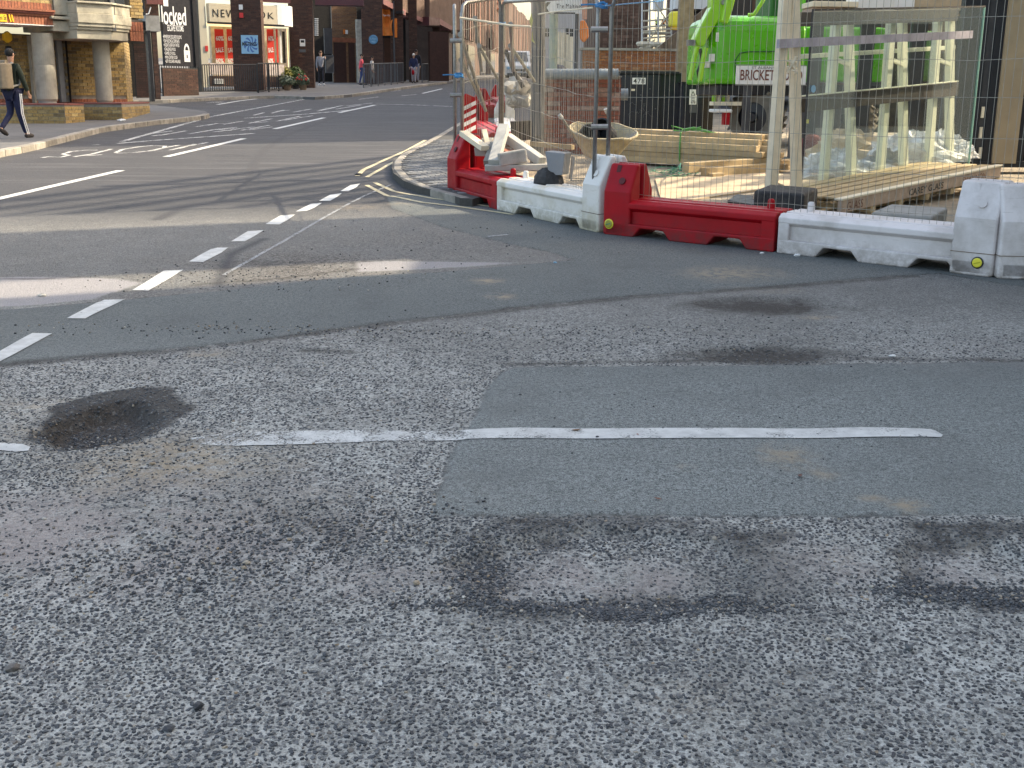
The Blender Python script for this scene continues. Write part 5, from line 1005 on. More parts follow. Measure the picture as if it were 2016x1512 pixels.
# blue line strung from the twin posts
t=thing('blue_line','thin blue rope strung from the twin posts to the right, at the top edge','rope',onray(1190,12,11)); m=MB(); m.tube([onray(1190,12,11),onray(1240,7,12),onray(1300,2,13.4),onray(1330,-6,14)],.007,5); m.build('rope',M_blue,t)
t=thing('yellow_line','pale rope strung from the left fence to the twin posts','rope',onray(1000,40,13)); m=MB(); m.tube([onray(905,35,13.9),onray(980,46,13.8),onray(1003,50,13.7)],.012,6); m.tube([onray(1003,50,13.7),onray(1045,52,13.4)],.010,5); m.tube([onray(1060,28,13.2),onray(1100,22,12.4),onray(1166,15,11.)],.008,5); m.build('rope',M_pale,t)
# diagonal braces behind the left panels
for i,(a,b,y0,y1,lab) in enumerate((((906,68),(956,218),14.2,15.6,'left most sloping brace tube behind the fence'),((943,90),(984,162),15.,16.,'short sloping brace tube left of the fence post'),((908,118),(950,206),14.4,15.6,'second sloping brace tube behind the left panel'),((1005,90),(1052,160),14.8,16.,'sloping brace tube right of the fence post'),((1005,48),(1011,140),14.6,14.9,'upright tube right of the fence post'),((935,36),(948,140),15.,15.6,'upright tube behind the left panel'))):
    t=thing('brace_tube',lab,'tube',onray(*a,y0),'brace tubes behind the fence'); m=MB(); m.tube([onray(*a,y0),onray(*b,y1)],.022,8); m.build('tube',M_galv,t); m=MB(); m.tube([onray(*a,y0)-A(.0,.04,0),onray(*a,y0)+A(0,.04,0)],.032,8); m.build('coupler',M_galv,t)
t=thing('dark_pole','dark rusty pole leaning in the rubble right of the fence post','pole',onray(1000,100,16)); m=MB(); m.tube([onray(995,98,16),onray(1012,140,16),onray(1030,172,16)],.03,8); m.build('tube',M_rub,t)
# ---- grey lamp column, pale green pole, direction sign, second pole with orange sleeve
g=G(1057,338,.03); t=thing('lamp_column','grey cylindrical lamp column standing in front of the brick pier','lamp column',g); s_=F/g[1]
m=MB(); m.lathe(g,(0,0,1),[(.0,0),(.105,0),(.105,.05),(.098,.06),(.098,1.68),(.09,1.72),(.086,4.5),(0,4.5)],28); m.build('column',mat('dark_grey_column',(.05,.055,.065),.5,var=.1,scale=4.,bump=.05),t,smooth=False)
m=MB(); f=FR(g+A(0,-.1,0),(1,0)); m.box(f,-.055,.055,-.0,.02,.5,1.1); m.build('access_door',M_grey,t,bevel=.008)
t=thing('tape_scrap','scrap of yellow green tape stuck on the grey lamp column','tape',g+A(-.05,-.1,2)); m=MB(); q=[onray(1048,60,g[1]-.12),onray(1046,80,g[1]-.12),onray(1054,86,g[1]-.12),onray(1049,76,g[1]-.115)]; m.prism(q,A(0,-.006,0)); q=[onray(1047,25,g[1]-.12),onray(1042,40,g[1]-.12),onray(1047,58,g[1]-.12),onray(1049,40,g[1]-.11)]; m.prism(q,A(0,-.006,0)); m.build('tape',C_('dull_yellow_tape',(.42,.44,.12)),t)
g=A(*(V(1087,240,30)[:2]),gz(0,30)); t=thing('bollard_pole','pale green weathered pole beyond the brick pier','pole',g); m=MB(); m.lathe(g,(0,0,1),[(0,0),(.11,0),(.11,3.3),(.09,3.4),(.09,5),(0,5)],20); m.build('pole',mat('pale_green_paint',(.33,.40,.34),.6,dirt=(.4,.38,.2),dirtamt=.6),t)
fs=FR(V(1105,200,29.6),(1,.05)); t=thing('direction_sign','white direction sign with black left arrow reading The Maltings','road sign',fs.o)
pbox('panel',fs,1068,-12,1150,27,-.03,0,M_whi,t); pbox('dark_strip',fs,1091,24,1132,27.5,0,.006,M_text,t); textpx(fs,'The Maltings',1095,8,1146,19,.004,M_text,t,off=.0)
m=MB(); c=fs.px(1069,15,.0); d=fs.px(1079,27,0); e=fs.px(1079,4,0); w_=(d[0]-c[0])*.5
m.prof(fs,[(c[0]-.02,c[1]),(d[0]-.03,e[1]),(d[0]+.06,e[1]),(c[0]+w_+.02,c[1]),(d[0]+.06,d[1]),(d[0]-.03,d[1])],.0,.008); m.build('arrow_print',M_text,t)
a=fs.px(1137,0,-.1); m=MB(); m.tube([fs.p(a[0],-.1,-2),fs.p(a[0],-.1,3.)],.05,8); m.build('post',M_dgry,t)
t=thing('orange_sleeve','orange cloth sleeve tied to the sign post','cloth',V(1150,60,29.4)); m=MB(); pts=[(1143,40),(1152,40),(1158,54),(1160,72),(1150,84),(1143,78),(1141,60)]; m.prism([V(x,y,29.3) for x,y in pts],A(0,.18,0)); m.build('sleeve',M_oran,t,bevel=.03); m=MB(); m.prism([V(x,y,29.5) for x,y in ((1146,-20),(1156,-20),(1155,38),(1147,38))],A(0,.1,0)); m.build('ribbon',C_('faded_orange',(.6,.3,.2)),t)
# ---- brick pier with the grey duct on top
fp=FR(V(1062,300,19.8),(1,.06)); fp.o[2]=gz(0,19.8); t=thing('brick_pier','low red brick pier with pale mortar smears behind the mesh fence','wall',fp.o); 
u0,u1,z0,z1=uz(fp,1063,152,1222,300,0); m=MB(); m.box(fp,u0,u1,-.45,-.012,-.1,z1); m.build('core',M_mort,t); bricks(fp,u0,u1,0,z1,0,M_pier,t,single=260,proud=.004)
gz_=FR(fp.p(u1,0,0),-fp.en); bricks(gz_,0,.45,0,z1,.003,M_pier,t,single=0)
m=MB(); m.box(fp,u0-.02,u1+.02,-.47,.02,z1,z1+.02); m.build('top_bed',M_mort,t)
def duct(a,b,r,label,Y0,Y1,rings=12):
    t=thing('duct',label,'pipe',V(*a,Y0),'grey ribbed ducts'); m=MB(); p,q=V(*a,Y0),V(*b,Y1); m.tube([p,q],r,18); m.build('pipe',M_pipe,t,smooth=False); m=MB()
    e=(q-p)/np.linalg.norm(q-p)
    for k in range(rings+1): c=p+(q-p)*k/rings; m.tube([c-e*.008,c+e*.008],r*1.06,18)
    m.build('ribs',M_pipe,t)
duct((1068,146),(1216,146),.085,'long grey ribbed duct lying on top of the brick pier',19.6,19.6,18)
duct((1193,186),(1235,186),.10,'short grey ribbed duct end beside the black cabinet',21.,21.,6)
# ---- low garden wall, brick building, street closing behind
fw_=FR(V(1140,200,34),(1,.12)); fw_.o[2]=gz(0,34); t=thing('low_wall','low orange red brick wall with pale coping beyond the cabinets','wall',fw_.o); u0,u1,z0,z1=uz(fw_,1144,102,1420,215,0); m=MB(); m.box(fw_,u0,u1,-.3,-.012,-.5,z1); m.build('core',M_mort,t); bricks(fw_,u0,u1,z1-1.5,z1,0,M_org,t,single=150,proud=.004)
m=MB(); m.box(fw_,u0-.05,u1+.05,-.36,.05,z1,z1+.07); m.build('coping',M_whi if False else M_stone,t)
fq=FR(V(1190,150,62),(1,.05)); fq.o[2]=gz(0,62); t=thing('brick_building','plain brown brick building behind the site, left of the scaffold','building',fq.o); pbox('wall',fq,1186,-80,1272,112,-8,-.012,mat('far_brown_brick',(.16,.09,.06),.9,scale=.6),t)
u0,u1,z0,z1=uz(fq,1186,-20,1268,100,0); bricks(fq,u0,u1,z0,z1,0,mat('far_brown_brick2',(.20,.115,.08),.9,rndamt=.35),t,bw=.44,bh=.14,j=.02,proud=.02)
pbox('corner_pilaster',fq,1264,-80,1274,98,-.3,.2,mat('far_brown_brick',(.16,.09,.06),.9),t)
fh=FR(V(1050,150,95),(1,.0)); fh.o[2]=gz(0,95); t=thing('white_house','white rendered house with a small sash window closing the street','house',fh.o); pbox('wall',fh,1048,-8,1200,140,-6,0,mat('house_white_render',(.62,.62,.60),.8,var=.05),t)
for x0,x1 in ((1072,1084),(1114,1128)): o=pbox('window',fh,x0,56,x1,72,-.02,.05,M_wing,t); pbox('window_bar',fh,(x0+x1)/2-.5,56,(x0+x1)/2+.5,72,.05,.08,M_whi,t); pbox('window_bar',fh,x0,63.5,x1,64.5,.05,.08,M_whi,t)
m=MB(); a=fh.px(1046,-6,0); b=fh.px(1200,-60,0); m.prof(fh,[(a[0],a[1]),(fh.px(1200,-6,0)[0],a[1]),(fh.px(1200,-30,0)[0],b[1]),(fh.px(1100,-30,0)[0],b[1])],-6,.3); m.build('roof',mat('slate_roof',(.10,.10,.11),.8),t)
t=thing('stacked_boards','pale yellow boards stood on end beyond the pier','boards',V(1110,150,33)); fbd=FR(V(1110,150,33),(1,.1))
for k,(x0,x1,y0) in enumerate(((1094,1103,62),(1103,1113,64),(1112,1121,68),(1120,1128,72))): pbox('board',fbd,x0,y0,x1,140,-.05-.03*k,.0,M_pale,t)
t=thing('heap_cover','dark cover over a heap just behind the pier duct','cover',V(1095,140,31)); m=MB(); m.ell(V(1095,146,31),(.35,.3,.25),12,6,.05); m.build('cover',M_dgry,t,smooth=True)
# van
def van():
    Y=70.; f=FR(V(1019,156,Y),(1,.02)); f.o[2]=V(1019,153,Y)[2]; t=thing('parked_van','white van facing the camera beyond the fence','van',f.o); W=.83; sc=1.
    u=lambda x: f.px(x,120,0)[0]; z=lambda y: f.px(1019,y,0)[1]; x0,x1=u(995),u(1045)
    m=MB(); side=[(0,.12),(0,.62),(-.55,.80),(-1.25,1.36),(-1.5,1.42),(-4.2,1.42),(-4.4,1.2),(-4.4,.12)]; k=(z(98)-z(153))/1.42; m.prism([f.p(x0,n*1.2,zz_*k) for n,zz_ in side],f.ex*(x1-x0)); m.build('body',M_whi,t,bevel=.06,seg=3)
    m=MB(); a,b=.1,.1; m.hexa([f.p(x0+.14,-.62*1.2,.84*k),f.p(x1-.14,-.62*1.2,.84*k),f.p(x1-.2,-1.16*1.2,1.30*k),f.p(x0+.2,-1.16*1.2,1.30*k),f.p(x0+.14,-.62*1.2+.06,.87*k),f.p(x1-.14,-.62*1.2+.06,.87*k),f.p(x1-.2,-1.16*1.2+.06,1.34*k),f.p(x0+.2,-1.16*1.2+.06,1.34*k)]); m.build('windscreen',M_wing,t)
    m=MB(); m.box(f,x0+.35,x1-.35,-.02,.03,.30*k,.44*k); m.build('grille',M_blk,t); m=MB(); m.box(f,x0+.1,x1-.1,-.02,.05,.12*k,.24*k); m.build('bumper',M_dgry,t)
    for s in (0,1):
        xx=x0+.08 if s==0 else x1-.36; m=MB(); m.box(f,xx,xx+.28,-.02,.04,.42*k,.56*k); m.build('headlight',M_lblu,t,bevel=.03)
        xx=x0-.12 if s==0 else x1+.0; m=MB(); m.box(f,xx,xx+.14,-1.0,-.9,.80*k,.98*k); m.build('mirror',M_blk,t,bevel=.03)
        xx=x0+.02 if s==0 else x1-.22; m=MB(); m.lathe(f.p(xx,-.75,.28),f.ex,[(0,0),(.3,0),(.3,.2),(0,.2)],18); m.build('wheel',M_rub,t)
    m=MB(); m.box(f,-.3+(x0+x1)/2,.3+(x0+x1)/2,.05,.06,.26*k,.33*k); m.build('number_plate',M_whi,t)
van()
# ---- rubble and lintels behind the left barriers
def lintel(a,b,ya,yb,w_,h_,label,mat_=M_conc,roll_=0.,name='concrete_lintel',cat='lintel',group='concrete pieces heaped behind the barriers',be=.008):
    p,q=V(*a,ya),V(*b,yb); d=q-p; L=np.linalg.norm(d); e=d/L; s=np.cross(e,A(0,0,1)); s/=np.linalg.norm(s)+1e-9; u=np.cross(s,e); s2=s*math.cos(roll_)+u*math.sin(roll_); u2_=-s*math.sin(roll_)+u*math.cos(roll_)
    m=MB(); m.hexa([p-s2*w_-u2_*h_,q-s2*w_-u2_*h_,q+s2*w_-u2_*h_,p+s2*w_-u2_*h_,p-s2*w_+u2_*h_,q-s2*w_+u2_*h_,q+s2*w_+u2_*h_,p+s2*w_+u2_*h_]); o=m.build(name,mat_,None,bevel=be); tag(o,label,cat,group); return o
M_lcon=mat('light_concrete',(.44,.43,.40),.9,var=.12,scale=8.,bump=.4,bscale=60.,rndamt=.08)
lintel((992,250),(972,322),13.7,13.1,.062,.05,'pale concrete lintel standing on end, leaning right on the heap',M_lcon)
lintel((998,270),(1067,318),13.75,13.2,.052,.05,'pale concrete lintel sloping down to the right across the heap',M_lcon)
lintel((982,315),(1036,306),13.05,13.1,.07,.075,'rough broken kerb block on the slab of the heap',M_conc,name='kerb_block',cat='block',be=.02)
lintel((955,330),(1078,328),13.15,13.15,.15,.032,'flat concrete slab at the foot of the heap',M_conc,name='slab',cat='slab')
lintel((912,262),(955,292),13.9,13.5,.055,.03,'weathered board sloping over the leftmost barrier',M_pale,name='board',cat='board',be=.004)
lintel((945,300),(962,278),13.6,13.9,.07,.05,'grey channel section half hidden in the heap',M_conc,name='channel',cat='channel')
lintel((962,322),(976,283),13.35,13.7,.06,.04,'dull grey lintel leaning behind the pale ones',M_conc)
lintel((990,300),(1014,312),13.5,13.4,.08,.05,'red brick piece showing under the crossed lintels',M_pier,name='brick_piece',cat='brick')
lintel((1046,283),(1128,290),15.4,14.9,.03,.03,'thin sawn batten lying behind the heap',M_wood,name='batten',cat='batten',be=.003)
lintel((953,255),(961,290),13.9,13.7,.03,.012,'pointed broken board sticking up in the heap',M_pale,name='board',cat='board',be=.003)
# heap of broken stuff further up
t=thing('rubble_heap','heap of pale broken stone and slabs right of the fence post','rubble',V(1025,200,17.5))
for i in range(34):
    x=random.uniform(1003,1046); y=random.uniform(160,205); m=MB(); c=V(x,y,18-random.uniform(0,1.)); r=random.uniform(.05,.13); ax=np.array(Matrix.Rotation(random.uniform(0,6),3,'Z')@Matrix.Rotation(random.uniform(0,3),3,'X')); m.ell(c,(r*1.5,r,r*.45),5,3,.15,ax=ax); m.build('stone',M_lcon if i%3 else M_conc,t)
m=MB(); m.hexa([V(1000,207,17.2),V(1050,207,17.2),V(1050,207,18.2),V(1000,207,18.2),V(1000,203,17.2),V(1050,203,17.2),V(1050,203,18.2),V(1000,203,18.2)]); m.build('shelf_slab',M_conc,t)
m=MB(); m.prism([V(x,y,16.7) for x,y in ((1004,240),(1046,238),(1048,275),(1008,278))],A(0,.5,0)); m.build('dark_crate',M_dark,t)
# hazard board
fhz=FR(V(923,275,14.4),(.8,.6)); t=thing('hazard_board','red and white striped hazard board leaning behind the left fence corner','sign',fhz.o); m=MB(); P=[fhz.px(x,y,0) for x,y in ((908,205),(914,190),(918,184),(936,192),(940,262),(912,262))]; m.prof(fhz,P,-.03,0); m.build('board',M_redp,t,bevel=.005)
for k in range(4):
    a=[fhz.px(x,y,.004) for x,y in ((909,212+k*16),(937,198+k*16),(937,206+k*16),(909,220+k*16))]; m=MB(); m.prof(fhz,a,0,.004); m.build('white_stripe',M_wtext,t)
# grey blocks in front of the white barrier
fbk=FR(V(1090,372,12.2),(.95,-.30)); t=thing('concrete_block','smooth grey concrete block standing on end behind the white barrier','block',fbk.o)
m=MB(); P=[fbk.px(x,y,0) for x,y in ((1073,298),(1112,302),(1107,345),(1080,345))]; m.prof(fbk,P,-.26,0); m.build('block',mat('grey_block',(.26,.27,.29),.85,var=.1,scale=6.,bump=.3),t,bevel=.008)
t=thing('rubble_sack','crumpled dark rubble sack under the upright concrete block','sack',fbk.o); m=MB(); c=V(1080,358,12.3); m.ell(c,(.17,.16,.15),14,8,.07); m.build('sack',M_rub,t,smooth=False)
# ---- wheelbarrow
def barrow():
    Yb=14.; c=V(1186,262,Yb); t=thing('wheelbarrow','mortar crusted beige wheelbarrow holding black buckets behind the twin posts','wheelbarrow',A(c[0],c[1],gz(0,Yb))); M_bw=mat('mortar_crusted_barrow',(.42,.35,.22),.85,var=.25,scale=9.,bump=.7,bscale=40.,dirt=(.30,.29,.27),dirtamt=.8,dscale=6.,bdist=.01)
    sx=(V(1253,262,Yb)-V(1122,262,Yb))[0]/2; cx=(V(1253,262,Yb)+V(1122,262,Yb))/2
    top=[];bot=[];N=22
    for i in range(N):
        a=2*math.pi*i/N; ca,sa=math.cos(a),math.sin(a); e=abs(ca)**.8*np.sign(ca); w_=.33*(1-.25*ca*(ca>0)); z=.02+.085*sa+ (-.02 if ca>.5 else .03*(ca<-.5)); top.append(cx+A(sx*e*1.02,w_*np.sign(sa)*abs(sa)**.7,z)); bot.append(cx+A(sx*.45*e-.02,w_*.5*np.sign(sa)*abs(sa)**.8,-.30))
    inn=[cx+(p-cx)*A(.93,.93,1)+A(0,0,-.004) for p in top]; ib=[cx+(p-cx)*A(.93,.93,.9) for p in bot]; vs=top+bot+inn+ib; fs=[]
    for i in range(N):
        j=(i+1)%N; fs+=[(i,j,N+j,N+i),(2*N+j,2*N+i,3*N+i,3*N+j),(i,2*N+i,2*N+j,j)]
    fs+=[tuple(range(N,2*N)),tuple(range(3*N,4*N))[::-1]]; m=MB(); m.add(vs,fs); m.build('tray',M_bw,t,norm=True,smooth=False)
    m=MB(); m.tube(top+[top[0]],.016,6); m.build('rim',M_bw,t)
    for a,b,c2 in (((1101,226),(1112,240),(1128,268)),((1192,214),(1198,230),(1200,252))): m=MB(); m.tube([V(*a,Yb-.3),V(*b,Yb-.25),V(*c2,Yb-.1)],.016,8); m.build('handle',M_galv,t); m=MB(); m.tube([V(*a,Yb-.3),V((a[0]+b[0])/2,(a[1]+b[1])/2,Yb-.28)],.024,8); m.build('grip',M_lcon,t)
    m=MB(); q=V(1235,330,Yb); m.lathe(A(q[0]-.04,q[1],gz(0,Yb)+.2),(0,1,0),[(0,-.05),(.15,-.05),(.19,0),(.15,.05),(0,.05)],20); m.build('wheel',M_rub,t)
    for s in (-1,1): m=MB(); m.tube([cx+A(-.35,.15*s,-.28),cx+A(-.38,.18*s,-.55),cx+A(-.15,.18*s,-.55),cx+A(-.1,.15*s,-.3)],.014,6); m.build('leg',M_galv,t)
    for x,y,r,lab in ((1153,274,.13,'black bucket on its side in the wheelbarrow, left one'),(1190,266,.15,'larger black bucket lying in the wheelbarrow, right one')):
        c=V(x,y-4,Yb-.02); t2=thing('bucket',lab,'bucket',c,'buckets in the wheelbarrow'); ax=A(.35,-.85,.25) if r<.14 else A(-.5,-.8,.3); ax/=np.linalg.norm(ax); m=MB(); m.lathe(c-ax*.12,ax,[(0,0),(r*.72,0),(r*.95,.22),(r,.22),(r,.24),(r*.9,.24),(r*.68,.02),(0,.02)],22); m.build('bucket',M_blk,t2)
barrow()
# ---- black electrical cabinets
fk=FR(V(1218,250,25.5),(1,.03)); fk.o[2]=gz(0,25.5)-.1; t=thing('cabinet','larger black site cabinet numbered 478 with scratched graffiti','cabinet',fk.o); o=pbox('case',fk,1219,146,1297,262,-.7,0,M_blu,t,bevel=.01); pbox('side_panel',fk,1298,143,1337,262,-.75,-.08,M_blu,t,bevel=.01); pbox('lid',fk,1217,140,1338,146,-.75,.03,M_blk,t,bevel=.008); pbox('lid_strip',fk,1226,138,1335,140,-.7,-.1,M_wood,t)
np_=pbox('number_plate',fk,1245,153,1271,166,.0,.008,M_whi,t); textpx(fk,'478',1247,154.5,1269,164.5,.009,M_text,np_,off=.01,space=1.2); pbox('label',fk,1243,175,1250,179,.0,.006,M_pale,t)
m=MB()
for k in range(9):
    pts=[]; x,y=random.uniform(1247,1274),random.uniform(206,226)
    for i in range(6): a=fk.px(x,y,.004); pts.append(fk.p(a[0],.004,a[1])); x+=random.uniform(-6,6); y+=random.uniform(-7,7)
    m.tube(pts,.004,3)
m.build('scratched_graffiti',M_grey,t)
for x,y in ((1231,186),(1260,186),(1278,174),(1261,197),(1289,213)): pbox('scratch',fk,x,y,x+3,y+2,.0,.004,M_grey,t)
pbox('latch',fk,1297,160,1299,192,-.07,-.04,M_pale,t)
t=thing('cabinet','narrower black cabinet with a white warning label, beside the excavator','cabinet',fk.p(2,0,0)); pbox('case',fk,1345,164,1380,265,-.3,.35,M_blu,t,bevel=.01); pbox('side_panel',fk,1381,165,1402,265,-.35,.28,mat('black_brown_panel',(.03,.02,.016),.6),t); pbox('lid',fk,1343,161,1404,164,-.35,.38,M_blk,t)
pbox('warning_label',fk,1358,176,1371,206,.35,.358,M_whi,t); pbox('label_foot',fk,1358,207,1371,222,.35,.358,M_lblu if False else M_grey,t); textpx(fk,'478',1360,199,1369,204,.36,M_text,t,off=.01); 
a=fk.px(1364.5,179,.36); b=fk.px(1360,188,.36); c=fk.px(1369,188,.36); m=MB(); m.add([fk.p(*(a[0],.36,a[1])),fk.p(b[0],.36,b[1]),fk.p(c[0],.36,c[1]),fk.p(a[0],.362,a[1]-.03),fk.p(b[0]+.02,.362,b[1]+.01),fk.p(c[0]-.02,.362,c[1]+.01)],[(0,1,4,3),(1,2,5,4),(2,0,3,5)]); m.build('warning_triangle',M_text,t)
for y in (191,194,197): pbox('label_text',fk,1361,y,1368,y+1,.358,.361,M_grey,t)
# ---- timber post, sloped hoarding, scaffold, workers
ft=FR(V(1346,250,27.),(1,.05)); ft.o[2]=gz(0,27); t=thing('timber_post','tall square timber post rising behind the cabinets','post',ft.o); pbox('post',ft,1341,-40,1357,230,-.2,0,mat('grey_brown_post',(.30,.23,.14),.8),t,bevel=.006)
t=thing('sloping_hoarding','dark brown boarded ramp sloping up to the right behind the post','boarding',V(1350,90,36)); fo=FR(V(1300,150,38),(1,.1)); 
for i in range(12):
    x0=1296+i*9.4; x1=x0+9; P=[fo.px(x,y,0) for x,y in ((x0,100),(x1,100),(x1,93-(x1-1296)*.84),(x0,93-(x0-1296)*.84))]; m=MB(); m.prof(fo,P,-.1,0); m.build('board',M_oldw,t)
fsc=FR(V(1290,120,44),(1,.0)); t=thing('scaffold_tower','pale scaffold tower with guard rails behind the low wall','scaffold',fsc.o)
for x in (1264,1279,1296,1322): a=fsc.px(x,100,0); b=fsc.px(x,-40,0); m=MB(); m.tube([fsc.p(a[0],0,a[1]),fsc.p(b[0],0,b[1])],.035,6); m.build('standard',M_whi,t)
for y in (20,40,52,60,74,86): a=fsc.px(1262,y+2,0); b=fsc.px(1324,y-3,0); m=MB(); m.tube([fsc.p(a[0],0,a[1]),fsc.p(b[0],0,b[1])],.03,6); m.build('ledger',M_pale,t)
for q in (((1264,95),(1324,20)),((1283,-5),(1322,55)),((1258,96),(1290,78))): a=fsc.px(*q[0],.1); b=fsc.px(*q[1],.1); m=MB(); m.tube([fsc.p(a[0],.1,a[1]),fsc.p(b[0],.1,b[1])],.025,6); m.build('brace',M_pale,t)
m=MB(); m.rect(fsc,1268,62,1322,66,-1,0); m.build('deck',M_pale,t); m=MB(); m.rect(fsc,1290,-5,1306,20,-.8,-.1); m.build('white_sheet',M_wtext,t)
for i in range(8): m=MB(); q=V(1262+i*7.5,92-random.uniform(0,6),43); m.ell(q,(.2,.15,.1),6,4,.2); m.build('rubble',M_pale,t)
for (x,c1,lab) in ((1293,(.35,.6,.03),'worker in a yellow hi-vis vest and white helmet on the scaffold deck'),(1306,(.85,.22,.03),'worker in an orange hi-vis vest on the scaffold deck')):
    g0=V(x,63,44.3); 
    _G=G; 
    G=lambda px,py,dz=0,g0=g0: A(*g0)
    person(lab,x,63,33,math.radians(-100),C_('hivis_%d'%x,c1),C_('dark_work_trousers',(.03,.03,.05)),M_blk,M_whi,armL=(.08,.1)); G=_G
t=thing('yellow_bin','yellow plastic chute section beside the timber post','container',V(1332,50,33)); fy=FR(V(1332,60,33),(1,0)); pbox('bin',fy,1321,22,1342,52,-.5,0,M_yelp,t,bevel=.05); pbox('bin_foot',fy,1323,52,1340,58,-.4,-.05,M_yell,t)
t=thing('roof_felt','white sheeting over low roof beyond the ramp','sheeting',V(1380,20,40)); fx=FR(V(1380,30,40),(1,.05)); pbox('sheet',fx,1330,-4,1420,18,-1,0,M_whi,t); pbox('grey_strip',fx,1345,6,1420,26,-1.2,-.3,M_grey,t)
for x in (1366,1390): pbox('dark_window',fx,x,22,x+16,30,-.3,-.25,M_dark,t)
# ---- excavator
def excavator():
    Y=21.5; f=FR(V(1400,262,Y),(1,.06)); f.o[2]=gz(0,Y)+.05; t=thing('excavator','bright green wheeled excavator with rounded counterweight and lime boom','excavator',f.o)
    X=lambda x,n=0: f.px(x,120,n)[0]; Z=lambda y,n=0: f.px(1480,y,n)[1]
    # counterweight: plan outline with rounded left corner, domed top
    pl=[(X(1395),-.9),(X(1395),-.35),(X(1399),-.18),(X(1410),-.05),(X(1425),0),(X(1582),0),(X(1582),-1.9),(X(1395),-1.9)]
    zs=[(Z(166),0),(Z(155),.02),(Z(60),.02),(Z(42),-.02),(Z(33),-.10),(Z(30),-.22)]; vs=[];fs=[]; n=len(pl); cu=X(1500); cn=-.9
    for z,off in zs:
        for (u,nn) in pl:
            du,dn=u-cu,nn-cn; k=1+off/1.0; vs.append(f.p(cu+du*(1+off*.55),cn+dn*(1+off*.9),z))
    for r in range(len(zs)-1): fs+=[(r*n+i,r*n+(i+1)%n,(r+1)*n+(i+1)%n,(r+1)*n+i) for i in range(n)]
    fs+=[tuple(range(n))[::-1],tuple(range((len(zs)-1)*n,len(zs)*n))]; m=MB(); m.add(vs,fs); cw_=m.build('counterweight',M_grn,t,bevel=.05,seg=4)
    # pressed panel line on the counterweight
    a=[(X(1449),Z(150,.03)),(X(1447),Z(118,.03)),(X(1455),Z(105,.03)),(X(1470),Z(102,.03)),(X(1545),Z(100,.03))]; m=MB(); m.tube([f.p(u,.035,z) for u,z in a],.012,6); m.build('panel_crease',M_dgrn,cw_)
    a=[(X(1486),Z(124,.03)),(X(1490),Z(120,.03)),(X(1502),Z(120,.03)),(X(1504),Z(123,.03))]; m=MB(); m.tube([f.p(u,.035,z) for u,z in a],.008,6); m.build('handle',M_dgrn,cw_)
    pbox('step',f,1510,30,1534,46,-.3,.0,M_grn,t,bevel=.02) if False else None
    for x0,y0,x1,y1 in ((1391,121,1397,133),(1399,106,1407,121),(1410,64,1417,82)): pbox('decal',f,x0,y0,x1,y1,-.24,-.02,M_whi,cw_)
    # body continuing right and cab
    pbox('engine_cover',f,1583,52,1737,162,-1.8,-.15,M_grn,t,bevel=.05,seg=3); pbox('cab_base',f,1520,-40,1575,52,-1.6,-.5,M_dgrn,t,bevel=.04); pbox('cab_window',f,1583,-30,1735,50,-1.5,-.6,M_wing,t); pbox('cab_pillar',f,1575,-40,1583,52,-1.5,-.45,M_grn,t)
    pbox('side_tank',f,1560,-30,1580,60,-.5,-.12,M_grn,t,bevel=.03)
    pbox('chassis',f,1412,166,1735,190,-1.9,-.1,M_blk,t,bevel=.02); pbox('under_chassis',f,1600,188,1735,215,-1.7,-.4,M_blk,t)
    for k in range(4): pbox('hose',f,1404+k*9,188,1409+k*9,203,-.4,-.3,M_pale if k%2 else M_grn2,t)
    pbox('axle_guard',f,1404,200,1460,208,-.5,-.2,M_pale,t)
    # boom folded down at the left: two boxes, rams
    def beam_(pts,w0,n0,mt,name):
        m=MB(); P=[f.px(x,y,n0) for x,y in pts]; m.prof(f,P,n0-w0,n0); return m.build(name,mt,t,bevel=.025,seg=3)
    beam_([(1403,-60),(1445,-60),(1424,28),(1408,50),(1385,92),(1372,90),(1367,78),(1380,50),(1400,14)],.35,.05,M_grn2,'boom')
    beam_([(1441,-50),(1460,-50),(1442,22),(1432,48),(1421,42),(1428,10)],.2,.25,M_grn2,'boom_link')
    for pts in (((1372,92),(1366,118),(1359,158)),((1389,94),(1383,125),(1377,160))): m=MB(); P=[f.px(x,y,.1) for x,y in pts]; m.tube([f.p(u,.1,z) for u,z in P],[.05,.045,.045],12); m.build('hydraulic_ram',M_grn2,t)
    P=[f.px(x,y,-.05) for x,y in ((1378,96),(1382,120),(1374,140),(1376,158))]; m=MB(); m.tube([f.p(u,-.05,z) for u,z in P],.03,8); m.build('hose',M_blk,t)
    for x,y in ((1361,84),(1428,26),(1426,4)): a=f.px(x,y,.12); m=MB(); m.lathe(f.p(a[0],.0,a[1]),f.en,[(0,0),(.05,0),(.05,.12),(0,.12)],12); m.build('pin',M_galv,t)
    m=MB(); a=f.px(1360,84,.1); m.box(f,a[0]-.06,a[0]+.08,0,.12,a[1]-.05,a[1]+.05); m.build('lamp',M_galv,t)
    P=[f.px(x,y,.1) for x,y in ((1512,-20),(1500,5),(1485,28),(1473,30))]; m=MB(); m.tube([f.p(u,.1,z) for u,z in P],.035,8); m.build('hose',M_grn2,t)
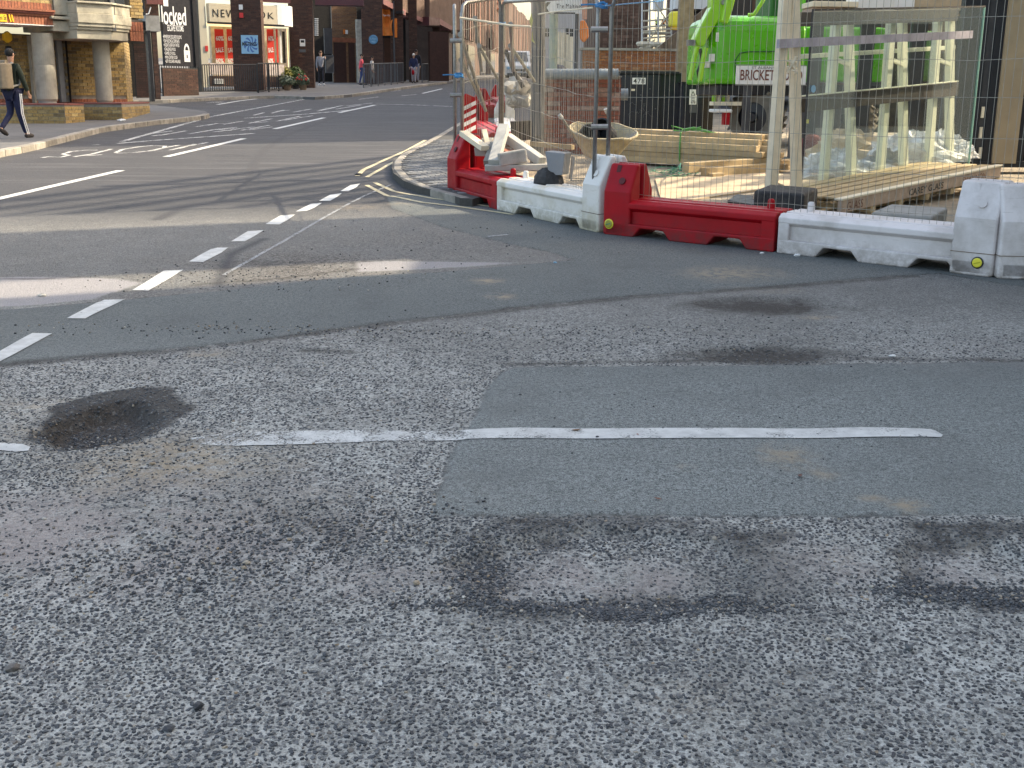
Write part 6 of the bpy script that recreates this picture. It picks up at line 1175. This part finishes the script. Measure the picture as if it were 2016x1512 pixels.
    # wheels: tyre with chevron lugs, hub
    for (cx,cy,nn) in ((1498,228,-.1),(1680,228,-.1)):
        u,z=f.px(cx,cy,nn); r=.50; ax=f.ex*math.sin(.62)*-1+f.en*math.cos(.62); ax=ax/np.linalg.norm(ax); c=f.p(u,nn-.3,r+.02)
        m=MB(); m.lathe(c-ax*.22,ax,[(r*.55,.0),(r*.9,.0),(r*.97,.05),(r,.12),(r,.34),(r*.97,.40),(r*.9,.44),(r*.55,.44)],40); ty_=m.build('tyre',mat('dusty_tyre',(.16,.145,.12),.9,var=.2,scale=8.,bump=.3),t)
        m=MB(); ref=A(0,0,1); b_=np.cross(ax,ref); b_/=np.linalg.norm(b_)
        for k in range(22):
            for sd_ in (0,1):
                a0=2*math.pi*(k+.5*sd_)/22; da=.13
                def pt(a,h,rr): return c+ax*h+(ref*math.cos(a)+b_*math.sin(a))*rr
                h0,h1=(.0,.20) if sd_ else (.0,-.20); w0=.07
                m.hexa([pt(a0,h0,r-.01),pt(a0+w0,h0,r-.01),pt(a0+da+w0,h1,r-.02),pt(a0+da,h1,r-.02),pt(a0,h0,r+.045),pt(a0+w0,h0,r+.045),pt(a0+da+w0,h1,r+.035),pt(a0+da,h1,r+.035)])
        m.build('tread_lugs',mat('dusty_tyre',(.16,.145,.12),.9),ty_,kind='stuff'); m=MB(); m.lathe(c+ax*.12,ax,[(0,0),(r*.56,0),(r*.56,.04),(r*.2,.06),(r*.15,.14),(0,.14)],24); m.build('hub',M_blk,ty_)
    m=MB(); m.rect(f,1426,222,1436,246,-.2,-.02); m.build('red_reflector',M_redp,t); pbox('fender',f,1408,215,1442,222,-.5,.02,M_whi,t,bevel=.02)
    pbox('marker_plate',f,1518,222,1540,256,.12,.16,M_yelp,t); return f
fex=excavator()
# ---- street name sign
fsn=FR(V(1450,170,19.2),(1,.04)); fsn.o[2]=gz(0,19.2); t=thing('street_sign','white street name sign reading BRICKET ROAD on dark posts','street sign',fsn.o); sp_=pbox('plate',fsn,1450,129,1586,167,-.02,0,M_whi,t,bevel=.004); pbox('rim',fsn,1448,127,1588,129.5,-.025,.004,M_galv,t); pbox('rim',fsn,1448,166.5,1588,169,-.025,.004,M_galv,t)
textpx(fsn,'BRICKET ROAD',1457,138,1580,158,.003,M_rtext,sp_,off=.012); textpx(fsn,'ST ALBANS',1480,131,1525,135.5,.003,M_grey,sp_,off=.0)
for x in (1469,1574): pbox('post',fsn,x-4,168,x+4,275,-.06,-.02,M_dgry,t)
# ---- timber stack
fT=FR(G(1200,322,.03),G(1515,342,.03)-G(1200,322,.03),True); t=None
def plank(x0,x1,y0,y1,n0,n1,label,mt=M_wood,i=[0]):
    m=MB(); m.cr=random.random(); a=fT.px(x0,y1,n1); b=fT.px(x1,y0,n1); m.box(fT,a[0],b[0],n0,n1,min(a[1],b[1]) if False else a[1],a[1]+max(.04,(fT.px(x0,y0,n1)[1]-a[1]))); o=m.build('plank',mt,None,bevel=.004); tag(o,label,'plank','planks of the timber stack'); return o
rows=[(252,262,1500,-.30),(262,272.5,1494,-.12),(273,283.5,1490,0),(284,294,1502,.0),(294.5,304,1496,-.01),(304.5,315,1512,.02)]
nm_=['top','second','third','fourth','fifth','lowest']
for i,(y0,y1,xr,nf) in enumerate(rows):
    plank(1196,xr,y0,y1,nf-.16,nf,'long sawn plank in the front of the timber stack, %s row'%nm_[i])
    for k in range(1,3):
        plank(1200,xr+18+random.randint(-8,14)+k*8,y0-.5,y1-.5,nf-.16-.17*k,nf-.01-.17*k,'%s row plank in the %s of the timber stack, end showing at the right'%(nm_[i],'middle' if k==1 else 'back'))
for x in (1230,1330,1450): m=MB(); a=fT.px(x,322,0); m.box(fT,a[0],a[0]+.09,-.6,-.03,.0,fT.px(x,316,0)[1]); o=m.build('bearer',M_oldw); tag(o,'dark bearer under the timber stack, %s'%{1230:'left',1330:'middle',1450:'right'}[x],'bearer','bearers under the stack')
fU=FR(G(1365,352,.03),G(1560,338,.03)-G(1365,352,.03),True)
def off_(x0,x1,y0,y1,n0,n1,label,mt=M_wood): m=MB(); m.cr=random.random(); m.rect(fU,x0,y0,x1,y1,n0,n1); o=m.build('offcut',mt,None,bevel=.006); tag(o,label,'timber offcut','offcuts in front of the stack'); return o
off_(1356,1515,321,330,-.25,-.12,'split edged offcut lying above the others, its left end rough'); off_(1392,1530,331,341,-.12,.0,'squared timber offcut lying in front of the stack'); off_(1404,1426,342,349,-.02,.1,'short broken piece of wood on the boards'); off_(1515,1590,318,326,-.4,-.2,'pale batten end right of the stack behind the upright'); off_(1530,1575,330,337,-.3,-.15,'lower pale batten right of the stack')
t=thing('green_strap','green plastic strap knotted over the timber stack','strap',V(1340,255,16)); m=MB(); Yt=fT.p(1.,.03,0)[1]
m.tube([V(1338,318,Yt-.1),V(1338,290,Yt-.1),V(1340,262,Yt-.05),V(1345,254,Yt+.1)],.012,5); m.tube([V(1345,254,Yt),V(1330,250,Yt),V(1322,247,Yt),V(1327,257,Yt),V(1350,258,Yt),V(1380,250,Yt),V(1375,258,Yt),V(1350,254,Yt),V(1410,262,Yt)],.011,5); m.tube([V(1345,256,Yt),V(1365,252,Yt),V(1395,259,Yt)],.02,5); m.build('strap',mat('green_strap',(.08,.30,.06),.5),t)
t=thing('twine_tangle','tangle of green twine on the ground in front of the stack','twine',G(1330,338,.06)); m=MB()
for k in range(7):
    pts=[]; cx,cy=1325+random.uniform(-25,25),338+random.uniform(-4,4); rx=random.uniform(25,45); ph=random.uniform(0,6)
    for i in range(14): a=ph+i*.48; pts.append(G(cx+rx*math.cos(a)+random.uniform(-4,4),cy+6*math.sin(a)+random.uniform(-1,1),.05+random.uniform(0,.02)))
    m.tube(pts,.005,4)
m.tube([G(1320,338,.05),V(1335,330,15.3),V(1340,322,15.4),V(1338,334,15.2)],.01,4); m.build('twine',M_teal,t)
# ---- plywood boards on the ground
for (q,dz,lab) in (([(1290,352),(1470,336),(1560,344),(1500,372),(1350,394),(1300,388)],.05,'large dusty plywood sheet on the ground right of the red barrier tower'),([(1040,330),(1110,326),(1115,372),(1080,392),(1000,358)],.045,'dusty board under the rubble sack'),([(1500,345),(1640,338),(1700,352),(1560,372)],.052,'plywood strip in front of the glass')):
    P=[G(x,y,dz) for x,y in q]; m=MB(); m.prism(P,(0,0,-.018)); o=m.build('plywood_sheet',M_ply); tag(o,lab,'board','plywood on the site ground')
# ---- dark lid, rubber foot, concrete block behind the long barriers
def slabpx(name,label,cat,base,z0,z1,mt,bevel=.01,jit=0):
    P=[G(x,y,z0) for x,y in base]; m=MB(); m.prism(P,(0,0,z1-z0)); t=thing(name,label,cat,P[0]); o=m.build('block' if name!='inspection_lid' else 'lid',mt,t,bevel=bevel,seg=3); return t
slabpx('rubber_block','black rubber fence block lying behind the end of the long red barrier','fence foot',[(1481,424),(1580,432),(1608,418),(1512,410)],.11,.36,M_rub,.03)
t=slabpx('inspection_lid','flat black lid propped left of the rubber fence foot','lid',[(1432,400),(1500,412),(1520,395),(1450,388)],.10,.135,M_blk); m=MB(); m.tube([G(1432,400,.1),G(1432,400,0)],.012,6); m.tube([G(1500,412,.1),G(1500,412,0)],.012,6); m.build('leg',M_galv,t)
slabpx('concrete_block','grey concrete fence block behind the dirty white barrier','block',[(1712,462),(1832,472),(1862,452),(1750,444)],.14,.34,M_conc,.02)
slabpx('concrete_pad','pale slab under the grey concrete block','slab',[(1640,462),(1860,482),(1890,455),(1720,440)],.03,.115,M_lcon,.01)
# ---- glass stillage on its pallet
fg=frd((1578,386,12.9),(1908,326,15.2)); Lg=fg.L
t=thing('glass_sheet','large clear sheet of glass with dark edge strips standing on the pallet','glass sheet',fg.o)
zb=0.; zt=fg.px(1575,22,0)[1]; m=MB(); m.box(fg,0,Lg,-.02,-.006,zb,zt); m.build('glass',M_glass,t); 
for u0,u1 in ((-.012,0),(Lg,Lg+.014)): m=MB(); m.box(fg,u0,u1,-.022,-.004,zb,zt); m.build('edge_strip',M_blk if u0<0 else M_gledge,t)
m=MB(); m.box(fg,-.01,Lg+.01,-.022,-.004,zb-.035,zb); m.build('edge_strip',M_blk,t); m=MB(); m.box(fg,-.01,Lg+.01,-.022,-.004,zt,zt+.02); m.build('edge_strip',M_blk,t)
m=MB(); u,z=fg.px(1602,175,.0); m.lathe(fg.p(u,-.005,z),fg.en,[(0,0),(.04,0),(.04,.004),(0,.004)],16); m.build('sticker',M_lblu,t)
t=thing('glass_stillage','greenish white timber A-frame with dark cross rails holding the glass','stillage',fg.p(0,-.4,0))
def rail(n,ya,yb,x0=1578,x1=1890,mt=M_blk,th=.05,name='rail'):
    a=fg.px(x0,ya,n); b=fg.px(x0,yb,n); u1=fg.px(x1,ya,n)[0]; m=MB(); m.box(fg,a[0],u1,n-th,n,min(a[1],b[1]),max(a[1],b[1])); return m.build(name,mt,t,bevel=.004)
rail(-.30,24,52,1575,1888,name='padded_rail'); rail(-.30,191,222,1578,1885,name='padded_rail',mt=mat('dark_brown_rail',(.05,.035,.028),.7)); rail(-.55,107,116,1578,1880,M_gwood,name='cross_rail'); rail(-.26,188,190.5,1578,1885,M_gwood,.03,'cross_rail')
for (xa,xb,ya,yb,xc,xd) in ((1652,1627,45,356,1676,1682),(1760,1738,42,338,1782,1784),(1852,1833,40,320,1876,1874)):
    for (x0,x1,n0,n1,w_) in ((xa,xb,-.62,-.20,.055),(xc,xd,-.20,-.16,.055)):
        nn=-.36; a=fg.px(x0,ya,nn); b=fg.px(x1,yb,nn); P=[(b[0]-w_,b[1]),(b[0]+w_,b[1]),(a[0]+w_,a[1]),(a[0]-w_,a[1])]; m=MB(); m.cr=random.random(); m.prof(fg,P,nn-.08,nn); m.build('upright',M_gwood,t,bevel=.004)
    a=fg.px(xa,118,-.36); b=fg.px(xc,128,-.36); m=MB(); m.tube([fg.p(a[0],-.38,a[1]),fg.p(b[0],-.38,b[1])],.03,4); m.build('gusset',M_gwood,t)
# timber uprights in front and the grey cross band
for (x0,x1,ya,yb,w_,lab) in ((1556,1524,-60,368,8.,'leaning pale timber upright left of the glass'),(1568,1573,-60,372,7.,'upright pale timber at the left edge of the glass')):
    t2=thing('timber_upright',lab,'timber',fg.p(-.2,.1,0),'timber uprights by the glass'); n=.10; a=fg.px(x0,ya,n); b=fg.px(x1,yb,n); ww=fg.px(x0+w_,0,n)[0]-fg.px(x0,0,n)[0]; m=MB(); m.prof(fg,[(b[0]-ww,b[1]),(b[0]+ww,b[1]),(a[0]+ww,a[1]),(a[0]-ww,a[1])],n-.07,n); m.build('timber',M_pale,t2,bevel=.004)
t2=thing('cross_band','grey wrapped batten fixed across the glass at upper height','batten',fg.p(0,.12,1.5)); a=fg.px(1532,88,.12); b=fg.px(1532,75,.12); u1=fg.px(1912,80,.12)[0]; m=MB(); zc=fg.px(1640,81,.12)[1]; m.box(fg,a[0],u1,.10,.135,zc-.045,zc+.045); m.build('band',mat('lilac_grey_wrap',(.38,.35,.40),.6),t2)
t2=thing('rope_knot','knot of cream rope on the leaning upright','rope',fg.p(-.05,.15,1.2)); m=MB(); cc=fg.px(1560,128,.15); c=fg.p(cc[0],.16,cc[1])
for k in range(6): pts=[c+A(random.uniform(-.07,.07),random.uniform(-.03,.03),random.uniform(-.1,.1)) for i in range(5)]; m.tube(pts,.012,5)
m.build('rope',M_pale,t2)
# pallet with stencilled beam
t=thing('glass_pallet','long timber pallet stencilled CAREY GLASS carrying the glass','pallet',fg.o)
fpl=frd((1655,434,12.0),(1968,360,14.6)); a=fpl.px(1655,396,0); zt_=a[1]; zb_=zt_-.13; Lp=fpl.L; M_pink=mat('pinkish_timber',(.50,.37,.28),.85,var=.15,scale=9.,bump=.25,dirt=(.28,.2,.15),dirtamt=.5,dscale=7.)
m=MB(); m.box(fpl,0,Lp,-.05,0,zb_,zt_); fb3=m.build('front_beam',M_pink,t,bevel=.004); m=MB(); m.box(fpl,0,Lp,-1.1,-1.04,zb_,zt_); m.build('rear_beam',M_pink,t,bevel=.004)
for k in range(5): m=MB(); m.box(fpl,.05,Lp-.05,-.24-.2*k,-.09-.2*k,zt_+.002,zt_+.02); m.build('deck_board',M_wood,t,bevel=.003)
m=MB(); m.box(fpl,-.01,Lp+.02,-.085,.012,zt_+.001,zt_+.022); m.build('deck_board',M_pale,t,bevel=.003)
for k in range(7): u=.02+k*(Lp-.12)/6; m=MB(); m.box(fpl,u,u+.09,-1.1,-.004,.0,zb_-.002); m.build('block',M_wood,t,bevel=.004)
for k in range(4): m=MB(); m.box(fpl,.0,Lp,-.30-.25*k,-.18-.25*k,.001,.022); m.build('bottom_board',M_wood,t)
ua_,ub_=fpl.px(1790,370,0)[0],fpl.px(1856,370,0)[0]; text(fpl,'CAREY GLASS',ua_,ub_,zb_+.025,zt_-.03,.002,M_text,fb3,off=.012); ua_,ub_=fpl.px(1895,350,0)[0],fpl.px(1940,350,0)[0]; text(fpl,'SHANNON',ua_,ub_,zb_+.03,zt_-.03,.002,M_rtext,fb3,off=.0)
pa_=fpl.px(1680,400,0); text(fpl,'GLASS',.10,.42,zb_+.02,zt_-.025,.002,M_rtext,t,off=-.005)
# polythene heap around the foot of the glass
t=thing('polythene_heap','crumpled clear polythene and sand bags heaped at the foot of the glass','plastic sheeting',fg.p(1,-.5,0))
def lump(c,rx,ry,rz,mt,name,jit=.16,k=26,rows=14,seed=0):
    m=MB(); vs=[]; r_=np.random.default_rng(seed)
    for i in range(rows+1):
        th=math.pi/2*i/rows
        for j in range(k):
            ph=2*math.pi*j/k; rr=1+jit*(math.sin(ph*3+i*.7+seed)+.7*math.sin(ph*7-i*1.3)+.5*math.sin(ph*13+i*2.1))*.5+r_.normal(0,.035); vs.append(A(*c)+A(math.sin(th)*math.cos(ph)*rx*rr,math.sin(th)*math.sin(ph)*ry*rr,math.cos(th)*rz*rr))
    m.add(vs,[(i*k+j,i*k+(j+1)%k,(i+1)*k+(j+1)%k,(i+1)*k+j) for i in range(rows) for j in range(k)]); return m.build(name,mt,t,smooth=False)
for i,(x,y,rx,rz,mt) in enumerate(((1640,352,.42,.34,M_film),(1790,325,.60,.42,M_film),(1850,300,.45,.38,M_film),(1690,360,.5,.16,M_film),(1740,345,.3,.25,M_conc),(1880,330,.3,.2,M_film))):
    c=fg.p(fg.px(x,y,-.75)[0],-.75,-.02); lump(c,rx,rx*.7,rz,mt,'polythene' if mt is M_film else 'rubble_bag',seed=i)
lump(fg.p(fg.px(1670,300,-1.6)[0],-1.6,.0),.55,.4,.42,M_ply,'sand_pile',seed=9)
# ---- crate stacks, dark frames at right, pipe
t=thing('window_frames','dark metal window frames with beige panels stacked upright at the right edge','window frames',V(1950,320,16.6)); ff=FR(G(1905,342,.03),(1,.05)); 
for (x0,x1,n0,n1,mt,nm) in ((1906,1918,-.12,.0,M_blk,'frame_member'),(1920,1934,-.2,-.05,M_dgry,'frame_member'),(1936,1972,-.25,-.15,mat('beige_panel',(.36,.28,.18),.7,var=.1,dirt=(.2,.15,.1),dirtamt=.4),'panel'),(1973,1992,-.15,.0,M_blk,'frame_member'),(1994,2000,-.1,.04,mat('beige_panel',(.36,.28,.18),.7),'panel'),(2001,2013,-.2,-.02,M_blk,'frame_member'),(2014,2060,-.35,-.25,M_dark,'panel')):
    pbox(nm,ff,x0,-60,x1,322,n0,n1,mt,t,bevel=.004)
for y in (-20,318): pbox('frame_rail',ff,1900,y,2060,y+12,-.3,.02,M_blk,t)
for x,y in ((1934,210),(1930,250),(1929,290),(1935,20),(1972,130)): pbox('torn_tape',ff,x,y,x+3,y+22,-.03,.0,M_pale,t)
for k,(x0,x1,y0,y1,mt) in enumerate(((1884,1905,60,300,M_grey),(1870,1886,80,250,M_dgry))): pbox('leaning_frame',ff,x0,y0,x1,y1,-.9,-.8,mt,t)
t=thing('yellow_pipe','yellow tube lying on the ground at the right edge','pipe',G(1990,362,.05)); m=MB(); a=G(1966,372,.1); b=G(2090,378,.1); m.tube([a,b],.05,14); m.build('tube',M_yell,t,smooth=True); 
# stacks beyond the glass, top right
t=thing('insulation_stack','stack of yellow and white insulation boards beyond the glass','boards',V(1760,20,19)); fi=FR(V(1740,60,19.4),(1,.05)); 
for k,(x0,x1,y0,y1,mt) in enumerate(((1600,1690,2,14,M_pale),(1690,1760,-8,20,M_whi),(1762,1800,-20,18,M_wtext),(1802,1895,-30,20,M_ply),(1600,1660,14,24,M_pink))):
    pbox('board',fi,x0,y0,x1,y1,-.6-.02*k,-.0-.02*k,mt,t,bevel=.01)
pbox('pallet',fi,1590,24,1900,30,-.7,.0,M_oldw,t)
for x in (1600,1700,1800,1890): pbox('support_leg',fi,x,30,x+8,262,-.5,-.4,M_dgry,t)
t=thing('skip','dark open skip beyond the glass, behind the excavator','skip',V(1800,200,23.5)); fsk=FR(V(1740,262,23.8),(1,.05)); pbox('side',fsk,1738,100,1900,262,-1.,0,mat('dark_skip',(.05,.045,.045),.8,dirt=(.12,.1,.08)),t,bevel=.03); pbox('green_drum',fsk,1800,60,1850,160,.05,.5,mat('murky_green',(.10,.22,.07),.6),t,bevel=.1)
t=thing('rubbish_sack','dark red sack behind the glass at the lower left','sack',V(1595,300,17)); m=MB(); m.ell(V(1597,300,17),(.22,.2,.26),12,8,.05); m.build('sack',C_('dark_red_sack',(.12,.02,.02)),t)
t=thing('dark_machine','dark grey machine housing with a small yellow label behind the glass','machine',V(1590,220,19)); fm=FR(V(1590,262,19.),(1,.03)); pbox('housing',fm,1575,200,1648,330,-.6,0,M_dgry,t,bevel=.03); pbox('label',fm,1585,235,1592,243,0,.006,M_yelp,t); pbox('stone_slab',fm,1607,252,1630,322,.1,.16,M_conc,t)
# low brick wall and buildings closing the background at right
fr9=FR(V(1400,150,40),(1,.1)); fr9.o[2]=gz(0,40); t=thing('rear_building','pale rendered and brick building behind the excavator','building',fr9.o); pbox('wall',fr9,1395,-120,2080,170,-6,-.2,mat('far_brown_brick',(.16,.09,.06),.9,scale=.6),t); 
for k in range(7): pbox('window',fr9,1430+k*88,-60,1480+k*88,30,-.21,-.12,M_wing,t); pbox('window_sill',fr9,1426+k*88,30,1484+k*88,36,-.2,-.05,M_whi,t)
# ---- litter and leaves
for (x,y,s,mt,nm,lab) in ((240,248,.10,M_wtext,'litter','crumpled white litter on the left footway'),(1569,505,.03,M_wtext,'litter','scrap of white litter at the foot of the white barrier'),(1500,500,.02,M_wtext,'litter','tiny white scrap under the long red barrier'),(1093,519,.018,M_lblu,'litter','bluish scrap on the dark patch in mid road'),(1757,703,.02,M_wtext,'litter','white sliver on the rough strip at right'),(82,582,.03,M_lcon,'litter','small white lump by the left give way dashes'),(706,345,.05,M_blk,'gully_stub','black stub at the point of the corner markings')):
    g=G(x,y,.0); m=MB(); z0=HG(np.array([g[0]]),np.array([g[1]]))[0] if y>300 else g[2]+.0+.10*(x<300); m.ell(A(g[0],g[1],z0+s*.25),(s,s*.7,s*.35),8,5,.25); o=m.build(nm,mt); tag(o,lab,'litter' if mt is not M_blk else 'stub')
def leaf(x,y,s,lab,c):
    g=G(x,y); z=HG(np.array([g[0]]),np.array([g[1]]))[0]+.006; m=MB(); n=9; vs=[]; a0=random.uniform(0,3)
    top=[]; 
    for i in range(n): t_=i/(n-1)*2-1; w_=(1-t_*t_)*.42; top.append((t_,w_))
    for (t_,w_) in top: vs.append((t_,w_,.10*t_*t_+.15*w_)); 
    for (t_,w_) in top: vs.append((t_,0,.08*t_*t_))
    for (t_,w_) in top: vs.append((t_,-w_,.10*t_*t_+.15*w_))
    ca,sa=math.cos(a0),math.sin(a0); V_=[A(g[0]+s*(p[0]*ca-p[1]*sa),g[1]+s*(p[0]*sa+p[1]*ca),z+s*p[2]) for p in vs]; m.add(V_,[(i,i+1,n+i+1,n+i) for i in range(n-1)]+[(n+i,n+i+1,2*n+i+1,2*n+i) for i in range(n-1)]); o=m.build('leaf',mat('leaf_%s'%int(c[0]*1000),c,.7,var=.3,scale=60.,bump=0)); tag(o,lab,'leaf','fallen leaves')
leaf(1134,852,.024,'curled brown leaf lying on the long white line',(.14,.06,.02)); leaf(1295,989,.016,'small red brown leaf near the lower edge of the smooth patch',(.18,.05,.02)); leaf(1255,861,.010,'tiny red leaf on the white line right of the brown one',(.25,.05,.02)); leaf(1575,941,.020,'dark reddish leaf on the smooth patch, right',(.10,.04,.03))
